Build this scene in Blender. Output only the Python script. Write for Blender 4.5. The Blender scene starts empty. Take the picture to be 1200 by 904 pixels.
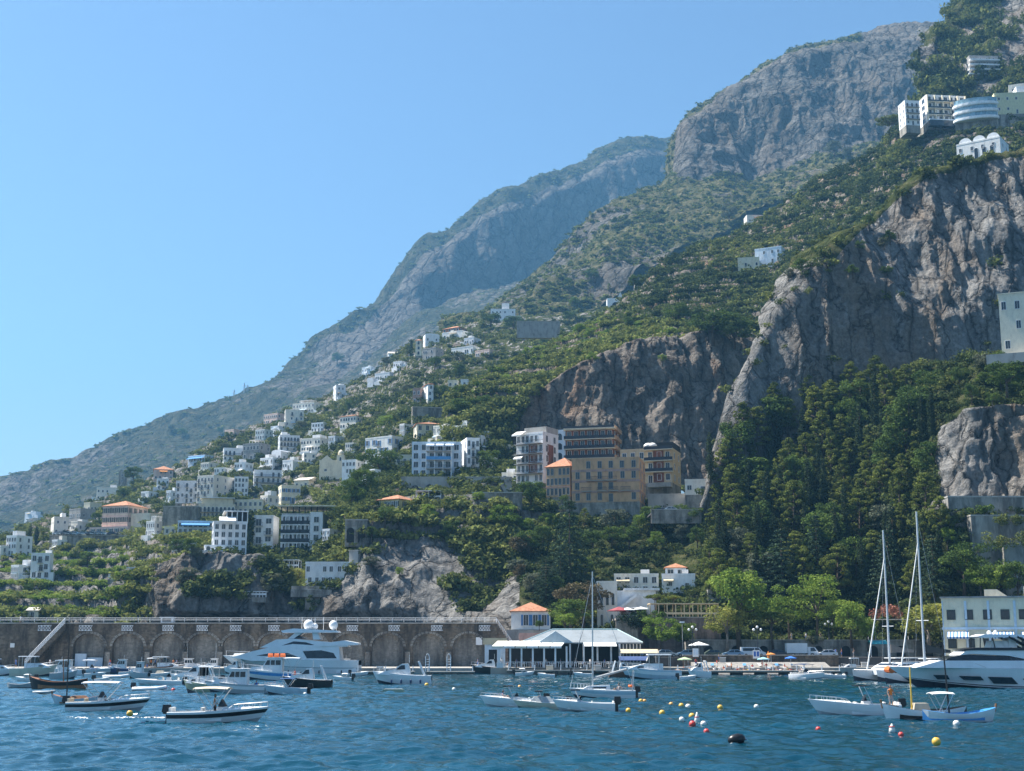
import bpy, math, random
import numpy as np
from mathutils import Vector, Matrix
from mathutils.bvhtree import BVHTree

# ------------------------------------------------------------------ camera, sky, sun, exposure
S = bpy.context.scene
COL = S.collection
F, HZ, CAMH = 1600.0, 757.0, 5.2          # focal length in photo pixels, horizon row, eye height
PITCH = math.atan((HZ - 452.0) / F)
cam = bpy.data.objects.new('camera', bpy.data.cameras.new('camera'))
COL.objects.link(cam)
cam.location = (0, 0, CAMH)
cam.rotation_euler = (math.pi / 2 + PITCH, 0, 0)
cam.data.sensor_width = 36.0
cam.data.lens = 36.0 * F / 1200.0
cam.data.clip_start = 0.5
cam.data.clip_end = 30000
S.camera = cam

SUN_AZ, SUN_EL = math.radians(-69), math.radians(55)   # azimuth from the view direction (+Y), negative = left
w = bpy.data.worlds.new('World'); S.world = w; w.use_nodes = True
nt = w.node_tree; nt.nodes.clear()
sky = nt.nodes.new('ShaderNodeTexSky'); sky.sky_type = 'NISHITA'; sky.sun_disc = False
sky.sun_elevation = SUN_EL; sky.sun_rotation = SUN_AZ
sky.altitude = 0; sky.air_density = 1.3; sky.dust_density = 0.5; sky.ozone_density = 6.5
bg = nt.nodes.new('ShaderNodeBackground'); bg.inputs['Strength'].default_value = 0.060
wo = nt.nodes.new('ShaderNodeOutputWorld')
nt.links.new(sky.outputs[0], bg.inputs[0]); nt.links.new(bg.outputs[0], wo.inputs[0])

sd = Vector((math.sin(SUN_AZ) * math.cos(SUN_EL), math.cos(SUN_AZ) * math.cos(SUN_EL), math.sin(SUN_EL)))
sl = bpy.data.lights.new('sun', 'SUN'); sl.energy = 5.0; sl.angle = math.radians(0.55); sl.color = (1.0, 0.94, 0.84)
sun = bpy.data.objects.new('sun', sl); COL.objects.link(sun)
sun.rotation_euler = (-sd).to_track_quat('-Z', 'Y').to_euler()

S.view_settings.view_transform = 'Standard'; S.view_settings.look = 'None'
S.view_settings.exposure = 1.25; S.view_settings.gamma = 1.0
S.view_settings.use_curve_mapping = False
S.render.engine = 'CYCLES'
cy = S.cycles
cy.use_denoising = True
try: cy.denoiser = 'OPENIMAGEDENOISE'
except Exception: pass
cy.max_bounces = 5; cy.diffuse_bounces = 2; cy.glossy_bounces = 3; cy.transmission_bounces = 3
cy.volume_bounces = 0; cy.transparent_max_bounces = 8
cy.caustics_reflective = False; cy.caustics_refractive = False
cy.sample_clamp_indirect = 4.0
cy.use_adaptive_sampling = True; cy.adaptive_threshold = 0.015

rng = random.Random(7)
nrg = np.random.default_rng(11)
PI = math.pi

# ------------------------------------------------------------------ pixel <-> place
CF = np.array([0, math.cos(PITCH), math.sin(PITCH)]); CU = np.array([0, -math.sin(PITCH), math.cos(PITCH)])
def pdir(px, py):
    px = np.asarray(px, float); py = np.asarray(py, float)
    a = (px - 600) / F; b = (452 - py) / F
    return np.stack([a, CF[1] + b * CU[1], CF[2] + b * CU[2]], -1)
def W(px, py, Y):
    d = pdir(px, py); Y = np.asarray(Y, float)
    return np.array([0, 0, CAMH]) + d * (Y / d[..., 1])[..., None]
def PX(p):
    p = np.asarray(p, float) - np.array([0, 0, CAMH])
    f = p @ CF
    return 600 + F * p[..., 0] / f, 452 - F * (p @ CU) / f
def on_level(px, py, z=0.0):
    d = pdir(px, py); t = (z - CAMH) / d[2]
    return Vector(np.array([0, 0, CAMH]) + d * t)

# ------------------------------------------------------------------ noise
def _h(ix, iy, iz, s):
    n = (ix * 374761393 + iy * 668265263 + iz * 2147483647 + s * 1274126177) & 0xFFFFFFFF
    n = ((n ^ (n >> 13)) * 1274126177) & 0xFFFFFFFF
    n = ((n ^ (n >> 16)) * 668265263) & 0xFFFFFFFF
    return ((n ^ (n >> 15)) & 0xFFFFFF) / float(0xFFFFFF)
def vnoise(p, s=0):
    i = np.floor(p).astype(np.int64); f = p - i; f = f * f * (3 - 2 * f)
    r = 0
    for dx in (0, 1):
        for dy in (0, 1):
            for dz in (0, 1):
                wgt = (f[..., 0] if dx else 1 - f[..., 0]) * (f[..., 1] if dy else 1 - f[..., 1]) * (f[..., 2] if dz else 1 - f[..., 2])
                r = r + wgt * _h(i[..., 0] + dx, i[..., 1] + dy, i[..., 2] + dz, s)
    return r * 2 - 1
def fbm(p, o=5, s=0, ridge=False):
    r = 0; a = 0.5
    for k in range(o):
        n = vnoise(p * (2.03 ** k) + k * 17.3, s + k)
        if ridge: n = 1 - 2 * np.abs(n)
        r = r + a * n; a *= 0.52
    return r

# ------------------------------------------------------------------ tags
def tag(o, label=None, cat=None, group=None, kind=None):
    if label: o['label'] = label
    if cat: o['category'] = cat
    if group: o['group'] = group
    if kind: o['kind'] = kind
    elif cat and 'kind' not in o: o['kind'] = 'thing'
    return o
def empty(name, loc=(0, 0, 0), rz=0.0, label=None, cat=None, group=None):
    o = bpy.data.objects.new(name, None); COL.objects.link(o); o.location = loc; o.rotation_euler = (0, 0, rz)
    o.empty_display_size = 0.2
    return tag(o, label, cat, group)
KIDS = {}
def adopt(o, parent):
    if parent is not None:
        o.parent = parent; KIDS.setdefault(parent.name, []).append(o)
    return o
def dup(root, loc, rz=0.0, scale=None, label=None, group=None, parent=None):
    c = root.copy(); COL.objects.link(c)
    if parent is None:
        c.location = loc; c.rotation_euler = (0, 0, rz)
        if scale is not None: c.scale = (scale,) * 3 if not hasattr(scale, '__len__') else scale
    tag(c, label, None, group)
    adopt(c, parent)
    for ch in KIDS.get(root.name, []): dup(ch, None, parent=c)
    return c

# ------------------------------------------------------------------ materials
MATS = {}
def _nodes(name):
    m = bpy.data.materials.new(name); m.use_nodes = True
    t = m.node_tree; t.nodes.clear()
    return m, t, t.nodes.new, t.links.new
def ramp(t, stops):
    r = t.nodes.new('ShaderNodeValToRGB'); e = r.color_ramp.elements
    while len(e) < len(stops): e.new(0.5)
    for q, (p, c) in zip(e, stops):
        q.position = p; q.color = (c[0], c[1], c[2], 1) if hasattr(c, '__len__') else (c, c, c, 1)
    return r
def mixc(t, fac, a, b, mode='MIX'):
    m = t.nodes.new('ShaderNodeMix'); m.data_type = 'RGBA'; m.blend_type = mode; m.clamp_factor = True
    for s, v in ((0, fac), (6, a), (7, b)):
        if hasattr(v, 'is_linked') or hasattr(v, 'links'): t.links.new(v, m.inputs[s])
        elif s == 0: m.inputs[0].default_value = v
        else: m.inputs[s].default_value = (v[0], v[1], v[2], 1)
    return m.outputs[2]
def noise_n(t, scale, detail=4, vec=None, rough=0.6, dist=0.0):
    n = t.nodes.new('ShaderNodeTexNoise'); n.inputs['Scale'].default_value = scale
    n.inputs['Detail'].default_value = detail; n.inputs['Roughness'].default_value = rough; n.inputs['Distortion'].default_value = dist
    if vec is not None: t.links.new(vec, n.inputs['Vector'])
    return n.outputs[0]
def mapv(t, src, sc):
    m = t.nodes.new('ShaderNodeMapping'); m.inputs['Scale'].default_value = sc
    t.links.new(src, m.inputs[0]); return m.outputs[0]
def mat(name, col, rough=0.7, var=0.12, nscale=1.5, bump=0.0, metal=0.0, spec=0.5, coord='Object'):
    """painted / plaster / cloth / metal: base colour with weathering noise"""
    if name in MATS: return MATS[name]
    m, t, N, L = _nodes(name)
    b = N('ShaderNodeBsdfPrincipled'); o = N('ShaderNodeOutputMaterial'); L(b.outputs[0], o.inputs[0])
    b.inputs['Roughness'].default_value = rough; b.inputs['Metallic'].default_value = metal
    b.inputs['Specular IOR Level'].default_value = spec
    tc = N('ShaderNodeTexCoord'); v = mapv(t, tc.outputs[coord], (1, 1, 0.45))
    n1 = noise_n(t, nscale, 6, v, 0.65)
    d = [c * (1 - var * 2) for c in col]; e = [min(1, c * (1 + var)) for c in col]
    r = ramp(t, [(0.3, d), (0.5, col), (0.75, e)]); L(n1, r.inputs[0]); L(r.outputs[0], b.inputs['Base Color'])
    if bump:
        bp = N('ShaderNodeBump'); bp.inputs['Strength'].default_value = bump; bp.inputs['Distance'].default_value = 0.05
        L(noise_n(t, nscale * 6, 5, tc.outputs[coord]), bp.inputs['Height']); L(bp.outputs[0], b.inputs['Normal'])
    MATS[name] = m; return m
def glass_mat(name, col=(0.02, 0.03, 0.04), rough=0.08):
    if name in MATS: return MATS[name]
    m, t, N, L = _nodes(name)
    b = N('ShaderNodeBsdfPrincipled'); o = N('ShaderNodeOutputMaterial'); L(b.outputs[0], o.inputs[0])
    tc = N('ShaderNodeTexCoord'); r = ramp(t, [(0.3, col), (0.8, [c * 2.2 + 0.01 for c in col])])
    L(noise_n(t, 0.9, 3, tc.outputs['Object']), r.inputs[0]); L(r.outputs[0], b.inputs['Base Color'])
    b.inputs['Roughness'].default_value = rough
    MATS[name] = m; return m
def tile_mat(name, c1, c2):
    if name in MATS: return MATS[name]
    m, t, N, L = _nodes(name)
    b = N('ShaderNodeBsdfPrincipled'); o = N('ShaderNodeOutputMaterial'); L(b.outputs[0], o.inputs[0]); b.inputs['Roughness'].default_value = 0.85
    tc = N('ShaderNodeTexCoord')
    v = N('ShaderNodeTexVoronoi'); v.inputs['Scale'].default_value = 2.2; L(tc.outputs['Object'], v.inputs['Vector'])
    L(mixc(t, v.outputs['Color'], c1, c2), b.inputs['Base Color'])
    wv = N('ShaderNodeTexWave'); wv.inputs['Scale'].default_value = 1.2; L(tc.outputs['Object'], wv.inputs['Vector'])
    bp = N('ShaderNodeBump'); bp.inputs['Strength'].default_value = 0.6; bp.inputs['Distance'].default_value = 0.08
    L(wv.outputs['Fac'], bp.inputs['Height']); L(bp.outputs[0], b.inputs['Normal'])
    MATS[name] = m; return m
def stone_mat(name, c1, c2, scale=1.2, stain=(0.05, 0.045, 0.04), sh=(1, 1, 1.6)):
    """coursed masonry with mortar, stains and plants' dark marks"""
    if name in MATS: return MATS[name]
    m, t, N, L = _nodes(name)
    b = N('ShaderNodeBsdfPrincipled'); o = N('ShaderNodeOutputMaterial'); L(b.outputs[0], o.inputs[0]); b.inputs['Roughness'].default_value = 0.9
    tc = N('ShaderNodeTexCoord'); mv = mapv(t, tc.outputs['Object'], sh)
    v = N('ShaderNodeTexVoronoi'); v.inputs['Scale'].default_value = scale; L(mv, v.inputs['Vector'])
    base = mixc(t, v.outputs['Color'], c1, c2)
    sv = mapv(t, tc.outputs['Object'], (0.5, 0.5, 0.12))
    r = ramp(t, [(0.42, 0), (0.62, 1)]); L(noise_n(t, 0.8, 6, sv, 0.7), r.inputs[0])
    L(mixc(t, r.outputs[0], base, stain), b.inputs['Base Color'])
    bp = N('ShaderNodeBump'); bp.inputs['Strength'].default_value = 0.7; bp.inputs['Distance'].default_value = 0.15
    L(v.outputs['Distance'], bp.inputs['Height']); L(bp.outputs[0], b.inputs['Normal'])
    MATS[name] = m; return m
def rock_mat(name, pal, soil, stain, scale=1.0, zs=0.3):
    """bare limestone with vertical streaks; where the mesh carries 'veg' it is covered by soil and low growth"""
    m, t, N, L = _nodes(name)
    b = N('ShaderNodeBsdfDiffuse'); o = N('ShaderNodeOutputMaterial'); L(b.outputs[0], o.inputs[0])
    g = N('ShaderNodeNewGeometry'); P = g.outputs['Position']
    sv = mapv(t, P, (scale, scale, scale * zs))
    n1 = noise_n(t, 0.035, 8, sv, 0.62, 0.6); n2 = noise_n(t, 0.22, 9, sv, 0.74, 0.5)
    c = ramp(t, [(0.32, pal[0]), (0.46, pal[1]), (0.60, pal[2]), (0.74, pal[3])]); L(n2, c.inputs[0])
    r2 = ramp(t, [(0.5, 0), (0.64, 0.75)]); L(n1, r2.inputs[0])
    c2 = mixc(t, r2.outputs[0], c.outputs[0], stain)
    fine = noise_n(t, 0.9 * scale, 6, P, 0.7)
    r3 = ramp(t, [(0.32, 0.6), (0.68, 1.32)]); L(fine, r3.inputs[0])
    c3 = mixc(t, 1.0, c2, r3.outputs[0], 'MULTIPLY')
    vo = N('ShaderNodeTexVoronoi'); vo.feature = 'DISTANCE_TO_EDGE'; vo.inputs['Scale'].default_value = 0.16 * scale
    wv = N('ShaderNodeVectorMath'); wv.operation = 'MULTIPLY_ADD'; L(noise_n(t, 0.12 * scale, 5, P), wv.inputs[0]); wv.inputs[1].default_value = (9 / scale,) * 3; L(mapv(t, P, (1, 1, zs * 1.6)), wv.inputs[2]); L(wv.outputs[0], vo.inputs['Vector'])
    rc = ramp(t, [(0.0, 0.42), (0.05, 0.85), (0.16, 1.05)]); L(vo.outputs['Distance'], rc.inputs[0]); c3 = mixc(t, 1.0, c3, rc.outputs[0], 'MULTIPLY')
    at = N('ShaderNodeAttribute'); at.attribute_name = 'veg'
    so = ramp(t, [(0.3, soil[0]), (0.5, soil[1]), (0.72, soil[2])]); L(noise_n(t, 0.25 * scale, 7, P, 0.7), so.inputs[0])
    mm = N('ShaderNodeMath'); mm.operation = 'ADD'; L(at.outputs['Fac'], mm.inputs[0])
    q = N('ShaderNodeMath'); q.operation = 'MULTIPLY_ADD'; L(noise_n(t, 0.3 * scale, 6, P, 0.75), q.inputs[0]); q.inputs[1].default_value = 1.1; q.inputs[2].default_value = -0.55
    L(q.outputs[0], mm.inputs[1])
    rr = ramp(t, [(0.42, 0), (0.56, 1)]); L(mm.outputs[0], rr.inputs[0])
    L(mixc(t, rr.outputs[0], c3, so.outputs[0]), b.inputs['Color'])
    bp = N('ShaderNodeBump'); bp.inputs['Strength'].default_value = 0.9; bp.inputs['Distance'].default_value = 1.6 / scale
    hh = N('ShaderNodeMath'); hh.operation = 'ADD'; L(n2, hh.inputs[0]); L(fine, hh.inputs[1])
    h2 = N('ShaderNodeMath'); h2.operation = 'ADD'; L(hh.outputs[0], h2.inputs[0]); L(rc.outputs[0], h2.inputs[1]); hh = h2
    L(hh.outputs[0], bp.inputs['Height']); L(bp.outputs[0], b.inputs['Normal'])
    MATS[name] = m; return m
def leaf_mat(name, dark, mid, light, trans=0.25, tintvar=0.3):
    m, t, N, L = _nodes(name)
    d = N('ShaderNodeBsdfDiffuse'); tr = N('ShaderNodeBsdfTranslucent'); mx = N('ShaderNodeMixShader'); o = N('ShaderNodeOutputMaterial')
    mx.inputs[0].default_value = trans; L(d.outputs[0], mx.inputs[1]); L(tr.outputs[0], mx.inputs[2]); L(mx.outputs[0], o.inputs[0])
    at = N('ShaderNodeAttribute'); at.attribute_name = 'tint'
    oi = N('ShaderNodeObjectInfo')
    a = N('ShaderNodeMath'); a.operation = 'MULTIPLY_ADD'; L(oi.outputs['Random'], a.inputs[0]); a.inputs[1].default_value = tintvar; a.inputs[2].default_value = -tintvar / 2
    s = N('ShaderNodeMath'); s.operation = 'ADD'; L(a.outputs[0], s.inputs[0]); L(at.outputs['Fac'], s.inputs[1])
    r = ramp(t, [(0.05, dark), (0.5, mid), (0.95, light)]); L(s.outputs[0], r.inputs[0])
    L(r.outputs[0], d.inputs[0]); L(r.outputs[0], tr.inputs[0])
    MATS[name] = m; return m

# ------------------------------------------------------------------ mesh from arrays
def np_mesh(name, V, Fc, mats, fattr=None, vattr=None, midx=None, smooth=False):
    V = np.asarray(V, np.float32); Fc = np.asarray(Fc, np.int32)
    me = bpy.data.meshes.new(name); k = Fc.shape[1]
    me.vertices.add(len(V)); me.vertices.foreach_set('co', V.ravel())
    me.loops.add(Fc.size); me.loops.foreach_set('vertex_index', Fc.ravel())
    me.polygons.add(len(Fc)); me.polygons.foreach_set('loop_start', np.arange(0, Fc.size, k, dtype=np.int32))
    try: me.polygons.foreach_set('loop_total', np.full(len(Fc), k, np.int32))
    except Exception: pass
    for m in (mats if isinstance(mats, (list, tuple)) else [mats]): me.materials.append(m)
    if midx is not None: me.polygons.foreach_set('material_index', np.asarray(midx, np.int32))
    if smooth: me.polygons.foreach_set('use_smooth', np.ones(len(Fc), bool))
    me.update(calc_edges=True)
    for dct, dom in ((fattr, 'FACE'), (vattr, 'POINT')):
        for a, arr in (dct or {}).items():
            at = me.attributes.new(a, 'FLOAT', dom); at.data.foreach_set('value', np.asarray(arr, np.float32).ravel())
    return me
def link(name, me, parent=None, loc=None):
    o = bpy.data.objects.new(name, me); COL.objects.link(o); adopt(o, parent)
    if loc is not None: o.location = loc
    return o

class MB:
    """collects primitives into one mesh"""
    def __init__(s): s.v = []; s.f = []; s.m = []; s.cur = 0; s.sm = []; s.smooth = False
    def mi(s, i): s.cur = i; return s
    def add(s, vs, fs):
        n = len(s.v); s.v += [tuple(q) for q in vs]
        for f in fs: s.f.append([n + i for i in f]); s.m.append(s.cur); s.sm.append(s.smooth)
        return s
    def box(s, c, d, rz=0.0, taper=1.0):
        x, y, z = d[0] / 2, d[1] / 2, d[2] / 2; cs, sn = math.cos(rz), math.sin(rz); vs = []
        for k, (i, j) in ((-1, (-1, -1)), (-1, (1, -1)), (-1, (1, 1)), (-1, (-1, 1)), (1, (-1, -1)), (1, (1, -1)), (1, (1, 1)), (1, (-1, 1))):
            q = taper if k > 0 else 1
            a, b = i * x * q, j * y * q
            vs.append((c[0] + a * cs - b * sn, c[1] + a * sn + b * cs, c[2] + k * z))
        return s.add(vs, [(0, 3, 2, 1), (4, 5, 6, 7), (0, 1, 5, 4), (1, 2, 6, 5), (2, 3, 7, 6), (3, 0, 4, 7)])
    def span(s, x0, x1, y0, y1, z0, z1): return s.box(((x0 + x1) / 2, (y0 + y1) / 2, (z0 + z1) / 2), (abs(x1 - x0), abs(y1 - y0), abs(z1 - z0)))
    def quad(s, a, b, c, d): return s.add([a, b, c, d], [(0, 1, 2, 3)])
    def tube(s, pts, r, n=6, r2=None, cap=True):
        pts = [Vector(p) for p in pts]; m = len(pts); rings = []
        for i, p in enumerate(pts):
            t = (pts[min(i + 1, m - 1)] - pts[max(i - 1, 0)]).normalized()
            u = t.cross(Vector((0, 0, 1)) if abs(t.z) < 0.9 else Vector((1, 0, 0))).normalized(); v = t.cross(u)
            if hasattr(r, '__len__'): rr = r[i]
            else: rr = r if r2 is None else r + (r2 - r) * i / max(1, m - 1)
            rings.append([p + (u * math.cos(2 * PI * k / n) + v * math.sin(2 * PI * k / n)) * rr for k in range(n)])
        vs = [q for g in rings for q in g]; fs = []
        for i in range(m - 1):
            for k in range(n): fs.append((i * n + k, i * n + (k + 1) % n, (i + 1) * n + (k + 1) % n, (i + 1) * n + k))
        if cap: fs.append(tuple(range(n - 1, -1, -1))); fs.append(tuple((m - 1) * n + k for k in range(n)))
        return s.add(vs, fs)
    def lathe(s, c, prof, n=12, sx=1.0, sy=1.0):
        vs = [(c[0] + r * sx * math.cos(2 * PI * k / n), c[1] + r * sy * math.sin(2 * PI * k / n), c[2] + z) for r, z in prof for k in range(n)]; fs = []
        for i in range(len(prof) - 1):
            for k in range(n): fs.append((i * n + k, i * n + (k + 1) % n, (i + 1) * n + (k + 1) % n, (i + 1) * n + k))
        fs.append(tuple(range(n - 1, -1, -1))); fs.append(tuple((len(prof) - 1) * n + k for k in range(n)))
        return s.add(vs, fs)
    def ball(s, c, r, n=10, sx=1, sy=1, sz=1):
        m = max(4, n // 2); prof = [(max(0.001, math.sin(PI * i / m)) * r, -math.cos(PI * i / m) * r * sz) for i in range(m + 1)]
        o = s.smooth; s.smooth = True; s.lathe(c, prof, n, sx, sy); s.smooth = o; return s
    def prism(s, poly, a0, a1, axis='y'):
        """extrude a 2D polygon; axis y: poly in (x,z); axis x: poly in (y,z); axis z: poly in (x,y)"""
        n = len(poly)
        def P(p, a): return {'y': (p[0], a, p[1]), 'x': (a, p[0], p[1]), 'z': (p[0], p[1], a)}[axis]
        vs = [P(p, a0) for p in poly] + [P(p, a1) for p in poly]
        return s.add(vs, [tuple(range(n)), tuple(range(2 * n - 1, n - 1, -1))] + [(i, i + n, (i + 1) % n + n, (i + 1) % n) for i in range(n)])
    def mesh(s, name, mats):
        me = bpy.data.meshes.new(name); me.from_pydata(s.v, [], s.f)
        for m in (mats if isinstance(mats, (list, tuple)) else [mats]): me.materials.append(m)
        me.polygons.foreach_set('material_index', s.m); me.polygons.foreach_set('use_smooth', s.sm)
        me.update(); return me
    def build(s, name, mats, parent=None, loc=None):
        return link(name, s.mesh(name, mats), parent, loc)
# ------------------------------------------------------------------ terrain
LAYERS = {}
def terrain(name, curves, px0, px1, nu, rows, disp, vegf, mat_, rear=(160, -20), smooth=False, label=None, edge=0, step=0):
    """curves: polylines of (photo column, photo row, distance), bottom to top; they give real ground lines in the world."""
    u = np.linspace(px0, px1, nu); L = []
    for c in curves:
        c = np.array(c, float); L.append(W(u, np.interp(u, c[:, 0], c[:, 1]), np.interp(u, c[:, 0], c[:, 2])))
    if rear:
        b = L[-1].copy(); b[:, 1] += rear[0]; b[:, 0] *= (b[:, 1] / L[-1][:, 1]); b[:, 2] += rear[1]; L.append(b)
        b2 = b.copy(); b2[:, 1] += rear[0]; b2[:, 2] = np.minimum(b2[:, 2], b[:, 2] - 60); L.append(b2); rows = list(rows) + [10, 6]
    G = []; vv = []
    for k in range(len(L) - 1):
        n = rows[k]
        for i in range(n): G.append(L[k] + (L[k + 1] - L[k]) * (i / n)); vv.append(k + i / n)
    G.append(L[-1]); vv.append(len(L) - 1)
    G = np.array(G); vv = np.array(vv)[:, None] * np.ones(nu)[None]
    # soften the creases between the control lines
    for _ in range(3): G[1:-1] = 0.5 * G[1:-1] + 0.25 * (G[:-2] + G[2:])
    du = np.gradient(G, axis=1); dv = np.gradient(G, axis=0)
    Nn = np.cross(du, dv); Nn /= np.linalg.norm(Nn, axis=-1, keepdims=True) + 1e-9
    if Nn[len(G) // 2, nu // 2, 1] > 0: Nn = -Nn
    steep = 1 - np.clip(Nn[..., 2], 0, 1)
    d = np.zeros(G.shape[:2])
    for amp, sc, zs, ridge, rockonly, seed in disp:
        p = G / sc; p = p.copy(); p[..., 2] *= zs
        q = fbm(p, 5, seed, ridge) * amp
        if rockonly: q = q * np.clip((steep - 0.25) * 3, 0.12, 1)
        d += q
    if edge: d *= np.clip((u - px0) / edge, 0.08, 1)[None]
    Vv = G + Nn * d[..., None]
    veg = vegf(u[None, :] + 0 * vv, vv, Vv, steep)
    if step:      # dry stone terraces where the ground is cultivated
        q = Vv[..., 2] / step + 0.5 * N3(Vv, 90, 7); fr = q - np.floor(q); k = np.clip((fr - 0.72) / 0.28, 0, 1); k = k * k * (3 - 2 * k)
        m_ = np.clip((veg - 0.45) * 4, 0, 1) * np.clip(1.6 + 4 * N3(Vv, 60, 8), 0, 1)
        Vv[..., 2] += (k - fr) * step * 0.85 * m_; veg = veg - 0.75 * m_ * (fr > 0.74)
    R, Cn = Vv.shape[:2]
    idx = np.arange(R * Cn).reshape(R, Cn)
    Fc = np.stack([idx[:-1, :-1], idx[:-1, 1:], idx[1:, 1:], idx[1:, :-1]], -1).reshape(-1, 4)
    me = np_mesh(name, Vv.reshape(-1, 3), Fc, mat_, vattr={'veg': veg}, smooth=smooth)
    o = link(name, me); tag(o, label, 'hillside', None, 'structure')
    bt = BVHTree.FromPolygons([Vector(q) for q in Vv.reshape(-1, 3).tolist()], Fc.tolist())
    LAYERS[name] = dict(V=Vv, N=Nn, veg=veg, u=u, vv=vv, bvh=bt)
    return o

def hit(px, py, layers=None, maxd=6000):
    d = Vector(pdir(px, py)).normalized(); best = None
    for n in (layers or LAYERS):
        h = LAYERS[n]['bvh'].ray_cast(Vector((0, 0, CAMH)), d, maxd)
        if h[0] is not None and (best is None or h[3] < best[1]): best = (h[0], h[3])
    return best[0] if best else None
def drop(x, y, layers=None):
    z = None
    for n in (layers or LAYERS):
        h = LAYERS[n]['bvh'].ray_cast(Vector((x, y, 2500)), Vector((0, 0, -1)))
        if h[0] is not None and (z is None or h[0].z > z): z = h[0].z
    return z

def N3(Vv, sc, s, zs=1.0):
    p = Vv / sc; p = p.copy(); p[..., 2] *= zs; return fbm(p, 4, s)
def inpoly(x, y, poly):
    c = np.zeros(np.shape(x), bool); n = len(poly)
    for i in range(n):
        x0, y0 = poly[i]; x1, y1 = poly[i - 1]
        k = ((y0 > y) != (y1 > y)) & (x < (x1 - x0) * (y - y0) / (y1 - y0 + 1e-9) + x0); c ^= k
    return c

ROCK = ((0.09, 0.09, 0.09), (0.20, 0.195, 0.188), (0.30, 0.29, 0.275), (0.50, 0.48, 0.45))
ROCKB = ((0.08, 0.072, 0.066), (0.19, 0.168, 0.148), (0.28, 0.245, 0.21), (0.44, 0.39, 0.34))
GREEN = ((0.030, 0.040, 0.018), (0.062, 0.075, 0.030), (0.15, 0.135, 0.075))
m_far = rock_mat('far_limestone', ((0.09, 0.085, 0.08), (0.145, 0.135, 0.125), (0.19, 0.178, 0.165), (0.26, 0.245, 0.225)), ((0.030, 0.036, 0.02), (0.058, 0.062, 0.038), (0.13, 0.12, 0.08)), (0.16, 0.14, 0.12), 0.25)
m_mid = rock_mat('mid_limestone', ((0.08, 0.08, 0.075), (0.14, 0.134, 0.125), (0.20, 0.19, 0.175), (0.30, 0.28, 0.26)), ((0.035, 0.045, 0.02), (0.10, 0.10, 0.05), (0.24, 0.21, 0.12)), (0.17, 0.14, 0.11), 0.4)
m_cliff = rock_mat('grey_limestone', ROCK, GREEN, (0.22, 0.175, 0.135), 1.0, 0.12)
m_brown = rock_mat('brown_limestone', ROCKB, GREEN, (0.22, 0.13, 0.08), 1.0, 0.13)

# far mountain
sky_a = [(-140, 600, 2100), (0, 577, 2000), (5, 567, 2000), (38, 563, 2010), (60, 553, 2020), (90, 543, 2050), (130, 527, 2080), (170, 508, 2100), (210, 490, 2130), (235, 484, 2140), (260, 470, 2150),
         (305, 450, 2200), (330, 437, 2220), (370, 408, 2260), (420, 372, 2300), (450, 350, 2340), (478, 322, 2360), (500, 297, 2380), (508, 286, 2390), (530, 274, 2400), (552, 250, 2430), (566, 238, 2440), (580, 232, 2450), (620, 222, 2480),
         (650, 204, 2500), (700, 186, 2550), (740, 170, 2580), (775, 161, 2600), (811, 156, 2620), (900, 150, 2650)]
def shift(c, dy, dY): return [(a, b + dy, Y + dY) for a, b, Y in c]
mid_a = [(-140, 640, 1930), (0, 620, 1850), (60, 600, 1850), (140, 560, 1880), (210, 530, 1900), (300, 492, 1960), (370, 462, 2040), (420, 440, 2120), (460, 412, 2210), (500, 372, 2270), (560, 345, 2320), (620, 330, 2380), (680, 300, 2430), (740, 270, 2470), (811, 240, 2510), (900, 230, 2550)]
top_a = [(a, b + (6 if a < 420 else 26), Y - (30 if a < 420 else 60)) for a, b, Y in sky_a]
bot_a = [(-140, 690, 1500), (0, 670, 1450), (200, 620, 1500), (400, 540, 1600), (560, 450, 1750), (700, 380, 1900), (811, 330, 2000), (900, 330, 2000)]
def veg_a(px, v, V_, st):
    n = N3(V_, 160, 3)
    left = np.clip((430 - px) / 120, 0, 1)
    return np.clip(np.where(v > 2.25, 0.7, np.where(v < 1.0, 0.6, 0.02 + 0.62 * left)) + n * 0.5, 0, 1)
terrain('far_mountain', [bot_a, mid_a, top_a, sky_a], -140, 900, 620, [50, 110, 14],
        [(26, 380, 0.3, True, False, 1), (15, 110, 0.2, True, False, 5), (7, 30, 0.5, False, False, 9)], veg_a, m_far, rear=(400, -60), label='hazy far limestone mountain with pale cliff face')

# middle mountain with the big cliff
r2 = [(520, 396, 1140), (560, 383, 1160), (600, 362, 1200), (640, 337, 1230), (665, 314, 1260), (690, 292, 1290), (720, 264, 1320), (760, 240, 1350), (790, 222, 1372), (810, 217, 1385), (845, 213, 1400), (880, 222, 1410), (950, 205, 1420), (1060, 180, 1440), (1180, 170, 1450)]
r3 = [(520, 393, 1180), (560, 380, 1200), (600, 359, 1240), (640, 334, 1270), (665, 311, 1300), (690, 289, 1330), (720, 261, 1360), (760, 237, 1390), (797, 216, 1412), (800, 200, 1425), (804, 178, 1440), (810, 158, 1450), (835, 140, 1480), (870, 120, 1500), (900, 98, 1510), (930, 80, 1520), (960, 71, 1530), (1000, 60, 1540), (1040, 53, 1545), (1095, 50, 1550), (1180, 70, 1550)]
r4 = [(520, 390, 1230), (560, 377, 1250), (600, 356, 1290), (640, 331, 1310), (665, 308, 1340), (690, 287, 1370), (720, 259, 1400), (760, 235, 1430), (797, 213, 1450), (800, 197, 1460), (804, 172, 1470), (812, 150, 1490), (835, 132, 1530), (870, 113, 1560), (900, 90, 1580), (930, 71, 1600), (960, 61, 1620), (1000, 49, 1640), (1040, 42, 1660), (1095, 39, 1670), (1180, 60, 1670)]
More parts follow.
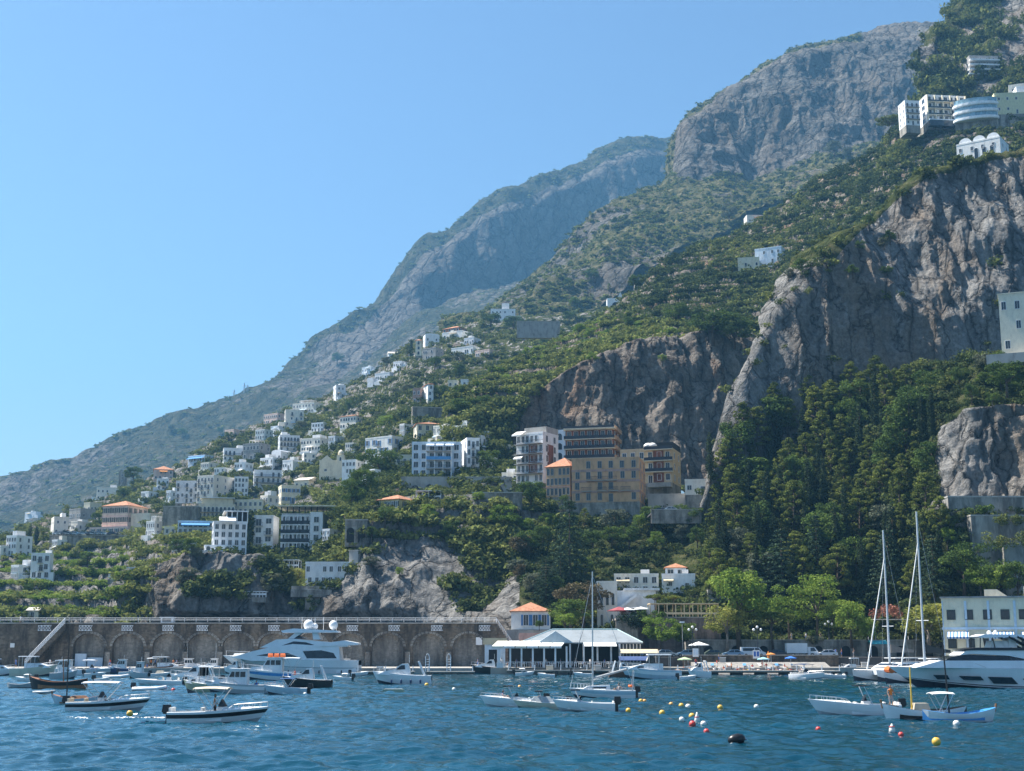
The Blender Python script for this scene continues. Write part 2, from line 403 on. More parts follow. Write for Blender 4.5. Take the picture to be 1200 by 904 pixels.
r1 = [(520, 420, 1020), (600, 400, 1020), (680, 372, 1050), (760, 330, 1100), (840, 285, 1150), (920, 250, 1200), (1000, 220, 1220), (1180, 200, 1220)]
def veg_b(px, v, V_, st):
    n = N3(V_, 90, 23)
    return np.clip(np.where(v < 1.0, 0.62, np.where((v > 2.15) & (px < 1010), 0.8, np.where(px < 800, 0.6, 0.0))) + n * 0.6, 0, 1)
terrain('middle_mountain', [r1, r2, r3, r4], 520, 1180, 640, [90, 150, 14],
        [(20, 200, 0.25, True, False, 31), (10, 60, 0.2, True, False, 35), (4, 18, 0.5, False, False, 39)], veg_b, m_mid, rear=(300, -60), label='limestone mountain with a big grey cliff')

# rocky wooded shoulder, top right
terrain('wooded_crag', [[(1076, 160, 705), (1300, 150, 690)], [(1082, 108, 730), (1128, 98, 730), (1200, 90, 720), (1300, 80, 700)],
                        [(1086, 82, 742), (1100, 62, 760), (1128, 56, 765), (1180, 30, 775), (1300, -20, 780)],
                        [(1088, 62, 750), (1096, 40, 770), (1112, 22, 790), (1130, 8, 810), (1150, -10, 830), (1300, -130, 900)]], 1076, 1300, 170, [26, 30, 40],
        [(9, 50, 0.5, True, False, 41), (4, 16, 0.5, False, False, 42)],
        lambda px, v, V_, st: np.clip(0.62 + N3(V_, 22, 43) * 0.9 - 0.5 * ((px > 1165) & (v > 1.2) & (v < 2.5)), 0, 1), m_cliff, rear=(120, -10), label='wooded crag above the cliff hotel')

# terraced slope above the brown cliff
c2_0 = [(536, 610, 436), (620, 600, 440), (700, 595, 444), (800, 590, 448), (900, 590, 450), (1300, 560, 470)]
c2_1 = [(536, 540, 446), (548, 506, 450), (560, 486, 455), (600, 484, 460), (640, 460, 465), (680, 438, 470), (720, 420, 475), (780, 404, 480), (840, 400, 488), (900, 396, 495), (960, 350, 510), (1020, 290, 530), (1100, 235, 545), (1300, 200, 550)]
c2_2 = [(536, 536, 452), (548, 496, 462), (560, 470, 482), (580, 451, 505), (600, 434, 525), (650, 400, 585), (700, 374, 625), (740, 350, 650), (790, 306, 680), (850, 274, 720), (900, 247, 745), (960, 208, 765), (1000, 192, 765), (1040, 166, 735), (1060, 150, 700), (1100, 152, 660), (1150, 145, 650), (1200, 132, 650), (1300, 115, 660)]
def veg_c2(px, v, V_, st):
    cl = (v < 1.0) & (v > 0.02)
    return np.clip(np.where(cl, -0.18 + np.clip((650 - px) / 100, 0, 0.75) + np.clip((v - 0.82) * 2.0, 0, 0.6), 0.85) + N3(V_, 30, 53) * np.where(cl, 0.5, 0.45), 0, 1)
terrain('terraced_slope', [c2_0, c2_1, c2_2], 536, 1300, 520, [120, 150],
        [(9, 70, 0.35, True, True, 51), (4.5, 20, 0.14, True, True, 54), (2.4, 6, 0.2, True, True, 56), (1.6, 7, 0.5, False, False, 57), (5, 60, 1, False, False, 58)], veg_c2, m_brown, step=5.2, rear=(150, -6), label='green terraced slope above a brown cliff')

# spur with the village, and the low headlands behind the breakwater
s_bot = [(-140, 776, 320), (620, 776, 322), (760, 776, 330)]
s_1 = [(-140, 728, 340), (130, 728, 345), (150, 735, 343), (330, 735, 343), (350, 735, 341), (430, 733, 336), (540, 730, 328), (760, 730, 345)]
s_2 = [(-140, 694, 400), (60, 694, 400), (140, 700, 372), (160, 680, 360), (200, 662, 352), (250, 652, 350), (300, 660, 352), (345, 694, 352), (400, 690, 345), (425, 650, 350), (445, 615, 352), (500, 600, 356), (560, 592, 362), (620, 592, 372), (760, 600, 385)]
s_3 = [(-140, 642, 530), (0, 650, 525), (60, 642, 530), (140, 631, 545), (190, 626, 500), (225, 640, 420), (250, 650, 410), (330, 650, 410), (375, 640, 415), (400, 612, 420), (430, 575, 418), (460, 566, 405), (500, 566, 402), (560, 564, 402), (620, 568, 400), (760, 585, 400)]
s_4 = [(-140, 638, 620), (0, 636, 605), (60, 626, 610), (140, 603, 630), (200, 592, 610), (250, 588, 560), (330, 578, 560), (400, 560, 540), (430, 545, 520), (500, 520, 480), (540, 552, 420), (600, 560, 418), (760, 575, 420)]
s_5 = [(-140, 636, 700), (0, 631, 660), (28, 622, 670), (60, 607, 690), (100, 592, 710), (140, 574, 730), (200, 549, 770), (260, 517, 810), (300, 501, 830), (340, 483, 860), (400, 456, 890), (440, 433, 910), (480, 402, 940), (520, 386, 960), (560, 376, 985), (600, 370, 1000), (660, 368, 1010), (760, 352, 1020)]
def veg_s(px, v, V_, st):
    cl = ((v > 0.6) & (v < 1.98) & (px > 150) & (px < 340)) | ((v > 0.6) & (v < 1.75) & (px > 340) & (px < 640))
    return np.clip(np.where(cl, 0.04 + np.clip((px - 450) / 200, 0, 0.4), 0.85) + N3(V_, 24, 63) * np.where(cl, 0.85, 0.5), 0, 1)
terrain('village_spur', [s_bot, s_1, s_2, s_3, s_4, s_5], -140, 760, 680, [14, 60, 50, 40, 120],
        [(7, 40, 0.4, True, True, 61), (3, 12, 0.4, True, True, 64), (2.6, 7, 0.3, True, True, 69), (1.2, 5, 0.6, False, False, 67), (4, 60, 1, False, False, 68)], veg_s, m_cliff, step=4.6, rear=(180, -30), label='spur carrying the hillside village')

# the great cliff
d_0 = [(822, 640, 352), (900, 650, 366), (1000, 650, 372), (1300, 650, 372)]
d_m = [(822, 596, 350), (835, 562, 352), (860, 520, 358), (900, 480, 369), (960, 440, 378), (1300, 400, 384)]
d_1 = [(822, 592, 351), (827, 586, 353), (833, 545, 356), (848, 505, 361), (868, 452, 367), (893, 400, 375), (918, 368, 381), (950, 338, 387), (980, 305, 392), (1010, 272, 397), (1040, 242, 401), (1080, 216, 403), (1120, 201, 404), (1160, 189, 404), (1200, 182, 404), (1300, 172, 402)]
def veg_d(px, v, V_, st):
    return np.clip(np.where(v > 1.97, np.where(px < 960, 0.1, 0.8), -0.12 + np.clip((v - 1.9) * 8, 0, 0.6)) + N3(V_, 16, 73) * 0.6, 0, 1)
terrain('great_cliff', [d_0, d_m, d_1], 822, 1300, 430, [60, 190],
        [(11, 60, 0.25, True, False, 71), (3.6, 17, 0.16, True, False, 74), (1.3, 5, 0.3, True, False, 77)], veg_d, m_cliff, rear=(24, -40), label='great grey limestone cliff above the harbour', edge=90)

# wooded hill at the foot of the cliff
e_0 = [(530, 776, 345), (565, 776, 325), (600, 774, 300), (700, 773, 296), (900, 773, 296), (1060, 773, 292), (1090, 773, 288), (1300, 773, 286)]
e_1 = [(530, 728, 352), (565, 728, 330), (592, 728, 312), (700, 735, 305), (900, 742, 303), (1060, 742, 300), (1095, 738, 291), (1300, 720, 290)]
e_2 = [(530, 690, 372), (565, 680, 355), (620, 660, 345), (700, 660, 345), (780, 690, 330), (840, 640, 335), (1000, 620, 330), (1090, 620, 312), (1110, 604, 299), (1300, 604, 298)]
e_3 = [(530, 640, 385), (565, 625, 380), (620, 605, 375), (700, 598, 378), (800, 596, 378), (830, 592, 368), (880, 560, 366), (930, 530, 362), (1000, 500, 360), (1085, 510, 330), (1112, 500, 312), (1140, 482, 307), (1300, 480, 305)]
e_4 = [(530, 634, 392), (620, 600, 382), (700, 594, 384), (800, 592, 384), (835, 586, 372), (880, 548, 372), (930, 505, 372), (1000, 462, 372), (1060, 436, 370), (1110, 425, 350), (1160, 420, 330), (1300, 414, 324)]
def veg_e(px, v, V_, st):
    cl = (px > 1108) & (v > 1.95) & (v < 3.0) | (px < 610) & (v > 0.4) & (v < 2)
    return np.clip(np.where(cl, 0.05, 0.85) + N3(V_, 14, 83) * np.where(cl, 0.6, 0.5), 0, 1)
terrain('wooded_hill', [e_0, e_1, e_2, e_3, e_4], 530, 1300, 480, [14, 60, 70, 40],
        [(4, 26, 0.5, True, True, 81), (1.6, 8, 0.4, True, True, 84), (2.0, 6, 0.3, True, True, 89), (0.8, 3, 0.6, False, False, 87)], veg_e, m_cliff, rear=(60, 0), label='wooded hill at the foot of the great cliff')

# ------------------------------------------------------------------ sea
def sea_mat():
    m, t, N, L = _nodes('sea_water')
    b = N('ShaderNodeBsdfPrincipled'); o = N('ShaderNodeOutputMaterial'); L(b.outputs[0], o.inputs[0])
    g = N('ShaderNodeNewGeometry'); P = g.outputs['Position']
    r = ramp(t, [(0.3, (0.001, 0.032, 0.056)), (0.7, (0.002, 0.054, 0.088))]); L(noise_n(t, 0.03, 3, P), r.inputs[0]); L(r.outputs[0], b.inputs['Base Color'])
    b.inputs['Roughness'].default_value = 0.02; b.inputs['IOR'].default_value = 1.48
    n1 = noise_n(t, 0.42, 3, mapv(t, P, (0.45, 1.0, 1)), 0.6, 0.4); n2 = noise_n(t, 2.4, 4, mapv(t, P, (0.8, 1.1, 1)), 0.65, 0.3)
    a = N('ShaderNodeMath'); a.operation = 'MULTIPLY_ADD'; L(n2, a.inputs[0]); a.inputs[1].default_value = 0.5; L(n1, a.inputs[2])
    bp = N('ShaderNodeBump'); bp.inputs['Strength'].default_value = 1.0; bp.inputs['Distance'].default_value = 0.12
    L(a.outputs[0], bp.inputs['Height']); L(bp.outputs[0], b.inputs['Normal'])
    return m
def make_sea():
    ys = np.concatenate([[1, 10, 22], np.geomspace(34, 320, 800), [500, 1000, 3000, 5000]])
    us = np.concatenate([[-40, -4, -1.5, -0.7], np.linspace(-0.50, 0.50, 460), [0.7, 1.5, 4, 40]])
    Yg, Ug = np.meshgrid(ys, us, indexing='ij'); X = np.clip(Yg * Ug, -4000, 4000)
    fade = np.clip(1 - (Yg - 140) / 260, 0.3, 1); fade[-4:] = 0
    p = np.stack([X / 2.3, Yg / 1.35, 0 * X], -1); p2 = np.stack([X / 0.9, Yg / 0.55, 0 * X + 5], -1)
    Z = (fbm(p, 3, 91) * 0.36 + fbm(p2, 2, 95) * 0.18) * fade
    V_ = np.stack([X, Yg, Z], -1); R, C_ = X.shape; idx = np.arange(R * C_).reshape(R, C_)
    Fc = np.stack([idx[:-1, :-1], idx[:-1, 1:], idx[1:, 1:], idx[1:, :-1]], -1).reshape(-1, 4)
    o = link('water', np_mesh('water', V_.reshape(-1, 3), Fc, sea_mat(), smooth=True)); tag(o, 'blue green harbour sea with small ripples', 'sea', None, 'structure')
make_sea()
g = MB(); g.box((0, 2100, -3.0), (8200, 6400, 0.5)); tag(g.build('ground', mat('sea_bed_soil', (0.05, 0.06, 0.06))), None, None, None, 'structure')

# ------------------------------------------------------------------ haze
def make_haze():
    m, t, N, L = _nodes('haze_air')
    v = N('ShaderNodeVolumePrincipled'); o = N('ShaderNodeOutputMaterial'); L(v.outputs[0], o.inputs['Volume'])
    v.inputs['Color'].default_value = (0.22, 0.58, 1.0, 1); v.inputs['Density'].default_value = HAZE
    v.inputs['Anisotropy'].default_value = 0.25
    g = MB(); g.span(-4200, 4200, -1200, 5400, -4.3, 1150)
    tag(g.build('haze', m), None, None, None, 'stuff')
HAZE = 0.000125
make_haze()
# ------------------------------------------------------------------ plants
LM = dict(
    scrub=leaf_mat('scrub_leaves', (0.023, 0.038, 0.017), (0.072, 0.099, 0.038), (0.217, 0.239, 0.072)),
    olive=leaf_mat('olive_leaves', (0.065, 0.080, 0.058), (0.123, 0.142, 0.096), (0.203, 0.217, 0.145)),
    broad=leaf_mat('broad_leaves', (0.029, 0.052, 0.017), (0.075, 0.119, 0.035), (0.152, 0.217, 0.052)),
    bright=leaf_mat('bright_leaves', (0.065, 0.109, 0.022), (0.138, 0.217, 0.041), (0.275, 0.348, 0.072), 0.35),
    yellow=leaf_mat('yellow_green_leaves', (0.102, 0.123, 0.029), (0.246, 0.261, 0.065), (0.420, 0.420, 0.131), 0.3),
    pine=leaf_mat('pine_needles', (0.029, 0.048, 0.017), (0.115, 0.145, 0.036), (0.22, 0.245, 0.06)),
    dark=leaf_mat('cypress_needles', (0.013, 0.022, 0.013), (0.032, 0.049, 0.025), (0.065, 0.087, 0.041), 0.1),
    conifer=leaf_mat('conifer_needles', (0.017, 0.032, 0.023), (0.039, 0.065, 0.041), (0.080, 0.113, 0.067), 0.1),
    brown=leaf_mat('brown_leaves', (0.058, 0.051, 0.029), (0.123, 0.102, 0.061), (0.189, 0.160, 0.094), 0.15),
    pink=leaf_mat('bougainvillea', (0.145, 0.058, 0.043), (0.377, 0.160, 0.116), (0.420, 0.261, 0.174), 0.2))
m_bark = mat('bark', (0.10, 0.075, 0.055), 0.95, 0.25, 3, 0.5)
m_bark2 = mat('pale_bark', (0.24, 0.20, 0.16), 0.95, 0.25, 3, 0.5)

def cloud(n, blobs, size, g, flat=0.0, inner=0.25):
    """leaf faces spread over the skins (and a few inside) of overlapping blobs: (x, y, z, rx, rz)"""
    B = np.array(blobs, float); wgt = B[:, 3] ** 2; wgt /= wgt.sum()
    bi = g.choice(len(B), n, p=wgt); d = g.normal(size=(n, 3)); d /= np.linalg.norm(d, axis=1, keepdims=True)
    rr = np.where(g.random(n) < inner, g.random(n) * 0.7 + 0.2, 0.82 + 0.28 * g.random(n))
    c = B[bi, :3] + d * rr[:, None] * np.stack([B[bi, 3], B[bi, 3], B[bi, 4]], 1)
    nn = d * 0.7 + g.normal(size=(n, 3)) * 0.55; nn[:, 2] += flat; nn /= np.linalg.norm(nn, axis=1, keepdims=True)
    t = np.cross(nn, g.normal(size=(n, 3))); t /= np.linalg.norm(t, axis=1, keepdims=True); b = np.cross(nn, t)
    s = size * (0.55 + 0.9 * g.random(n))[:, None]; e = (0.55 + 0.6 * g.random((n, 1)))
    V_ = np.stack([c - t * s * 0.9, c - b * s * e * 0.6 + nn * s * 0.15, c + t * s, c + b * s * e * 0.6 + nn * s * 0.15], 1).reshape(-1, 3)
    bt = g.random(len(B)) * 0.30
    tint = 0.22 + bt[bi] + 0.38 * g.random(n)
    return V_, tint
def quads(n): return np.arange(n * 4).reshape(-1, 4)
CL = []      # clump prototypes for the scrub, unit radius
def clump_protos():
    for dens, size in ((34, 0.50), (120, 0.235), (200, 0.18)):
        fam = []
        for k in range(6):
            g = np.random.default_rng(100 + k)
            bl = [(g.normal() * 0.42, g.normal() * 0.42, g.random() * 0.45 - 0.05, 0.40 + 0.3 * g.random(), 0.36 + 0.28 * g.random()) for _ in range(6)]
            fam.append(cloud(dens, bl, size, g))
        CL.append(fam)
clump_protos()

def scatter(name, layer, N, R, wf, mats, lod=1, seed=1, squash=0.9, label='', tintf=None, sink=0.15):
    D = LAYERS[layer]; V_ = D['V']; g = np.random.default_rng(seed)
    x, y = PX(V_); ax = np.gradient(x, axis=1); ay = np.gradient(y, axis=1); bx = np.gradient(x, axis=0); by = np.gradient(y, axis=0)
    area = np.abs(ax * by - ay * bx)
    wgt = area * np.clip(wf(D['u'][None] + 0 * x, D['vv'], V_, D['veg'], x, y), 0, None)
    wgt[:, 0] = 0; wgt = wgt.ravel(); wgt /= wgt.sum()
    ii = g.choice(wgt.size, N, p=wgt)
    P = V_.reshape(-1, 3)[ii] + g.normal(size=(N, 3)) * 0.4
    r = R[0] + (R[1] - R[0]) * g.random(N) ** 1.6
    P[:, 2] += r * (0.35 - sink)
    base = g.random(N) * 0.5 - 0.2
    if tintf is not None: base = base * 0.7 + tintf(P)
    fam = CL[lod]; VV = []; TT = []
    which = g.integers(0, len(fam), N)
    for k in range(len(fam)):
        s = np.where(which == k)[0]
        if not len(s): continue
        v, t = fam[k]; a = g.random(len(s)) * 2 * PI; c, sn = np.cos(a), np.sin(a)
        sx = r[s] * (0.85 + 0.35 * g.random(len(s))); sz = r[s] * squash * (0.8 + 0.5 * g.random(len(s)))
        X = (v[None, :, 0] * c[:, None] - v[None, :, 1] * sn[:, None]) * sx[:, None] + P[s, 0:1]
        Y = (v[None, :, 0] * sn[:, None] + v[None, :, 1] * c[:, None]) * sx[:, None] + P[s, 1:2]
        Z = v[None, :, 2] * sz[:, None] + P[s, 2:3]
        VV.append(np.stack([X, Y, Z], -1).reshape(-1, 3)); TT.append((t[None] + base[s][:, None]).ravel())
    VV = np.concatenate(VV); TT = np.concatenate(TT)
    o = link(name, np_mesh(name, VV, quads(len(VV) // 4), mats, fattr={'tint': TT}))
    return tag(o, label, 'scrub', None, 'stuff')

# low growth nobody could count, hill by hill
def rows(V_, step, ph=0): return np.clip(np.sin((V_[..., 2] / step + ph) * 2 * PI) * 1.6 + 0.55, 0.03, 1)
HOLES = []     # screen-free list of building footprints (x, y, radius) kept clear, filled by the town data below
def w_far(px, v, V_, veg, x, y): return np.where(v > 2.2, 1.8, 0.5) * (veg > 0.5)
def w_mid(px, v, V_, veg, x, y): return np.where(v > 2.1, 1.4, 0.9) * (veg > 0.40)
scatter('scrub', 'far_mountain', 5200, (2.2, 5), w_far, LM['scrub'], 0, 3, 0.6, 'sparse scrub on the far mountain', lambda P: 0.12 + 0 * P[:, 0])
scatter('scrub', 'middle_mountain', 11500, (1.5, 3.6), w_mid, LM['scrub'], 0, 4, 0.65, 'dry scrub on the middle mountain', lambda P: 0.15 + 0.2 * fbm(P / 80, 3, 4))
scatter('scrub', 'wooded_crag', 1700, (2.4, 6.0), lambda px, v, V_, veg, x, y: (veg > 0.42) * 1.0, LM['scrub'], 1, 5, 1.1, 'dark holm oaks over the crag', lambda P: -0.12 + 0 * P[:, 0])
def w_c2(px, v, V_, veg, x, y):
    top = v > 0.93
    rw = np.where((x < 760), rows(V_, 5.2), 0.8)
    return np.where(top & (v < 2.3), 1.0 * rw, np.where(px < 640, 0.6, 0.05)) * (veg > 0.30)
scatter('scrub', 'terraced_slope', 14500, (1.0, 3.3), w_c2, LM['scrub'], 1, 6, 0.85, 'green terraces and scrub on the slope', lambda P: np.where((P[:, 0] < 60) | (P[:, 2] < 110), 0.26, 0.05) + 0.5 * fbm(P / 38, 3, 14) + 0.3 * fbm(P / 12, 2, 15))
def w_s(px, v, V_, veg, x, y):
    return np.where(v < np.where(px < 145, 0.3, 1.05), 0.0, 1.0) * np.where((x < 240) & (v < 3.4), rows(V_, 4.6, 0.3), 0.9) * np.where((x < 150) & (y > 648), 0.3, 1) * (veg > np.where((px > 150) & (px < 560) & (v > .6) & (v < 2), 0.235, 0.16))
scatter('scrub', 'village_spur', 18500, (0.9, 3.0), w_s, LM['scrub'], 1, 7, 0.85, 'gardens and scrub on the village spur', lambda P: np.where((P[:, 0] < -80) & (P[:, 2] < 48), 0.34, -0.04) + 0.5 * fbm(P / 30, 3, 24))
def w_vine(px, v, V_, veg, x, y): return ((y > 648) & (y < 727) & (x < 150)) * np.clip(np.sin((V_[..., 2] / 4.6 + 0.1 + 0.5 * N3(V_, 90, 7)) * 2 * PI) * 4 - 1.2, 0, 1)
scatter('vine_rows', 'village_spur', 6000, (0.8, 1.4), w_vine, LM['bright'], 1, 17, 0.8, 'bright green lemon and vine rows on the left terraces', lambda P: 0.15 + 0 * P[:, 0])
def w_vine2(px, v, V_, veg, x, y): return (v > 1.02) * (x > 556) * (x < 800) * (y > 370) * np.clip(np.sin((V_[..., 2] / 5.2 + 0.1 + 0.5 * N3(V_, 90, 7)) * 2 * PI) * 4 - 1.2, 0, 1)
scatter('vine_rows', 'terraced_slope', 5000, (0.8, 1.7), w_vine2, LM['bright'], 1, 18, 0.8, 'bright green rows on the terraced slope', lambda P: 0.05 + 0 * P[:, 0])
scatter('scrub', 'great_cliff', 900, (0.8, 2.8), lambda px, v, V_, veg, x, y: np.where(v > 1.955, 1.0, 0.03), LM['scrub'], 1, 8, 0.9, 'bushes on the top edge of the great cliff', lambda P: 0.05 + 0 * P[:, 0])
scatter('scrub', 'wooded_hill', 6500, (0.8, 2.6), lambda px, v, V_, veg, x, y: np.where(v < 0.06, 0.0, 1.0) * (veg > 0.45), LM['scrub'], 2, 9, 0.9, 'undergrowth on the wooded hill', lambda P: -0.05 + 0.4 * fbm(P / 16, 3, 34))

# single trees: trunk and crown ------------------------------------------------
def tree_parts(kind, seed):
    g = np.random.default_rng(seed); tb = MB(); tb.smooth = True; m = LM['broad']; bark = m_bark
    def limb(a, b, r0, r1): tb.tube([a, (np.array(a) + np.array(b)) / 2 + g.normal(size=3) * 0.12, b], r0, 5, r1)
    if kind in ('broad', 'bright', 'yellow', 'olive', 'brown'):      # height 10, crown from 2.5 up
        m = LM[kind]; bl = []
        for k in range(34):
            a = g.random() * 2 * PI; q = g.random() ** 0.5 * 3.4; z = 3.6 + g.random() * 4.9; q *= math.sqrt(max(0.12, 1 - ((z - 5.8) / 3.9) ** 2))
            bl.append((q * math.cos(a), q * math.sin(a), z, 0.55 + g.random() * 0.8, 0.5 + g.random() * 0.6))
        tb.tube([(0, 0, -1.5), (0.1, 0, 1.5), (0, 0.1, 4.5)], 0.32, 7, 0.18)
        for b in bl[:9]: limb((0, 0.05, 2.4 + g.random() * 1.5), b[:3], 0.13, 0.04)
        n, s, fl = 3600, 0.22, 0.2
        if kind == 'olive': n, s = 2200, 0.30
        if kind == 'yellow': bark = m_bark2
    elif kind == 'pine':                                             # Aleppo pine, height 12: tufts on spreading limbs
        m = LM['pine']; bl = []
        for k in range(40):
            z = 3.2 + 9.2 * (k / 39.0); mx = 3.3 * (1 - ((z - 5.5) / 7.2) ** 2 if z > 5.5 else 0.85)
            a = k * 2.4 + g.random(); q = mx * (0.45 + 0.6 * g.random())
            bl.append((q * math.cos(a), q * math.sin(a), z + g.normal() * .25, 0.45 + g.random() * 0.55, 0.35 + g.random() * 0.3))
        tb.tube([(0, 0, -1.5), (0.25, 0, 4), (0.0, 0.1, 11.4)], 0.30, 7, 0.07)
        for b in bl: limb((0.1, 0, max(2.5, b[2] - 1.3)), b[:3], 0.09, 0.03)
        n, s, fl = 4200, 0.21, 0.4
    elif kind == 'umbrella':
        m = LM['pine']; bl = []
        for k in range(20):
            a = k * 2.4; q = 4.2 * math.sqrt(k / 20.0)
            bl.append((q * math.cos(a), q * math.sin(a), 8.0 - 0.05 * q * q + g.random() * 0.5, 1.1 + g.random() * 0.4, 0.7))
        tb.tube([(0, 0, -1.5), (0.3, 0, 3.5), (0, 0, 7.0)], 0.30, 7, 0.18)
        for b in bl[3:16]: limb((0.05, 0, 5.6), b[:3], 0.12, 0.04)
        n, s, fl = 2600, 0.27, 0.6
    elif kind == 'cypress':
        m = LM['dark']; bl = []
        for k in range(22):
            z = 1.2 + 13.0 * k / 21.0; r_ = 1.15 * math.sqrt(max(0.03, 1 - (z / 15.0) ** 2.2)); a = g.random() * 6.28
            bl.append((0.35 * r_ * math.cos(a), 0.35 * r_ * math.sin(a), z, r_ * (0.75 + 0.35 * g.random()), 1.15))
        tb.tube([(0, 0, -1.5), (0, 0, 13.5)], 0.2, 6, 0.04)
        n, s, fl = 3200, 0.20, 0.0
    elif kind == 'conifer':                                          # tiered, height 20
        m = LM['conifer']; bl = []
        for k in range(15):
            z = 2.0 + 17.0 * k / 14.0; R_ = 5.4 * (1 - k / 15.5) ** 0.85 + 0.35
            for j in range(7):
                a = j * 2 * PI / 7 + k * 0.5 + g.random() * 0.3
                for q in (0.4, 0.72, 1.0): bl.append((R_ * q * math.cos(a), R_ * q * math.sin(a), z - 0.9 * q * q * (R_ / 5), 0.30 + 0.10 * R_, 0.20 + g.random() * 0.12))
        tb.tube([(0, 0, -2), (0, 0, 19.5)], 0.38, 7, 0.06)
        n, s, fl = 4800, 0.30, 0.5
    elif kind == 'feather':                                          # robinia: light feathery crown, height 12
        m = LM['bright']; bl = []
        for k in range(26):
            a = g.random() * 6.28; q = g.random() ** 0.5 * 3.6; z = 4.2 + g.random() * 7.0; q *= math.sqrt(max(0.1, 1 - ((z - 7.4) / 4.6) ** 2))
            bl.append((q * math.cos(a), q * math.sin(a), z, 0.9 + g.random() * 0.7, 0.6 + g.random() * 0.5))
        tb.tube([(0, 0, -1.5), (0.2, 0, 2.5), (0.1, 0, 6)], 0.25, 7, 0.12)
        for b in bl[:12]: limb((0.1, 0, 3.6 + g.random()), b[:3], 0.09, 0.03)
        n, s, fl = 3800, 0.19, 0.3
    V_, t = cloud(n, bl, s, g, fl)
    return tb.mesh('trunk', bark), np_mesh('crown', V_, quads(n), m, fattr={'tint': t + (0.04 if kind != 'brown' else 0)})
TH = dict(broad=9.6, bright=9.6, yellow=9.6, olive=9.6, brown=9.6, pine=12.6, umbrella=8.8, cypress=15.2, conifer=19.8, feather=12.2)
TREES = {}
def tree_proto(kind, k):
    if (kind, k) not in TREES: TREES[(kind, k)] = tree_parts(kind, 500 + 37 * k + len(kind))
    return TREES[(kind, k)]
TNAME = dict(broad='leafy_tree', bright='leafy_tree', yellow='leafy_tree', olive='olive_tree', brown='leafy_tree', pine='pine_tree', umbrella='umbrella_pine', cypress='cypress_tree', conifer='conifer_tree', feather='robinia_tree')
def plant(kind, px, base, top, label, group=None, layers=None, wide=1.0, Y=None, var=None, cat='tree'):
    p = Vector(W(px, base, Y)) if Y else hit(px, base, layers)
    if p is None: return None
    h = float(W(px, top, p.y)[2] - p.z); s = h / TH[kind]
    r = empty(TNAME[kind], p, rng.random() * 6.28, label, cat, group); r.scale = (s * wide, s * wide, s)
    tr, cr = tree_proto(kind, rng.randrange(3) if var is None else var)
    link('trunk', tr, r); link('crown', cr, r)
    return r
# ------------------------------------------------------------------ buildings
m_white = mat('white_plaster', (0.84, 0.85, 0.86), 0.85, 0.10, 0.9)
m_cream = mat('cream_plaster', (0.76, 0.68, 0.52), 0.85, 0.12, 0.9)
m_yellow = mat('ochre_plaster', (0.56, 0.34, 0.19), 0.85, 0.18, 0.7)
m_pink = mat('pink_plaster', (0.70, 0.52, 0.45), 0.85, 0.14, 0.9)
m_rose = mat('faded_rose_plaster', (0.42, 0.27, 0.22), 0.9, 0.2, 0.9)
m_grey = mat('grey_plaster', (0.34, 0.33, 0.32), 0.9, 0.2, 0.8)
m_pblue = mat('pale_blue_plaster', (0.62, 0.72, 0.82), 0.85, 0.12, 0.9)
m_streak = stone_mat('streaked_concrete', (0.30, 0.29, 0.265), (0.42, 0.40, 0.365), 0.4, (0.13, 0.125, 0.115), (1, 1, 0.4))
m_brick = stone_mat('red_brick', (0.30, 0.10, 0.055), (0.40, 0.16, 0.09), 3.0, (0.14, 0.06, 0.04))
m_stone = stone_mat('rubble_stone', (0.27, 0.25, 0.22), (0.42, 0.39, 0.34), 1.1, (0.12, 0.11, 0.095))
m_conc = mat('concrete', (0.42, 0.40, 0.37), 0.9, 0.22, 0.5, 0.3)
m_tile = tile_mat('terracotta_tiles', (0.34, 0.13, 0.065), (0.52, 0.25, 0.14))
m_flat = mat('flat_roof_screed', (0.52, 0.48, 0.42), 0.9, 0.2, 0.5)
m_glass = glass_mat('window_glass')
m_frame = mat('white_frame', (0.72, 0.73, 0.74), 0.6)
m_shut_b = mat('blue_shutter', (0.06, 0.19, 0.42), 0.7)
m_shut_g = mat('dark_shutter', (0.035, 0.05, 0.045), 0.7)
m_shut_br = mat('brown_shutter', (0.10, 0.05, 0.03), 0.7)
m_rail = mat('dark_iron', (0.025, 0.03, 0.04), 0.6)
m_rail_w = mat('white_railing', (0.75, 0.77, 0.8), 0.6)
m_awn_w = mat('white_canvas', (0.80, 0.79, 0.76), 0.8)
m_awn_c = mat('cream_canvas', (0.62, 0.50, 0.33), 0.8)
m_awn_b = mat('blue_canvas', (0.10, 0.32, 0.62), 0.8)
m_awn_o = mat('orange_canvas', (0.75, 0.28, 0.06), 0.8)
m_dark = mat('dark_interior', (0.02, 0.022, 0.025), 0.9)

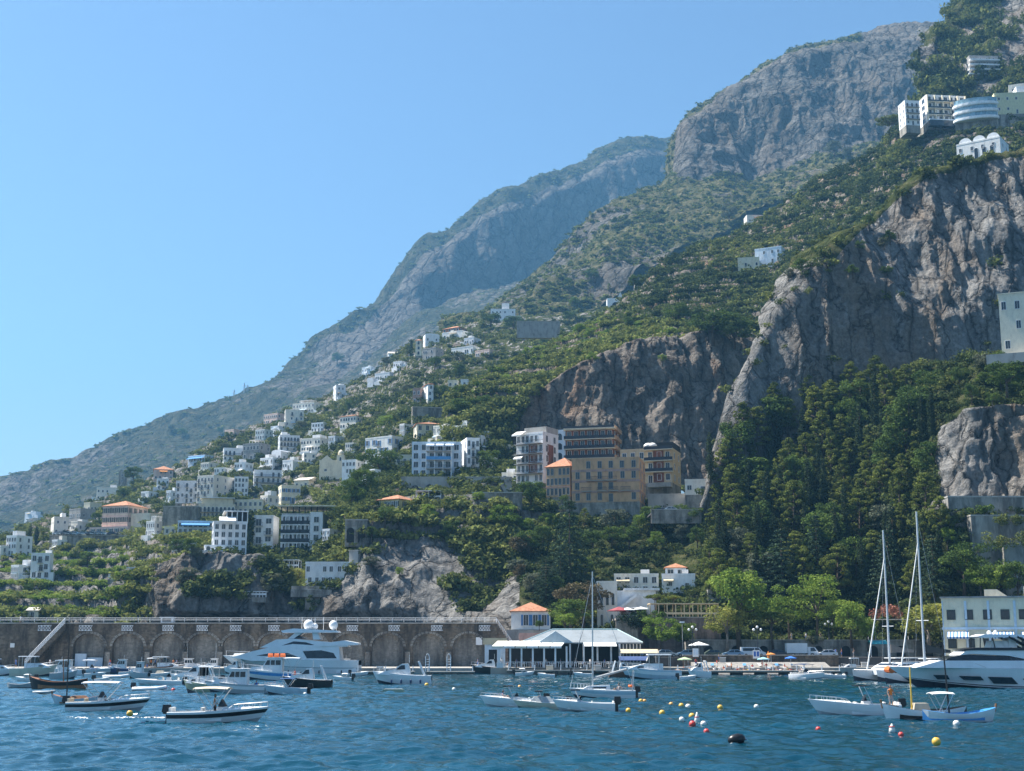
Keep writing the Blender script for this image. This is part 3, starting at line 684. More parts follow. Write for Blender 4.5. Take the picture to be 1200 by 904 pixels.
WM = {}
def window_mesh(w, h, style, frame, shut):
    k = (round(w, 2), round(h, 2), style, frame.name, shut.name if shut else '')
    if k in WM: return WM[k]
    f = MB(); t = 0.11
    def arch(w_, h_, n=8):
        r = w_ / 2; return [(-r, 0), (r, 0)] + [(r * math.cos(a), h_ - r + r * math.sin(a)) for a in [PI * i / n for i in range(n + 1)]]
    pn = MB()
    if style == 'arch':
        o, i = arch(w + 2 * t, h + t), arch(w, h)
        pn.prism(i, -0.02, 0.05); f.prism([(x, z - 0.02) for x, z in o], 0.0, 0.045)
        f2 = MB(); f = MB(); n = len(o)
        vs = [(x, -0.09, z) for x, z in o] + [(x, -0.09, z) for x, z in i] + [(x, 0.05, z) for x, z in o] + [(x, 0.05, z) for x, z in i]
        f.add(vs, [(a, (a + 1) % n, n + (a + 1) % n, n + a) for a in range(n)] + [(a, a + 2 * n, (a + 1) % n + 2 * n, (a + 1) % n) for a in range(n)] + [(n + a, n + (a + 1) % n, 3 * n + (a + 1) % n, 3 * n + a) for a in range(n)])
    else:
        pn.span(-w / 2, w / 2, -0.02, 0.05, 0, h)
        for x in (-w / 2 - t / 2, w / 2 + t / 2): f.span(x - t / 2, x + t / 2, -0.09, 0.05, -t, h + t)
        f.span(-w / 2, w / 2, -0.09, 0.05, h, h + t); f.span(-w / 2, w / 2, -0.13, 0.05, -t, 0)
        f.span(-0.03, 0.03, -0.05, 0.0, 0, h)
    f.mi(1)
    if shut:
        for s in (-1, 1): f.span(s * (w / 2 + t + 0.02), s * (w / 2 + t + w * 0.42), -0.07, 0.04, -0.05, h + 0.05)
    WM[k] = (f.mesh('window', [frame, shut or frame]), pn.mesh('pane', m_glass)); return WM[k]
def put_window(root, x, y, z, rz, w, h, style='rect', frame=None, shut=None, sub=True, name='window'):
    fm, pm = window_mesh(w, h, style, frame or m_frame, shut)
    o = link(name, fm, root, (x, y, z)); o.rotation_euler.z = rz
    link('pane', pm, o)
    return o
BM = {}
def balcony_mesh(w, d, rail, slab=None, solid=False):
    k = (round(w, 2), round(d, 2), rail.name, solid)
    if k in BM: return BM[k]
    b = MB(); b.span(-w / 2, w / 2, -d, 0.05, -0.16, 0.0)
    b.mi(1)
    if solid:
        b.span(-w / 2, w / 2, -d, -d + 0.1, 0.003, 0.95)
        for s in (-1, 1): b.span(s * w / 2, s * (w / 2 - 0.1), -d + 0.1, 0.05, 0.003, 0.95)
    else:
        b.span(-w / 2, w / 2, -d + 0.02, -d + 0.07, 0.92, 1.0)
        for s in (-1, 1): b.span(s * (w / 2 - 0.05), s * w / 2, -d + 0.07, 0.0, 0.92, 1.0)
        n = max(3, int(w / 0.28))
        for i in range(n + 1):
            x = -w / 2 + 0.025 + (w - 0.05) * i / n; b.span(x - 0.025, x + 0.025, -d + 0.025, -d + 0.065, 0.0, 0.92)
    BM[k] = b.mesh('balcony', [slab or m_conc, rail]); return BM[k]
def hip_roof(w, d, h, ov, z, m, root, name='roof', ridge=None):
    W2, D2 = w / 2 + ov, d / 2 + ov; rl = (max(0, w / 2 - d / 2) if ridge is None else ridge)
    b = MB(); vs = [(-W2, -D2, z), (W2, -D2, z), (W2, D2, z), (-W2, D2, z), (-rl, 0, z + h), (rl + 0.01, 0, z + h), (-W2, -D2, z - 0.15), (W2, -D2, z - 0.15), (W2, D2, z - 0.15), (-W2, D2, z - 0.15)]
    b.add(vs, [(0, 1, 5, 4), (1, 2, 5), (2, 3, 4, 5), (3, 0, 4), (6, 9, 8, 7), (0, 6, 7, 1), (1, 7, 8, 2), (2, 8, 9, 3), (3, 9, 6, 0)])
    return b.build(name, m, root)
def gable_roof(w, d, h, ov, z, m, root):
    b = MB(); b.prism([(-d / 2 - ov, z - 0.1), (d / 2 + ov, z - 0.1), (d / 2 + ov, z), (0, z + h), (-d / 2 - ov, z)], -w / 2 - ov, w / 2 + ov, 'x'); return b.build('roof', m, root)
FOOT = []
def ground_Y(l, r, base, layers=None):
    ys = [p.y for p in (hit(px, base, layers) for px in (l + 2, (l + r) / 2, r - 2)) if p is not None]
    return (min(ys) + sum(ys) / len(ys)) / 2 if ys else 400
WHITES = [m_white, m_white, mat('white_limewash', (0.78, 0.78, 0.76), 0.9, 0.12, 0.6), mat('warm_white_plaster', (0.80, 0.75, 0.66), 0.85, 0.1), mat('grey_white_plaster', (0.70, 0.72, 0.75), 0.9, 0.14)]
def px_ok(l, r): return l < 700
def house(name, label, l, r, top, base, wall=None, yaw=0.0, dep=9.0, fl=2, bays=3, sbays=2, roof='flat', Y=None, win=(0.85, 1.35), style='rect', frame=None, shut=None, bal=None, cat='house', group=None, roofm=None, found=6.0, extra=None, skipf=(), ground=True, baywin=None, rh=None):
    hr = random.Random(int(l * 7 + top * 13)); auto = wall is None and cat == 'house' and roof == 'flat' and hr.random() < .7 and px_ok(l, r)
    wall = wall or hr.choice(WHITES)
    if Y is None: Y = ground_Y(l, r, base) - 0.5
    if cat == 'house' and r < 600 and -25 < yaw <= 10 and dep < 11 and sbays: yaw = -32 - yaw * .5; l -= 1.5; r += 2.5; bays += 1
    yaw = math.radians(yaw); cx = (l + r) / 2; bear = math.atan2(max(0, cx - 600), F)
    P0 = W(cx, base, Y); h = float(W(cx, top, Y)[2] - P0[2]); Wt = (r - l) / F * float((P0 - [0, 0, CAMH]) @ CF)
    w = max(2.5, (Wt - dep * abs(math.sin(yaw))) / math.cos(yaw))
    rh_ = 0.0
    if roof in ('hip', 'gable'): rh_ = rh if rh is not None else min(0.24 * min(w, dep) + 0.3, 0.3 * h); h -= rh_
    c = Vector((P0[0], Y + dep / 2 * math.cos(yaw) + w / 2 * abs(math.sin(yaw)), P0[2]))
    c.x = P0[0] * (c.y / Y) if cx > 600 else P0[0] * (c.y / Y) * 0.5 + P0[0] * 0.5
    root = empty(name, c, yaw - bear, label, cat, group)
    b = MB(); b.span(-w / 2, w / 2, -dep / 2, dep / 2, 0, h)
    b.build('wall', wall, root)
    if found:
        f = MB(); f.span(-w / 2 + 0.06, w / 2 - 0.06, -dep / 2 + 0.06, dep / 2 - 0.06, -found, 0.002); f.build('foundation', wall if cat in ('house', 'hut') and Y > 380 else m_stone, root)
    if roof == 'flat':
        f = MB(); t = 0.22; H = 0.55
        for s in (-1, 1):
            f.span(-w / 2 - 0.06, w / 2 + 0.06, s * (dep / 2 + 0.06), s * (dep / 2 - t), h + 0.002, h + H)
            f.span(s * (w / 2 + 0.06), s * (w / 2 - t), -dep / 2 + t, dep / 2 - t, h + 0.002, h + H)
        f.mi(1); f.span(-w / 2 + t, w / 2 - t, -dep / 2 + t, dep / 2 - t, h + 0.002, h + 0.08)
        f.build('roof', [wall, roofm or m_flat], root)
    elif roof == 'hip': hip_roof(w, dep, rh_, 0.4, h + 0.15, roofm or m_tile, root)
    elif roof == 'gable': gable_roof(w, dep, rh_, 0.35, h + 0.1, roofm or m_tile, root)
    elif roof == 'vault':
        f = MB(); f.prism([(-w / 2, h + 0.002)] + [(-w / 2 * math.cos(PI * i / 10), h + 0.002 + 0.9 * math.sin(PI * i / 10)) for i in range(1, 10)] + [(w / 2, h + 0.002)], -dep / 2, dep / 2); f.build('roof', wall, root)
    fh = h / fl; ww, wh = win; wh = min(wh, fh * 0.62)
    faces = [(0.0, w, bays, lambda t: (t, -dep / 2), 'f')]
    sw = -1 if yaw > 0 else 1
    if sbays and abs(yaw) > 0.05: faces.append((-PI / 2 if sw < 0 else PI / 2, dep, sbays, (lambda t: (-w / 2, -t)) if sw < 0 else (lambda t: (w / 2, t)), 's'))
    for rz, wid, nb, pos, tagf in faces:
        for k in range(fl):
            if (tagf, k) in skipf: continue
            for i in range(nb):
                if cat in ('house', 'apartment block') and nb > 2 and hr.random() < 0.13: continue
                t = wid * ((i + 0.5 + (hr.random() - 0.5) * (0.3 if cat == 'house' else 0.05)) / nb - 0.5); x, y = pos(t)
                door = (k == 0 and ground and i == nb // 2 and tagf == 'f')
                z = k * fh + (fh - wh) * 0.5 + 0.1
                if bal and (bal == 'all' or (bal == 'mid' and i == nb // 2) or (bal == 'alt' and (i + k) % 2)) and k > 0 and tagf == 'f': z = k * fh + 0.1; hh = min(2.1, fh * 0.72)
                else: hh = wh
                if door: z, hh = 0.12, min(2.1, fh * 0.75)
                put_window(root, x, y, z, rz, min(ww, wid / nb * 0.55), hh, style, frame, shut, name='door' if door else 'window')
                if bal and k > 0 and tagf == 'f' and (bal in ('mid', 'alt')) and z < k * fh + 0.2:
                    o = link('balcony', balcony_mesh(min(wid / nb * 0.85, ww + 1.1), 0.9, m_rail), root, (x, y, k * fh + 0.02)); o.rotation_euler.z = rz
            if bal == 'all' and k > 0 and tagf == 'f':
                x, y = pos(0); o = link('balcony', balcony_mesh(wid - 0.1, 1.2, m_rail), root, (x, y, k * fh + 0.02)); o.rotation_euler.z = rz
    if extra: extra(root, w, dep, h, fh)
    if auto:
        sd_ = hr.choice((-1, 1)); aw = w * hr.uniform(.2, .4); ah = fh * hr.uniform(.5, .95); m2 = hr.choice(WHITES)
        b = MB(); b.span(sd_ * w / 2 + sd_ * .02, sd_ * (w / 2 + aw), -dep / 2 + hr.uniform(-1.5, 1), dep / 2, -3, ah); b.build('annex', m2, root)
        b = MB(); b.span(-w * .4, w * hr.uniform(0, .4), -dep / 2 - hr.uniform(1.2, 2.6), -dep / 2 - .15, -2.5, hr.uniform(-.3, .5)); b.build('front_terrace', m2, root)
        if hr.random() < .6: b = MB(); q = hr.uniform(-.35, .2) * w; b.span(q, q + hr.uniform(1.5, 3), -1.5, 1.5, h + .09, h + hr.uniform(1.2, 2.4)); b.build('roof_hut', m2, root)
        if hr.random() < .5: awning(root, hr.uniform(-.2, .2) * w, -dep / 2 - .1, min(fh * .9, h - .1), 0, w * .35, 1.8, .6, hr.choice([m_awn_w, m_awn_c, m_pblue]))
    FOOT.append((c.x, c.y, max(w, dep) * 0.6 + 1, name))
    return root

def awning(root, x, y, z, rz, w, d, drop_, m, name='awning'):
    b = MB(); b.add([(-w / 2, 0, 0), (w / 2, 0, 0), (w / 2, -d, -drop_), (-w / 2, -d, -drop_), (-w / 2, 0, 0.05), (w / 2, 0, 0.05), (w / 2, -d, -drop_ + 0.05), (-w / 2, -d, -drop_ + 0.05), (-w / 2, -d, -drop_ - 0.3), (w / 2, -d, -drop_ - 0.3)],
                    [(0, 3, 2, 1), (4, 5, 6, 7), (0, 1, 5, 4), (1, 2, 6, 5), (3, 0, 4, 7), (8, 9, 2, 3), (7, 6, 2, 3)])
    o = b.build(name, m, root, (x, y, z)); o.rotation_euler.z = rz; return o
def pergola_on(root, w, d, h, m, name='pergola', n=5, y0=0, z0=0):
    b = MB()
    for i in range(n):
        x = -w / 2 + 0.15 + (w - 0.3) * i / (n - 1)
        for y in (y0 - d / 2 + 0.1, y0 + d / 2 - 0.1): b.span(x - 0.09, x + 0.09, y - 0.09, y + 0.09, z0, z0 + h)
    b.span(-w / 2, w / 2, y0 - d / 2, y0 + d / 2, z0 + h + 0.002, z0 + h + 0.14)
    return b.build(name, m, root)

H_ = house
def ex_terr(root, w, d, h, fh):          # roof terrace with pergola
    pergola_on(root, w * 0.55, d * 0.6, 2.2, m_white, 'roof_pergola', 4, 0, h + 0.09)
def ex_box(fx=0.2, fw=0.35, m=None, hh=2.4):
    def f(root, w, d, h, fh):
        b = MB(); b.span(w * (fx - fw / 2), w * (fx + fw / 2), -d * 0.2, d * 0.35, h + 0.09, h + hh); b.build('stair_turret', m or m_white, root)
    return f
def ex_chim(root, w, d, h, fh):
    b = MB(); b.box((w * 0.25, 0, h + 1.2), (0.7, 0.7, 1.8)); b.box((w * 0.25, 0, h + 2.25), (0.95, 0.95, 0.25)); b.build('chimney', m_cream, root)
def ex_awn(m, k=1, fw=0.6):
    def f(root, w, d, h, fh): awning(root, 0, -d / 2 - 0.1, k * fh + fh * 0.85, 0, w * fw, 1.8, 0.7, m)
    return f
G1 = 'white houses scattered over the village spur'
# left edge and left terraces
H_('white_house', 'low white house with dark openings at the far left edge above the terraces', -14, 16, 641, 656, fl=2, bays=5, dep=9)
H_('white_house', 'white stepped house behind the low one at the left edge', 8, 29, 629, 652, fl=3, bays=3, yaw=-15, dep=8, extra=ex_box(-0.2, 0.4))
H_('white_house', 'low arcaded white wing on the left terraces', 14, 38, 664, 679, fl=2, bays=5, win=(1.1, 1.6), dep=8)
H_('white_house', 'taller white house with deep porch beside the arcaded wing', 31, 59, 650, 679, fl=3, bays=3, win=(1.5, 1.8), yaw=12, dep=9, roofm=m_cream, bal='mid')
H_('white_house', 'blank walled white house on the ridge left of the pink hotel', 53, 80, 607, 628, fl=2, bays=2, win=(0.7, 1.0), yaw=25, dep=10, extra=ex_box(0.2, 0.3))
H_('grey_house', 'long low grey stone house up from the blank walled one', 80, 106, 597, 611, m_grey, fl=1, bays=5, dep=8, yaw=10)
H_('cottage', 'small cream cottage with pale roof right behind the long grey house', 99, 113, 590, 603, m_cream, fl=1, bays=2, dep=7)
def ex_pink(root, w, d, h, fh):
    for z in (fh * 1.02, fh * 2.05, h - 0.15):
        b = MB(); b.span(-w / 2 - 0.12, w / 2 + 0.12, -d / 2 - 0.12, d / 2 + 0.12, z, z + 0.22); b.build('string_course', m_cream, root)
    b = MB(); b.span(-w / 2 - 3.2, w / 2 + 2.5, -d / 2 - 3.5, d / 2, -2.5, fh * 0.72); b.build('terrace_base', m_pink, root)
    for i in range(6): put_window(root, -w / 2 - 1.5 + (w + 3.5) * i / 5.6, -d / 2 - 3.5, 0.4, 0, 0.9, 1.5, shut=m_shut_g)
    b = MB(); b.span(w / 2 + 0.14, w / 2 + 9, -d / 2 + 2, d / 2, -3, fh * 2.2); b.build('rear_wing', m_cream, root)
H_('pink_hotel', 'big pink hotel with hipped tile roof and rows of dark windows', 119, 165, 585, 626, m_pink, fl=3, bays=6, sbays=4, yaw=-18, dep=14, roof='hip', rh=2.6, win=(1.0, 1.9), frame=m_cream, shut=m_shut_g, cat='hotel', extra=ex_pink, ground=False)
H_('white_house', 'white house with arcaded loggia above and behind the pink hotel', 111, 138, 572, 587, fl=2, bays=5, yaw=12, dep=8, style='arch', extra=ex_box(0.25, 0.3))
def ex_tower(root, w, d, h, fh):
    b = MB()
    for i in range(4): b.box((-w / 2 + 0.5 + i * (w - 1) / 3, -d / 2 + 0.3, h + 0.9), (0.7, 0.6, 0.9))
    b.build('battlement', m_stone, root)
H_('ruined_tower', 'narrow grey ruined tower beside a round tree on the ridge', 139, 147, 554, 574, m_stone, fl=3, bays=1, sbays=0, dep=4, cat='tower', extra=ex_tower, ground=False)
H_('villa', 'pinkish villa with overlapping terracotta roofs high on the left', 176, 203, 545, 563, m_pink, fl=2, bays=4, yaw=14, dep=10, roof='hip', extra=ex_awn(m_awn_o, 1, 0.4))
H_('white_house', 'small white house below the pinkish terracotta villa', 180, 198, 562, 575, fl=2, bays=3, dep=8, yaw=15)
H_('white_apartments', 'long white block with dark windows and iron balconies, lower left half', 207, 233, 565, 590, fl=4, bays=5, dep=10, bal='alt', cat='apartment block')
H_('white_apartments', 'taller white block with a blank cream end wall joined to the long white one', 230, 272, 558, 589, fl=4, bays=5, sbays=3, yaw=-28, dep=15, bal='alt', cat='apartment block')
H_('white_apartments', 'narrow white block with four rows of windows right of the blank cream end wall', 271, 291, 560, 584, fl=4, bays=4, dep=9, yaw=10, cat='apartment block')
H_('white_house', 'white house with big balconies and a canopy below the small stepped house', 293, 330, 552, 572, fl=3, bays=5, dep=10, yaw=12, bal='all', extra=ex_awn(m_awn_c, 0, 0.5))
H_('white_house', 'stepped white house with vaulted roof and five windows in a row', 305, 330, 537, 551, fl=2, bays=5, dep=8, yaw=8, extra=ex_box(-0.25, 0.3))
H_('white_house', 'arched white upper storey behind the stepped house', 319, 338, 529, 542, fl=1, bays=2, dep=8, roof='vault', style='arch')
def ex_arcade(root, w, d, h, fh):
    b = MB(); b.span(-w / 2 + 1, w / 2 - 1, -d / 2 + 0.5, d / 2, h + 0.6, h + 2.6); b.build('set_back_storey', m_cream, root)
    b = MB(); b.span(-w / 2 + 0.2, w / 2 - 0.2, -d / 2 - 0.6, d / 2, h + 2.62, h + 2.85); b.build('canopy', m_white, root)
H_('arcaded_hotel', 'cream hotel with rows of arcaded balconies and flat canopy roof', 228, 276, 592, 608, m_cream, fl=2, bays=9, yaw=10, dep=12, style='arch', win=(1.2, 1.9), cat='hotel', extra=ex_arcade, ground=False, bal='all')
H_('cream_building', 'long plain cream building running right from the arcaded hotel', 268, 312, 587, 603, m_cream, fl=2, bays=7, dep=9, yaw=-6, cat='building')
H_('white_house', 'small white tower house at the end of the long plain cream building', 306, 322, 582, 598, fl=2, bays=2, dep=6, extra=ex_box(0.2, 0.4))
H_('cream_house', 'cream house with slanting roofs and a blue door on the rocky path', 323, 352, 570, 590, m_cream, fl=2, bays=4, yaw=18, dep=8, shut=m_shut_b)
H_('cream_house', 'cream gabled barn just above the house with the blue door', 346, 370, 558, 574, m_cream, fl=1, bays=2, yaw=-20, dep=9, roof='gable', roofm=m_flat)
def ex_church(root, w, d, h, fh):
    b = MB(); b.prism([(-w * 0.5, h), (w * 0.1, h), (-w * 0.2, h + 2.6)], -d / 2 - 0.05, d / 2 - 1); b.build('gable', m_cream, root)
    t = MB(); t.span(w * 0.2, w * 0.5, -d / 2 - 0.4, -d / 2 + 2.4, 0, h + 2.6); t.build('bell_tower', m_cream, root)
    t = MB(); t.smooth = True; t.lathe((w * 0.35, -d / 2 + 1, h + 2.6), [(1.25, 0), (1.2, 1.0), (0.8, 1.8), (0.15, 2.3)], 12); t.build('cupola', m_cream, root)
    put_window(root, w * 0.35, -d / 2 - 0.4, h + 0.2, 0, 0.7, 1.5, 'arch')
H_('church', 'little cream church with a gable and a domed bell tower above the dark trees', 375, 404, 541, 562, m_cream, fl=1, bays=2, dep=12, win=(0.9, 0.9), cat='church', extra=ex_church)
H_('white_house', 'white house with stair right of the little church', 402, 424, 540, 556, fl=2, bays=3, dep=8, yaw=-20)
# the white hotels on the promontory
def ex_h19(root, w, d, h, fh):
    awning(root, -w * 0.1, -d / 2 - 0.15, h + 1.6, 0, w * 0.5, 2.6, 1.2, m_awn_w)
    b = MB(); b.span(-w * 0.12, w * 0.5, -d / 2 + 0.4, d / 2, h + 0.1, h + 3.0); b.build('restaurant_storey', m_dark, root)
    b = MB(); b.span(-w * 0.2, w * 0.53, -d / 2 - 0.2, d / 2, h + 3.002, h + 3.3)
    for i in range(5): b.span(-w * 0.12 + i * w * 0.155 - 0.12, -w * 0.12 + i * w * 0.155 + 0.12, -d / 2 + 0.1, -d / 2 + 0.38, h + 0.1, h + 3.0)
    b.build('roof_slab', m_white, root)
    b = MB(); b.span(-w / 2 - 2.2, -w * 0.08, -d / 2 - 3.2, -d / 2 - 0.02, -1.5, fh * 1.1)
    b.span(-w / 2 - 3.6, -w * 0.2, -d / 2 - 4.8, -d / 2 - 3.22, -2, fh * 0.35); b.build('lower_terrace', m_white, root)
    for i in range(3): put_window(root, -w / 2 - 1.2 + i * 2.4, -d / 2 - 3.2, 0.4, 0, 1.0, 1.5, 'arch')
H_('white_hotel', 'white cliff hotel with a dark glazed top storey and stepped terraces on the promontory', 239, 290, 613, 650, fl=4, bays=5, sbays=3, dep=12, yaw=14, cat='hotel', extra=ex_h19, win=(0.85, 1.3), ground=False)
H_('white_annex', 'low annex with blue and white awnings left of the promontory hotel', 205, 250, 612, 626, m_pblue, fl=2, bays=7, dep=8, yaw=10, cat='hotel annex', extra=ex_awn(m_awn_b, 1, 0.8), win=(1.3, 1.7))
H_('cream_hut', 'small cream hut at the left foot of the annex with blue awnings', 193, 207, 619, 627, m_cream, fl=1, bays=2, dep=5, cat='hut')
H_('stone_house', 'narrow white house against the grey retaining wall', 172, 192, 612, 629, fl=2, bays=3, dep=7, extra=ex_terr)
def ex_ivy(root, w, d, h, fh):
    g = np.random.default_rng(3); V_, t = cloud(900, [(-w * 0.5 - 1.2, -d / 2, h * (0.1 + 0.13 * k), 1.5, 1.6) for k in range(8)], 0.45, g)
    o = link('creeper', np_mesh('creeper', V_, quads(900), LM['dark'], fattr={'tint': t}), root)
H_('white_hotel', 'narrow white middle block with one wide dark window between creeper and grey wall', 298, 321, 606, 648, fl=4, bays=2, dep=10, cat='hotel', win=(1.9, 1.5), extra=ex_ivy, bal='alt')
def ex_wing(root, w, d, h, fh):
    n = 7; aw = w * 0.68 / n
    for k in range(4):
        b = MB(); b.span(-w / 2, w * 0.18, -d / 2 - 1.5, -d / 2 - 0.02, k * fh - 0.12, k * fh + 0.06); b.mi(1)
        b.span(-w / 2, w * 0.18, -d / 2 - 1.5, -d / 2 - 1.42, k * fh + 0.062, k * fh + 0.95); b.build('gallery', [m_dark, m_rail], root)
    for k in range(4):
        z = k * fh + 0.06; b = MB()
        for i in range(n + 1):
            x = -w / 2 + 0.15 + (w * 0.68 - 0.3) * i / n; b.span(x - 0.13, x + 0.13, -d / 2 - 1.4, -d / 2 - 1.15, z, z + fh * 0.8)
        b.span(-w / 2, w * 0.18, -d / 2 - 1.42, -d / 2 - 1.14, z + fh * 0.801, z + fh - 0.19); b.build('arcade', m_white, root)
    b = MB(); b.span(w * 0.2, w * 0.5, -d / 2 - 1.8, -d / 2 + 0.02, -0.5, h + 0.8); b.build('stair_bay', m_white, root)
    for k in range(4): put_window(root, w * 0.35, -d / 2 - 1.8, k * fh + 0.4, 0, 1.4, 1.6)
    b = MB(); b.span(-w / 2 - 1.5, w / 2 + 4, -d / 2 - 2.5, d / 2, h + 2.4, h + 2.75); b.mi(1)
    for i in range(8): b.span(-w / 2 + i * w / 7 - 0.15, -w / 2 + i * w / 7 + 0.15, -d / 2 - 1.5, -d / 2 - 1.2, h + 0.5, h + 2.4)
    b.build('roof_canopy', [m_cream, m_dark], root)
H_('white_hotel', 'long white hotel wing with four rows of arched galleries under a flat canopy', 331, 380, 604, 646, fl=4, bays=7, dep=12, cat='hotel', win=(1.0, 1.8), style='arch', extra=ex_wing, ground=False)
def long_terrace(name, label, l, r, top, base, n, Y=None, m=None, solid=False, dep=4.5, cat='pergola', rm=None):
    Y = Y or ground_Y(l, r, base) - 0.3; P0 = W((l + r) / 2, base, Y); h = float(W((l + r) / 2, top, Y)[2] - P0[2]); w = (r - l) / F * Y
    root = empty(name, (P0[0], Y + dep / 2, P0[2]), 0, label, cat)
    b = MB()
    for i in range(n):
        x = -w / 2 + 0.12 + (w - 0.24) * i / (n - 1)
        b.span(x - 0.1, x + 0.1, -dep / 2, -dep / 2 + 0.2, 0, h - 0.2)
        b.span(x - 0.1, x + 0.1, dep / 2 - 0.2, dep / 2, 0, h - 0.2)
    b.build('pillars', m or m_white, root) if False else b.build('posts', m or m_white, root)
    b = MB(); b.span(-w / 2, w / 2, -dep / 2 - 0.3, dep / 2, h - 0.198, h); b.build('roof', rm or m or m_white, root)
    b = MB(); b.span(-w / 2, w / 2, -dep / 2 - 0.6, dep / 2 + 3, -1.3, -0.02); b.build('terrace_base', m_stone, root)
    b = MB(); b.span(-w / 2, w / 2, -dep / 2 - 0.15, -dep / 2 - 0.08, 0.5, 0.95); b.build('parapet', m or m_white, root)
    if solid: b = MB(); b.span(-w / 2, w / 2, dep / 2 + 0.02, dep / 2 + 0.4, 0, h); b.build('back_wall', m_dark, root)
    return root
long_terrace('garden_terrace', 'long low white bathing terrace under the promontory hotels', 289, 350, 656, 666, 12, solid=True, cat='terrace')
long_terrace('pergola', 'long white pergola beside the yellow tile roofed house', 487, 517, 575, 585, 5, solid=True)
long_terrace('lower_platform', 'small pale platform among the rocks right of the promontory', 284, 312, 693, 700, 8, cat='terrace')
long_terrace('shed', 'blue roofed shed in the terraces right of the vines', 148, 164, 665, 673, 5, solid=True, rm=m_pblue, cat='shed')
long_terrace('greenhouse', 'little white glasshouse in the terraced garden', 127, 142, 673, 679, 5, solid=True, cat='greenhouse')
H_('hut', 'tiny tan hut with a pale roof on the lowest left terrace', 33, 46, 712, 725, m_cream, fl=1, bays=1, dep=4, roof='gable', roofm=m_flat, cat='hut')
# the white cube with its stairs
def ex_cube(root, w, d, h, fh):
    b = MB(); b.span(-w / 2 - 3.0, -w / 2 + w * 0.35, -d / 2 - 2.5, -d / 2 - 0.1, -1.0, -0.08); b.span(-w / 2 - 3.0, w / 2 - 4, -d / 2 - 3.2, d / 2, -2.8, -1.02); b.build('terrace_wall', m_stone, root)
    b = MB()
    for i in range(14): b.span(w / 2 + 0.2 + i * 0.45, w / 2 + 0.65 + i * 0.45, 0, 1.3, -0.8, 0.3 + i * 0.42)
    b.build('outside_stair', m_white, root)
H_('white_house', 'white two storey cube house on a stone terrace above the yacht', 359, 411, 661, 687, fl=2, bays=6, sbays=0, dep=10, Y=342, roof='flat', win=(0.8, 1.3), extra=ex_cube, shut=None, frame=m_white)
def retaining(name, label, l, r, top, base, Y=None, m=None, dep=2.5, yaw=0, cat='retaining wall', cope=True, arches=0, fd=3):
    Y = Y or ground_Y(l, r, base) - 0.6; P0 = W((l + r) / 2, base, Y); h = float(W((l + r) / 2, top, Y)[2] - P0[2]); w = (r - l) / F * Y
    root = empty(name, (P0[0], Y + dep / 2, P0[2]), math.radians(yaw), label, cat)
    b = MB(); b.span(-w / 2, w / 2, -dep / 2, dep / 2, -fd, h); b.build('wall_face', m or m_stone, root)
    if cope: b = MB(); b.span(-w / 2 - 0.1, w / 2 + 0.1, -dep / 2 - 0.12, dep / 2, h + 0.002, h + 0.3); b.build('coping', m_conc, root)
    for i in range(arches):
        x = -w / 2 + w * (i + 0.5) / arches; r_ = w / arches * 0.34
        b = MB(); b.prism([(x - r_, 0), (x + r_, 0)] + [(x + r_ * math.cos(PI * k / 10), h * 0.5 + r_ * math.sin(PI * k / 10)) for k in range(11)], -dep / 2 - 0.05, -dep / 2 + 0.3); b.build('blind_arch', m_dark, root)
    return root
retaining('retaining_wall', 'tall grey retaining wall under the long white block', 190, 231, 594, 618, dep=4)
retaining('retaining_wall', 'splayed stone wall with stairs below the white cube house', 356, 374, 692, 712, None, m_stone, 5, 8, fd=.5)
retaining('stone_arch_wall', 'grey stone wall pierced by arches on the rock left of the yellow house', 404, 430, 610, 636, None, m_stone, 4, 0, arches=2, fd=1)
retaining('grey_wall', 'broad stair flank in pale plaster left of the arched stone wall', 410, 422, 646, 658, None, m_conc, 2, -25, fd=1)
retaining('retaining_wall', 'long grey wall closing the valley high under the far ridge', 605, 657, 377, 389, 640, m_grey, 3)
retaining('retaining_wall', 'sloping stone wall below the pink tower house', 482, 520, 478, 492, None, m_stone, 3, 12)
retaining('retaining_wall', 'grey coast road wall right of the ochre apartments', 760, 822, 580, 592, 372, m_conc, 2.5, -6)
retaining('retaining_wall', 'pale garden wall on the headland under the balconied block', 553, 612, 578, 594, 366, m_stone, 2.5)
retaining('coast_road_wall', 'low pale wall of the coast road running below the stacked white houses', 470, 600, 560, 565, 388, m_conc, 2.5, cat='road wall')
retaining('coast_road_wall', 'low grey wall of the road under the pink hotel', 58, 165, 628, 633, None, m_stone, 2, cat='road wall')
retaining('block_house', 'square concrete block wall in the trees right of the road wall', 820, 846, 602, 616, 352, m_conc, 6, cat='retaining wall')
# upper village
H_('white_house', 'white house left of the ruined grey one in the middle of the spur', 258, 286, 526, 541, fl=2, bays=5, dep=9, yaw=14, style='arch', extra=ex_box(0.3, 0.3), bal='all')
H_('half_built_house', 'grey half ruined house with dark openings beside a white house', 285, 312, 520, 539, m_grey, fl=2, bays=4, dep=9, yaw=-12, win=(1.4, 1.8), extra=ex_terr)
H_('white_house', 'stack of small white rooms and terraces right of the half ruined house', 323, 351, 511, 529, fl=3, bays=6, dep=9, yaw=15, extra=ex_box(-0.25, 0.3), bal='all')
H_('white_house', 'white arched house right of the stack of small rooms', 353, 385, 514, 529, fl=2, bays=6, dep=10, yaw=-10, style='arch', extra=ex_box(0.1, 0.4))
H_('white_house', 'two storey white house on the upper ridge with terraced balconies', 331, 356, 481, 500, fl=3, bays=4, dep=9, yaw=12, bal='alt')
H_('white_house', 'long low white house with terrace roof at the top of the ridge', 343, 375, 472, 484, fl=2, bays=6, dep=9, yaw=-6, extra=ex_terr)
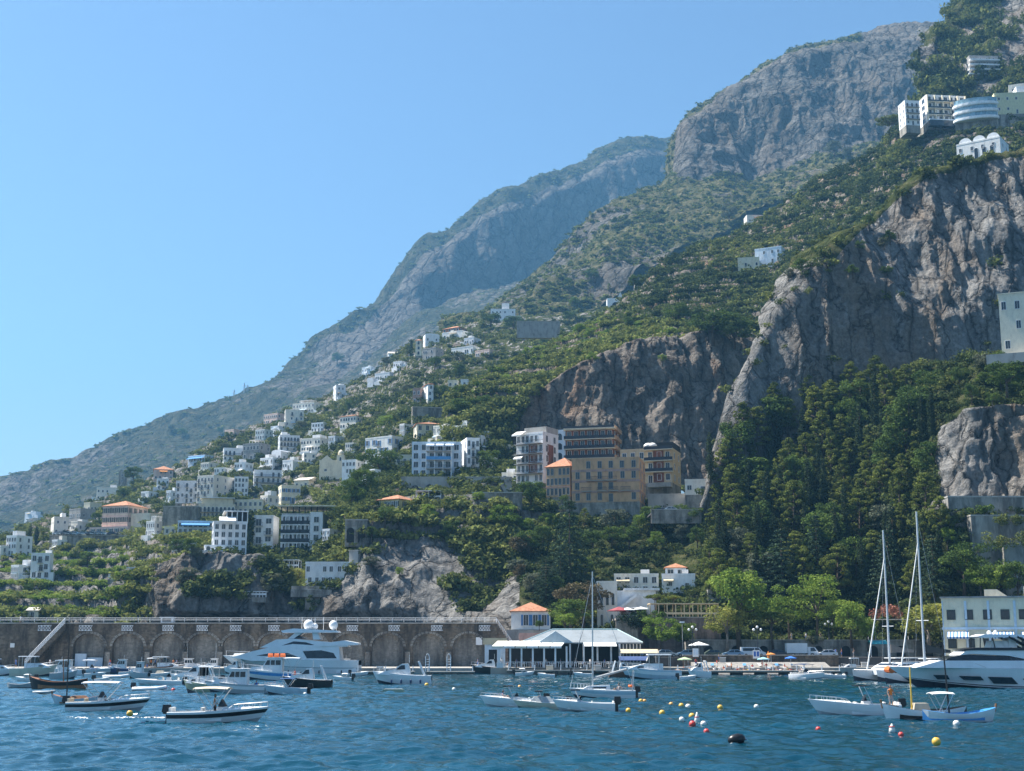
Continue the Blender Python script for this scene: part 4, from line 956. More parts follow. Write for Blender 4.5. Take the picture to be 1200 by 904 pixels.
H_('pinkish_house', 'faded pinkish cluster on the ridge left of the terraced white house', 309, 333, 485, 496, m_pink, fl=2, bays=6, dep=8, yaw=10)
H_('pinkish_house', 'low faded house lowest on the hazy ridge line', 264, 282, 504, 513, m_pink, fl=1, bays=4, dep=8, yaw=10)
H_('white_house', 'white house with an orange tiled roof alone on the olive slope', 399, 427, 484, 502, fl=2, bays=5, dep=9, roof='hip', rh=1.3, style='arch', extra=ex_chim, ground=False)
H_('white_house', 'small white house on the ridge where the far mountain begins', 389, 405, 452, 466, fl=2, bays=2, dep=8, yaw=20)
H_('white_house', 'low white house on the olive slope under the hilltop village', 440, 463, 437, 446, fl=1, bays=5, dep=8)
H_('blue_roofed_house', 'low house with a bright blue terrace awning on the ridge', 220, 247, 534, 543, m_pblue, fl=1, bays=5, dep=7, extra=ex_awn(m_awn_b, 0, 0.95))
H_('tower_house', 'roofless pink tower house', 485, 496, 456, 474, m_rose, fl=2, bays=1, sbays=1, yaw=-20, dep=6, ground=False)
H_('tower_house', 'grey and white tower house with a red tile roof beside the pink one', 495, 508, 448, 472, m_white, fl=3, bays=1, sbays=1, yaw=20, dep=7, roof='hip', ground=False)
H_('white_hut', 'pair of small pale huts on the shoulder right of the tower house', 525, 537, 447, 455, m_cream, fl=1, bays=2, dep=6, cat='hut')
H_('white_hut', 'right hand pale hut with a flat roof on the shoulder', 540, 549, 446, 454, m_white, fl=1, bays=1, dep=6, cat='hut')
H_('tan_house', 'tan house with terrace and dark arches above the stacked white houses', 483, 520, 493, 516, m_cream, fl=2, bays=4, dep=9, yaw=12, roof='hip', rh=1.2, win=(1.0, 1.7))
H_('white_house', 'bright white block with four tall dark windows', 509, 533, 500, 518, fl=2, bays=4, dep=8, yaw=6)
H_('white_house', 'white house with small roof room and iron balcony at the foot of the brown cliff', 531, 556, 500, 512, fl=2, bays=5, dep=8, bal='all', extra=ex_box(0.25, 0.4))
H_('white_house', 'white house with five bright blue shuttered doors', 428, 474, 512, 532, fl=2, bays=6, dep=9, yaw=6, win=(1.1, 1.8), shut=m_shut_b, bal='mid')
def ex_h37(root, w, d, h, fh):
    b = MB(); b.mi(0)
    for k in range(1, 4):
        b.span(-w * 0.2, w * 0.32, -d / 2 - 1.8, -d / 2 - 0.02, k * fh - 0.15, k * fh + 0.02)
    for i in range(4): b.span(-w * 0.2 + i * w * 0.173 - 0.15, -w * 0.2 + i * w * 0.173 + 0.15, -d / 2 - 1.8, -d / 2 - 1.5, 0, h)
    b.build('loggia', m_white, root)
    for k in range(1, 4):
        o = link('balcony', balcony_mesh(w * 0.5, 0.4, m_awn_b if k == 2 else m_rail, solid=(k == 2)), root, (w * 0.06, -d / 2 - 1.8, k * fh + 0.03))
    for i in range(3): awning(root, -w * 0.12 + i * w * 0.2, -d / 2 - 0.1, h - 0.1, 0, w * 0.17, 2.4, 0.8, m_pblue)
H_('white_apartments', 'big pale blue and white block with stacked loggias under the brown cliff', 483, 540, 520, 560, m_pblue, fl=4, bays=6, sbays=0, dep=12, win=(1.3, 1.8), cat='apartment block', extra=ex_h37)
H_('white_apartments', 'tall narrow white block right of the pale blue loggias', 538, 562, 515, 556, fl=4, bays=3, dep=10, yaw=14, cat='apartment block', bal='mid', win=(1.1, 1.8))
H_('white_house', 'white terraced house with blue balcony hard under the brown cliff', 556, 581, 512, 532, fl=2, bays=4, dep=9, yaw=10, bal='all')
H_('cream_house', 'low cream garage row below the house with blue shuttered doors', 464, 486, 535, 546, m_cream, fl=1, bays=3, dep=8, cat='garage')
H_('grey_house', 'pale house on stilts left of the balconied block', 583, 610, 523, 543, m_cream, fl=2, bays=4, dep=8, yaw=8, win=(1.0, 1.7))
H_('yellow_house', 'yellow house with a long terracotta roof above the green rock', 442, 487, 578, 598, mat('yellow_wash', (0.62, 0.50, 0.26), 0.85, 0.12), fl=1, bays=5, dep=9, roof='hip', rh=1.6, win=(0.9, 1.6), shut=m_shut_g)

# small houses filling the clusters
for nm, l, r, t_, b_, lab, kw in (
    ('white_house', 62, 78, 634, 646, 'little white house below the end of the long road wall', {}), ('white_house', 84, 100, 612, 624, 'white box house just left of the pink hotel terrace', dict(fl=1)),
    ('white_house', 166, 182, 577, 588, 'small white house right above the pink hotel', {}), ('white_house', 196, 208, 576, 590, 'narrow white house touching the left end of the long white block', dict(bays=2)),
    ('white_house', 236, 252, 543, 554, 'white house under the bright blue terrace awning', {}), ('white_house', 252, 268, 549, 560, 'pale house in the gap above the long white block', dict(yaw=-15)),
    ('white_house', 276, 292, 543, 556, 'white cube above the narrow white block', dict(yaw=-20)), ('white_house', 332, 350, 540, 551, 'low white house right of the stepped one with five windows', dict(fl=1)),
    ('white_house', 352, 370, 532, 543, 'white house left above the little church', dict(yaw=15)), ('white_house', 300, 316, 504, 515, 'small white house higher than the half ruined one', {}),
    ('white_house', 318, 332, 500, 510, 'white cottage below the terraced house of the ridge', dict(fl=1)), ('white_house', 366, 384, 496, 506, 'low white house between ridge and olive slope', dict(yaw=-12)),
    ('white_house', 386, 400, 512, 524, 'white house right of the arched one', {}), ('white_house', 406, 420, 520, 531, 'white house alone above the church cupola', dict(yaw=-18)),
    ('white_house', 440, 452, 536, 546, 'small white store house below the five blue doors', dict(fl=1)), ('white_house', 470, 484, 498, 511, 'white house between the blue doors and the tan house', dict(yaw=10)),
    ('white_house', 204, 222, 636, 646, 'white terrace house on the rock left below the promontory hotel', dict(bays=4)), ('white_house', 382, 398, 622, 640, 'narrow white house right of the arched gallery wing', dict(fl=3, bays=2)),
    ('white_house', 428, 444, 555, 567, 'white house under the big dark broad tree', {}), ('white_house', 562, 580, 536, 552, 'pale white house below the blue balcony house', dict(fl=3)),
    ('white_house', 588, 606, 556, 566, 'low white garage house left of the balconied block', dict(fl=1)), ('white_house', 28, 44, 600, 610, 'hazy white house on the far left skyline', dict(fl=1, bays=2)),
    ('white_house', 462, 476, 424, 431, 'tiny white house left under the hilltop hamlet', dict(fl=1)), ('white_house', 545, 560, 396, 404, 'small white house between orange villa and long arcade', dict(fl=1))):
    k = dict(fl=2, bays=3, dep=7, found=4); k.update(kw); H_(nm, lab, l, r, t_, b_, **k)
# hilltop hamlet
H_('church_tower', 'slim cream hilltop bell tower', 487, 494, 397, 417, m_cream, fl=3, bays=1, sbays=0, dep=5, cat='bell tower', roof='hip', rh=1.2, style='arch', win=(1.2, 2.0), Y=790, ground=False)
H_('white_house', 'white house with pointed gable at the left end of the hilltop hamlet', 453, 474, 411, 422, fl=1, bays=4, dep=9, yaw=12, roof='gable', roofm=m_flat)
H_('white_house', 'bright white house over the bell tower with domed roof', 495, 515, 392, 404, fl=1, bays=3, dep=8, roof='vault', yaw=14)
H_('orange_villa', 'villa with a two tier orange roof and deep porch on the hilltop', 520, 545, 380, 393, mat('orange_wash', (0.48, 0.19, 0.09), 0.9), fl=2, bays=5, dep=10, roof='hip', rh=2.2, win=(1.6, 1.8))
H_('white_wall_house', 'low white house directly below the villa with the orange roof', 519, 545, 388, 396, fl=1, bays=3, dep=6, style='arch')
H_('long_house', 'long arcaded white building across the hamlet', 530, 562, 406, 416, fl=1, bays=9, dep=9, style='arch', win=(1.3, 2.0))
H_('pinkish_house', 'pale pink stepped house at the right end of the hamlet', 558, 581, 410, 418, m_pink, fl=1, bays=5, dep=8, yaw=8)
H_('white_house', 'grey white house beside the bell tower', 496, 517, 408, 421, m_grey, fl=2, bays=4, dep=8, style='arch')
H_('white_house', 'white castle like house on the saddle left of the long grey wall', 575, 604, 363, 376, fl=2, bays=6, dep=10, extra=ex_box(0.1, 0.3, None, 5.5))
H_('white_house', 'small hazy white house among scrub left of the hilltop church', 425, 437, 430, 437, fl=1, bays=3, dep=7)
# apartments below the brown cliff
def ex_a1(root, w, d, h, fh):
    for k in range(1, 5):
        o = link('balcony', balcony_mesh(w, 1.6, m_rail, m_grey), root, (0, -d / 2, k * fh + 0.02))
    awning(root, -w * 0.3, -d / 2 - 0.2, h + 1.0, 0, w * 0.35, 3.0, 1.4, m_awn_w)
    awning(root, -w * 0.3, -d / 2 - 0.2, fh * 3.0 - 0.2, 0, w * 0.3, 2.6, 1.2, m_awn_w)
    for k in range(1, 4):
        b = MB(); b.span(-w * 0.05, w * 0.28, -d / 2 - 0.05, -d / 2 + 0.02, k * fh + 0.1, k * fh + fh - 0.2); b.build('brick_panel', m_brick, root)
    b = MB(); b.span(w / 2 + 0.003, w / 2 + 0.06, -d / 2 + 2.5, -d / 2 + 6, 0.2, h - fh); b.build('brick_strip', m_brick, root)
    b = MB(); b.span(-w / 2 + 1.5, w / 2, -d / 2 + 2.0, d / 2, h + 0.1, h + 2.3); b.build('penthouse', m_conc, root)
H_('apartment_block', 'white block with long dark balconies and white awnings, left of the brick one', 605, 655, 508, 566, fl=5, bays=6, sbays=2, yaw=-30, dep=9, win=(1.1, 1.9), cat='apartment block', extra=ex_a1, Y=388, ground=False)
def ex_a2(root, w, d, h, fh):
    for k in range(0, 4):
        b = MB(); b.span(-w / 2 - 0.3, w / 2 + 0.6, -d / 2 - 1.7, -d / 2 - 0.01, k * fh - 0.16, k * fh + 0.04); b.mi(1)
        b.span(-w / 2 - 0.3, w / 2 + 0.6, -d / 2 - 1.7, -d / 2 - 1.62, k * fh + 0.042, k * fh + 1.0); b.build('balcony', [m_cream, m_rail], root)
        b = MB(); b.span(w / 2 + 0.01, w / 2 + 0.9, -d / 2 + 0.5, d / 2 - 1, k * fh - 0.16, k * fh + 1.0); b.build('side_balcony', m_yellow, root)
    b = MB(); b.span(-w / 2 - 0.5, w / 2 + 0.8, -d / 2 - 1.9, d / 2 + 0.3, h + 0.01, h + 0.3); b.build('roof_slab', m_cream, root)
    b = MB(); b.span(-w / 2 - 3.6, -w / 2 - 0.03, -d / 2 - 0.6, d / 2 - 2, -fh, h + 0.2); b.build('stair_tower', m_pblue, root)
    for k in range(3): put_window(root, -w / 2 - 1.8, -d / 2 - 0.6, k * fh, 0, 1.5, 2.0, 'arch')
H_('apartment_block', 'red brick block with continuous balconies behind the ochre building', 663, 727, 503, 537, m_brick, fl=3, bays=7, sbays=2, yaw=-10, dep=12, win=(1.5, 2.0), cat='apartment block', extra=ex_a2, Y=408, roof='none', found=10, ground=False)
def ex_a3(root, w, d, h, fh):
    for k in (1, 2, 3):
        b = MB(); b.span(-w / 2 - 0.1, w / 2 + 0.1, -d / 2 - 0.12, d / 2, k * fh * 1.0 - 0.35, k * fh + 0.25); b.build('string_course', m_rose, root)
    for i, x in enumerate((-0.28, -0.05, 0.12, 0.3)): link('balcony', balcony_mesh(2.6, 0.9, m_rail), root, (x * w, -d / 2, fh + 0.16))
    link('balcony', balcony_mesh(w * 0.45, 1.0, m_rail), root, (-0.05 * w, -d / 2, 2 * fh + 0.16))
H_('ochre_building', 'large old ochre building with arched base and rows of shuttered windows', 670, 758, 538, 588, m_yellow, fl=4, bays=6, sbays=2, yaw=-8, dep=14, win=(1.0, 1.9), frame=m_grey, cat='apartment block', extra=ex_a3, Y=368, roof='flat', found=10, roofm=m_tile)
def ex_a3b(root, w, d, h, fh):
    b = MB(); b.span(-w / 2 - 0.1, w / 2, -d / 2 - 0.12, d / 2, fh - 0.15, fh + 0.15); b.build('string_course', m_rose, root)
H_('ochre_wing', 'left wing of the ochre building under a sloping terracotta roof', 640, 684, 534, 582, m_yellow, fl=3, bays=6, sbays=0, yaw=-24, dep=9, win=(1.0, 1.8), frame=m_grey, cat='apartment block', extra=ex_a3b, Y=372, roof='hip', rh=3.0, found=10)
def ex_a4(root, w, d, h, fh):
    for k in range(1, 4):
        b = MB(); b.span(-w * 0.02, w / 2 + 0.4, -d / 2 - 1.5, -d / 2 - 0.01, k * fh - 0.14, k * fh + 0.04); b.mi(1)
        b.span(-w * 0.02, w / 2 + 0.4, -d / 2 - 1.5, -d / 2 - 1.42, k * fh + 0.042, k * fh + 0.95); b.build('balcony', [m_cream, m_rail], root)
        b = MB(); b.span(w * 0.14, w * 0.34, -d / 2 - 0.06, -d / 2 + 0.02, k * fh - fh + 0.2, k * fh - 0.25); b.build('brick_panel', m_brick, root)
    b = MB(); b.span(-w * 0.02, w / 2, -d / 2 + 1.5, d / 2, h + 0.1, h + 2.4); b.build('roof_storey', m_dark, root)
    for x in (0.04, 0.12): bb = MB(); bb.smooth = True; bb.lathe((x * w, -d / 2 + 0.6, h + 0.9), [(1.5, 0), (1.3, 0.7), (0.7, 1.2), (0.05, 1.35)], 12); bb.build('dome_awning', m_awn_w, root)
    b = MB(); b.span(w * 0.05, w * 0.5, -d / 2 - 2.4, -d / 2 - 0.1, -1.4, -0.15); b.build('terrace', m_conc, root)
H_('apartment_block', 'yellow and brick block with corner balconies right of the ochre building', 727, 799, 527, 566, mat('pale_yellow_plaster', (0.62, 0.49, 0.31), 0.85, 0.14), fl=3, bays=6, sbays=2, yaw=-12, dep=13, win=(1.1, 1.7), cat='apartment block', extra=ex_a4, Y=392, found=12)
H_('white_house', 'plain white house with one square window at the foot of the great cliff', 803, 832, 564, 580, fl=1, bays=2, dep=8, Y=366, win=(1.1, 1.2), found=6)
# heights on the right
def ex_htop(root, w, d, h, fh):
    for k in range(1, 4):
        b = MB()
        b.span(-w / 2, w / 2 + 0.3, -d / 2 - 1.6, -d / 2 - 0.01, k * fh - 0.2, k * fh + 0.05); b.mi(1); b.span(-w / 2, w / 2 + 0.3, -d / 2 - 1.6, -d / 2 - 1.5, k * fh + 0.052, k * fh + 0.8); b.build('balcony', [m_cream, m_glass], root)
    b = MB()
    for i in range(6): b.span(-w / 2 + i * w / 5 - 0.25, -w / 2 + i * w / 5 + 0.25, -d / 2 - 1.45, -d / 2 - 0.02, 0.06, h)
    b.build('fin_wall', m_cream, root)
    b = MB(); b.span(-w / 2 - 1, w / 2 + 2, -d / 2 - 4.5, -d / 2 - 1.7, -3.5, -0.6); b.build('glazed_base', m_glass, root)
    b = MB(); b.span(-w / 2 - 1, w / 2 + 2, -d / 2 - 4.7, -d / 2 - 1.7, -0.598, -0.1); b.build('terrace_slab', m_pblue, root)
H_('cliff_hotel', 'cream hotel with square loggias high on the right hand slope', 1072, 1130, 110, 141, m_white, fl=4, bays=7, sbays=2, yaw=24, dep=16, win=(3.2, 2.4), cat='hotel', extra=ex_htop, ground=False, found=4, Y=640)
H_('hotel_wing', 'broken stepped wing at the left end of the high cream hotel', 1054, 1078, 118, 146, m_white, fl=4, bays=3, sbays=2, yaw=24, dep=8, cat='hotel', bal='all', found=4, Y=640)
def ex_round(root, w, d, h, fh):
    for k in range(3):
        b = MB(); b.smooth = False; b.lathe((0, -d / 2 + 1, k * fh), [(w * 0.52, -0.3), (w * 0.54, 0.1), (w * 0.54, 1.2), (w * 0.52, 1.25)], 20, 1, 0.45); b.build('curved_balcony', m_white, root)
        b = MB(); b.lathe((0, -d / 2 + 1, k * fh + 0.3), [(w * 0.50, 0), (w * 0.50, fh - 0.45)], 20, 1, 0.42); b.build('curved_glazing', glass_mat('pale_glazing', (0.16, 0.25, 0.30)), root)
H_('round_hotel', 'rounded glazed pavilion with sweeping white terraces beside the high cream hotel', 1120, 1168, 112, 141, m_pblue, fl=3, bays=3, sbays=0, dep=13, cat='hotel', extra=ex_round, found=4, roof='hip', rh=2.0, roofm=m_cream, Y=630, ground=False)
H_('yellow_building', 'long pale yellow building right of the rounded pavilion', 1160, 1206, 108, 132, mat('pale_lime_plaster', (0.66, 0.62, 0.40), 0.85), fl=2, bays=4, dep=12, yaw=14, cat='building', found=10, Y=625, extra=ex_box(0.35, 0.3, None, 5))
H_('white_house', 'white corner house at the top right edge beside the pale yellow building', 1184, 1212, 99, 122, fl=2, bays=3, dep=9, cat='house', found=10, Y=640)
def ex_ter(root, w, d, h, fh):
    for k in range(1, 5): b = MB(); b.span(-w / 2 - 0.4 * (5 - k), w / 2, -d / 2 - 2.2, -d / 2 - 0.02, k * fh - 0.3, k * fh + 0.5); b.build('terrace', m_white, root)
H_('stepped_house', 'stepped white house climbing the crag above the high hotels', 1131, 1170, 64, 92, m_grey, fl=5, bays=4, sbays=0, yaw=22, dep=9, extra=ex_ter, found=10)
def ex_vault(root, w, d, h, fh):
    for i, x in enumerate((-0.3, 0.02, 0.34)):
        b = MB(); b.prism([(x * w - w * 0.14, h + 0.6), (x * w + w * 0.14, h + 0.6)] + [(x * w + w * 0.14 * math.cos(PI * k / 10), h + 0.6 + w * 0.12 * math.sin(PI * k / 10)) for k in range(1, 10)], -d / 2 + 0.3, d / 2 - 0.3); b.build('vault', m_white, root)
    for i in range(3): put_window(root, w * (-0.05 + 0.18 * i), -d / 2, h * 0.25, 0, 1.3, h * 0.5, 'arch')
H_('vaulted_house', 'white house with three small vaults and tall arches at the top of the great cliff', 1123, 1182, 163, 190, fl=2, bays=4, sbays=2, yaw=-16, dep=11, extra=ex_vault, found=8, Y=455, ground=False, skipf=(('f', 0),), cat='house')
H_('white_house', 'small white house with orange awning on the skyline slope', 872, 907, 252, 264, fl=1, bays=4, dep=9, yaw=14, extra=ex_awn(m_awn_o, 0, 0.5), found=5)
H_('white_house', 'low pale blue house among the trees of the green slope, right hand half', 885, 922, 290, 308, m_pblue, fl=2, bays=4, dep=9, yaw=-16, found=5)
H_('cream_house', 'low cream outbuilding at the left end of the pale blue house', 865, 890, 303, 317, m_cream, fl=1, bays=4, dep=7, found=5, style='arch')
def ruin():
    Y = ground_Y(712, 755, 355) - 1; P0 = W(733, 360, Y); s = Y / F
    root = empty('ruin', P0, 0, 'pale roofless ruin with a broken tower on the green slope', 'ruin')
    b = MB(); b.span(-22 * s, -4 * s, 0, 7, -3, 11 * s); b.prism([(-10 * s, 10 * s), (-2 * s, 10 * s), (-6 * s, 19 * s)], 0, 6); b.build('house_wall', m_white, root)
    b = MB(); b.prism([(-4 * s, -2), (20 * s, -2), (21 * s, 22 * s), (17 * s, 33 * s), (12 * s, 30 * s), (11 * s, 22 * s), (4 * s, 14 * s), (-4 * s, 16 * s)], 1, 6); b.build('broken_tower', m_stone, root)
    b = MB(); b.prism([(-16 * s, -1), (-8 * s, -1)] + [(-12 * s + 4 * s * math.cos(PI * k / 8), 2 * s + 4 * s * math.sin(PI * k / 8)) for k in range(9)], -0.2, 0.2); b.build('dark_arch', m_dark, root)
ruin()
def ex_cl(root, w, d, h, fh):
    b = MB(); b.span(-w / 2 - 0.25, w / 2 + 0.25, -d / 2 - 0.25, d / 2, h + 0.56, h + 0.8); b.build('cornice', m_cream, root)
    b = MB(); b.span(-w / 2 - 3.5, w / 2, -d / 2 - 2.6, -d / 2 - 0.05, -2.4, -0.05); b.build('terrace_wall', m_conc, root)
H_('tall_house', 'tall plain cream house with three rows of windows on the rock at right edge', 1176, 1236, 345, 414, mat('pale_cream_plaster', (0.78, 0.71, 0.56), 0.85, 0.1), fl=3, bays=4, sbays=0, yaw=-2, dep=8, win=(1.0, 1.9), cat='house', extra=ex_cl, Y=318, found=14, ground=False)
# viaduct and walls at the right edge
retaining('road_viaduct', 'pale coast road parapet running along the foot of the white rock', 1112, 1240, 583, 603, 294, m_streak, 3, 0, cat='road')
retaining('retaining_wall', 'tall pale concrete retaining wall with a dark opening under the coast road', 1140, 1202, 605, 640, 290, m_streak, 3, 0, fd=9)
retaining('retaining_wall', 'stepped concrete buttress at the right edge below the road', 1178, 1230, 640, 668, 287, m_streak, 3, 0, fd=9)
retaining('retaining_wall', 'grey garden wall below the dark wood right of the villa', 830, 850, 690, 705, None, m_conc, 2)
# waterfront buildings
def ex_villa(root, w, d, h, fh):
    b = MB(); b.span(w / 2 + 0.02, w / 2 + 8.5, -d / 2 + 1, d / 2, fh * 0.9, h * 0.86); b.build('side_wing', m_white, root)
    b = MB(); b.span(w / 2 + 1.5, w / 2 + 9.3, -d / 2 + 0.4, d / 2 + 1, h * 0.861, h * 0.91); b.build('wing_roof', m_frame, root)
    b = MB(); b.prism([(w / 2 + 0.3, h * 0.52), (w / 2 + 4.2, h * 0.80), (w / 2 + 4.2, h * 0.73), (w / 2 + 0.3, h * 0.46)], -d / 2 - 0.8, -d / 2 + 0.6); b.build('stair_parapet', m_white, root)
    for i in range(3): put_window(root, w * (-0.27 + 0.28 * i), -d / 2, h * 0.56, 0, w * 0.13, h * 0.24, 'arch')
    for i in range(2): put_window(root, w * (-0.27 + 0.5 * i), -d / 2, h * 0.15, 0, w * 0.12, h * 0.22, 'arch')
H_('white_villa', 'tall white villa with three arched windows standing over the pavilion', 700, 724, 684, 742, fl=3, bays=1, sbays=0, dep=9, cat='villa', extra=ex_villa, Y=304, skipf=(('f', 0), ('f', 1), ('f', 2)), found=4)
def ex_bv(root, w, d, h, fh):
    awning(root, -w * 0.3, -d / 2 - 0.1, h * 0.8, 0, w * 0.3, 1.6, 0.4, m_awn_c)
    b = MB(); b.span(w * 0.1, w * 0.3, -d * 0.2, d * 0.2, h + 0.1, h + 1.6); b.build('roof_room', m_white, root)
H_('white_villa', 'low white villa with awnings behind the tall one with arches', 720, 772, 675, 697, fl=2, bays=5, sbays=0, dep=9, cat='villa', extra=ex_bv, Y=322, win=(1.0, 1.4), found=8)
H_('white_villa', 'white villa with sloping tiled roof and a single small window, right of the awnings', 776, 815, 675, 695, fl=1, bays=2, sbays=0, dep=9, cat='villa', Y=320, win=(0.8, 0.9), found=8, extra=ex_bv)
H_('glazed_room', 'pale blue glazed upper room under a pinkish tiled roof', 780, 804, 660, 677, m_pblue, fl=1, bays=2, sbays=0, dep=7, cat='villa', Y=327, win=(2.2, 1.9), roof='hip', rh=1.2, found=3)
def ex_bs(root, w, d, h, fh):
    b = MB(); b.span(-w / 2 - 1, w / 2 + 1, -d / 2 - 2, d / 2, -5, -0.1); b.build('terrace_wall', m_conc, root)
H_('shuttered_house', 'white house with blue shutters and a terracotta roof behind the pavilion', 599, 645, 706, 738, fl=1, bays=4, sbays=0, dep=9, cat='house', Y=299, roof='hip', rh=2.0, win=(1.0, 2.2), shut=m_shut_b, found=6, extra=ex_bs, ground=False)
def ex_cream(root, w, d, h, fh):
    for x in (-0.5, -0.28, -0.07, 0.17, 0.44): b = MB(); b.span(x * w - 0.22 + (0.22 if x == -0.5 else 0), x * w + 0.22, -d / 2 - 0.1, -d / 2 + 0.02, 0.0, h); b.build('pilaster', m_pblue, root)
    b = MB(); b.span(-w / 2 - 0.2, w / 2 + 0.2, -d / 2 - 0.25, d / 2, h * 0.5, h * 0.54); b.build('string_course', m_pblue, root)
    b = MB(); b.span(-w / 2 - 0.3, w / 2 + 0.3, -d / 2 - 0.35, d / 2 + 0.3, h + 0.56, h + 0.85); b.build('cornice', m_grey, root)
    for i, x in enumerate((-0.36, 0.05, 0.32)):
        a = awning(root, x * w, -d / 2 - 0.15, h * 0.46, 0, w * 0.2, 2.6, 1.0, m_stripe)
    b = MB(); b.prism([(-w * 0.1, h + 0.86), (w * 0.12, h + 0.86), (w * 0.02, h + 2.3), (-w * 0.1, h + 2.3)], -1, 2); b.box((w * 0.29, 0, h + 1.8), (0.9, 0.9, 2)); b.build('chimney', m_cream, root)
def stripe_mat():
    m, t, N, L = _nodes('blue_white_stripes'); b = N('ShaderNodeBsdfPrincipled'); o = N('ShaderNodeOutputMaterial'); L(b.outputs[0], o.inputs[0])
    tc = N('ShaderNodeTexCoord'); sx = N('ShaderNodeSeparateXYZ'); L(tc.outputs['Object'], sx.inputs[0])
    q = N('ShaderNodeMath'); q.operation = 'FRACT'; p = N('ShaderNodeMath'); p.operation = 'MULTIPLY'; p.inputs[1].default_value = 1.6; L(sx.outputs[0], p.inputs[0]); L(p.outputs[0], q.inputs[0])
    r = ramp(t, [(0.48, (0.78, 0.78, 0.76)), (0.52, (0.09, 0.22, 0.5))]); L(q.outputs[0], r.inputs[0]); L(r.outputs[0], b.inputs['Base Color']); b.inputs['Roughness'].default_value = 0.8
    return m
m_stripe = stripe_mat()
H_('harbour_building', 'cream harbour building with dark green shutters, blue pilasters and striped awnings', 1110, 1232, 704, 772, mat('harbour_cream', (0.82, 0.74, 0.56), 0.85, 0.08), fl=2, bays=6, sbays=0, dep=10, cat='building', Y=266, win=(1.4, 1.7), shut=None, frame=m_shut_g, extra=ex_cream, found=2)
# ------------------------------------------------------------------ harbour works
m_wallst = stone_mat('breakwater_stone', (0.10, 0.078, 0.058), (0.22, 0.175, 0.13), 1.6, (0.04, 0.034, 0.028))
m_infill = stone_mat('arch_infill_stone', (0.21, 0.19, 0.165), (0.38, 0.345, 0.30), 2.0, (0.12, 0.11, 0.10))
m_quay = mat('quay_stone', (0.36, 0.34, 0.31), 0.9, 0.2, 0.35, 0.4)
m_quayside = stone_mat('quay_side', (0.10, 0.09, 0.08), (0.20, 0.18, 0.155), 1.2)
m_asph = mat('asphalt', (0.055, 0.055, 0.058), 0.9, 0.15, 0.8)
m_beach = mat('pebble_beach', (0.27, 0.255, 0.235), 0.95, 0.25, 1.2, 0.6)
m_paintw = mat('white_paint', (0.80, 0.81, 0.82), 0.35, 0.05, 0.6)
m_black = mat('black_plastic', (0.012, 0.012, 0.014), 0.35, 0.05)
def zt(py, Y): return float(W(600, py, Y)[2])
def xw(px, Y): return (px - 600) / F * float(((W(px, 757, Y) - [0, 0, CAMH]) @ CF))
def struct(name, mb, m): o = mb.build(name, m); o['kind'] = 'structure'; return o
BY = 288.0
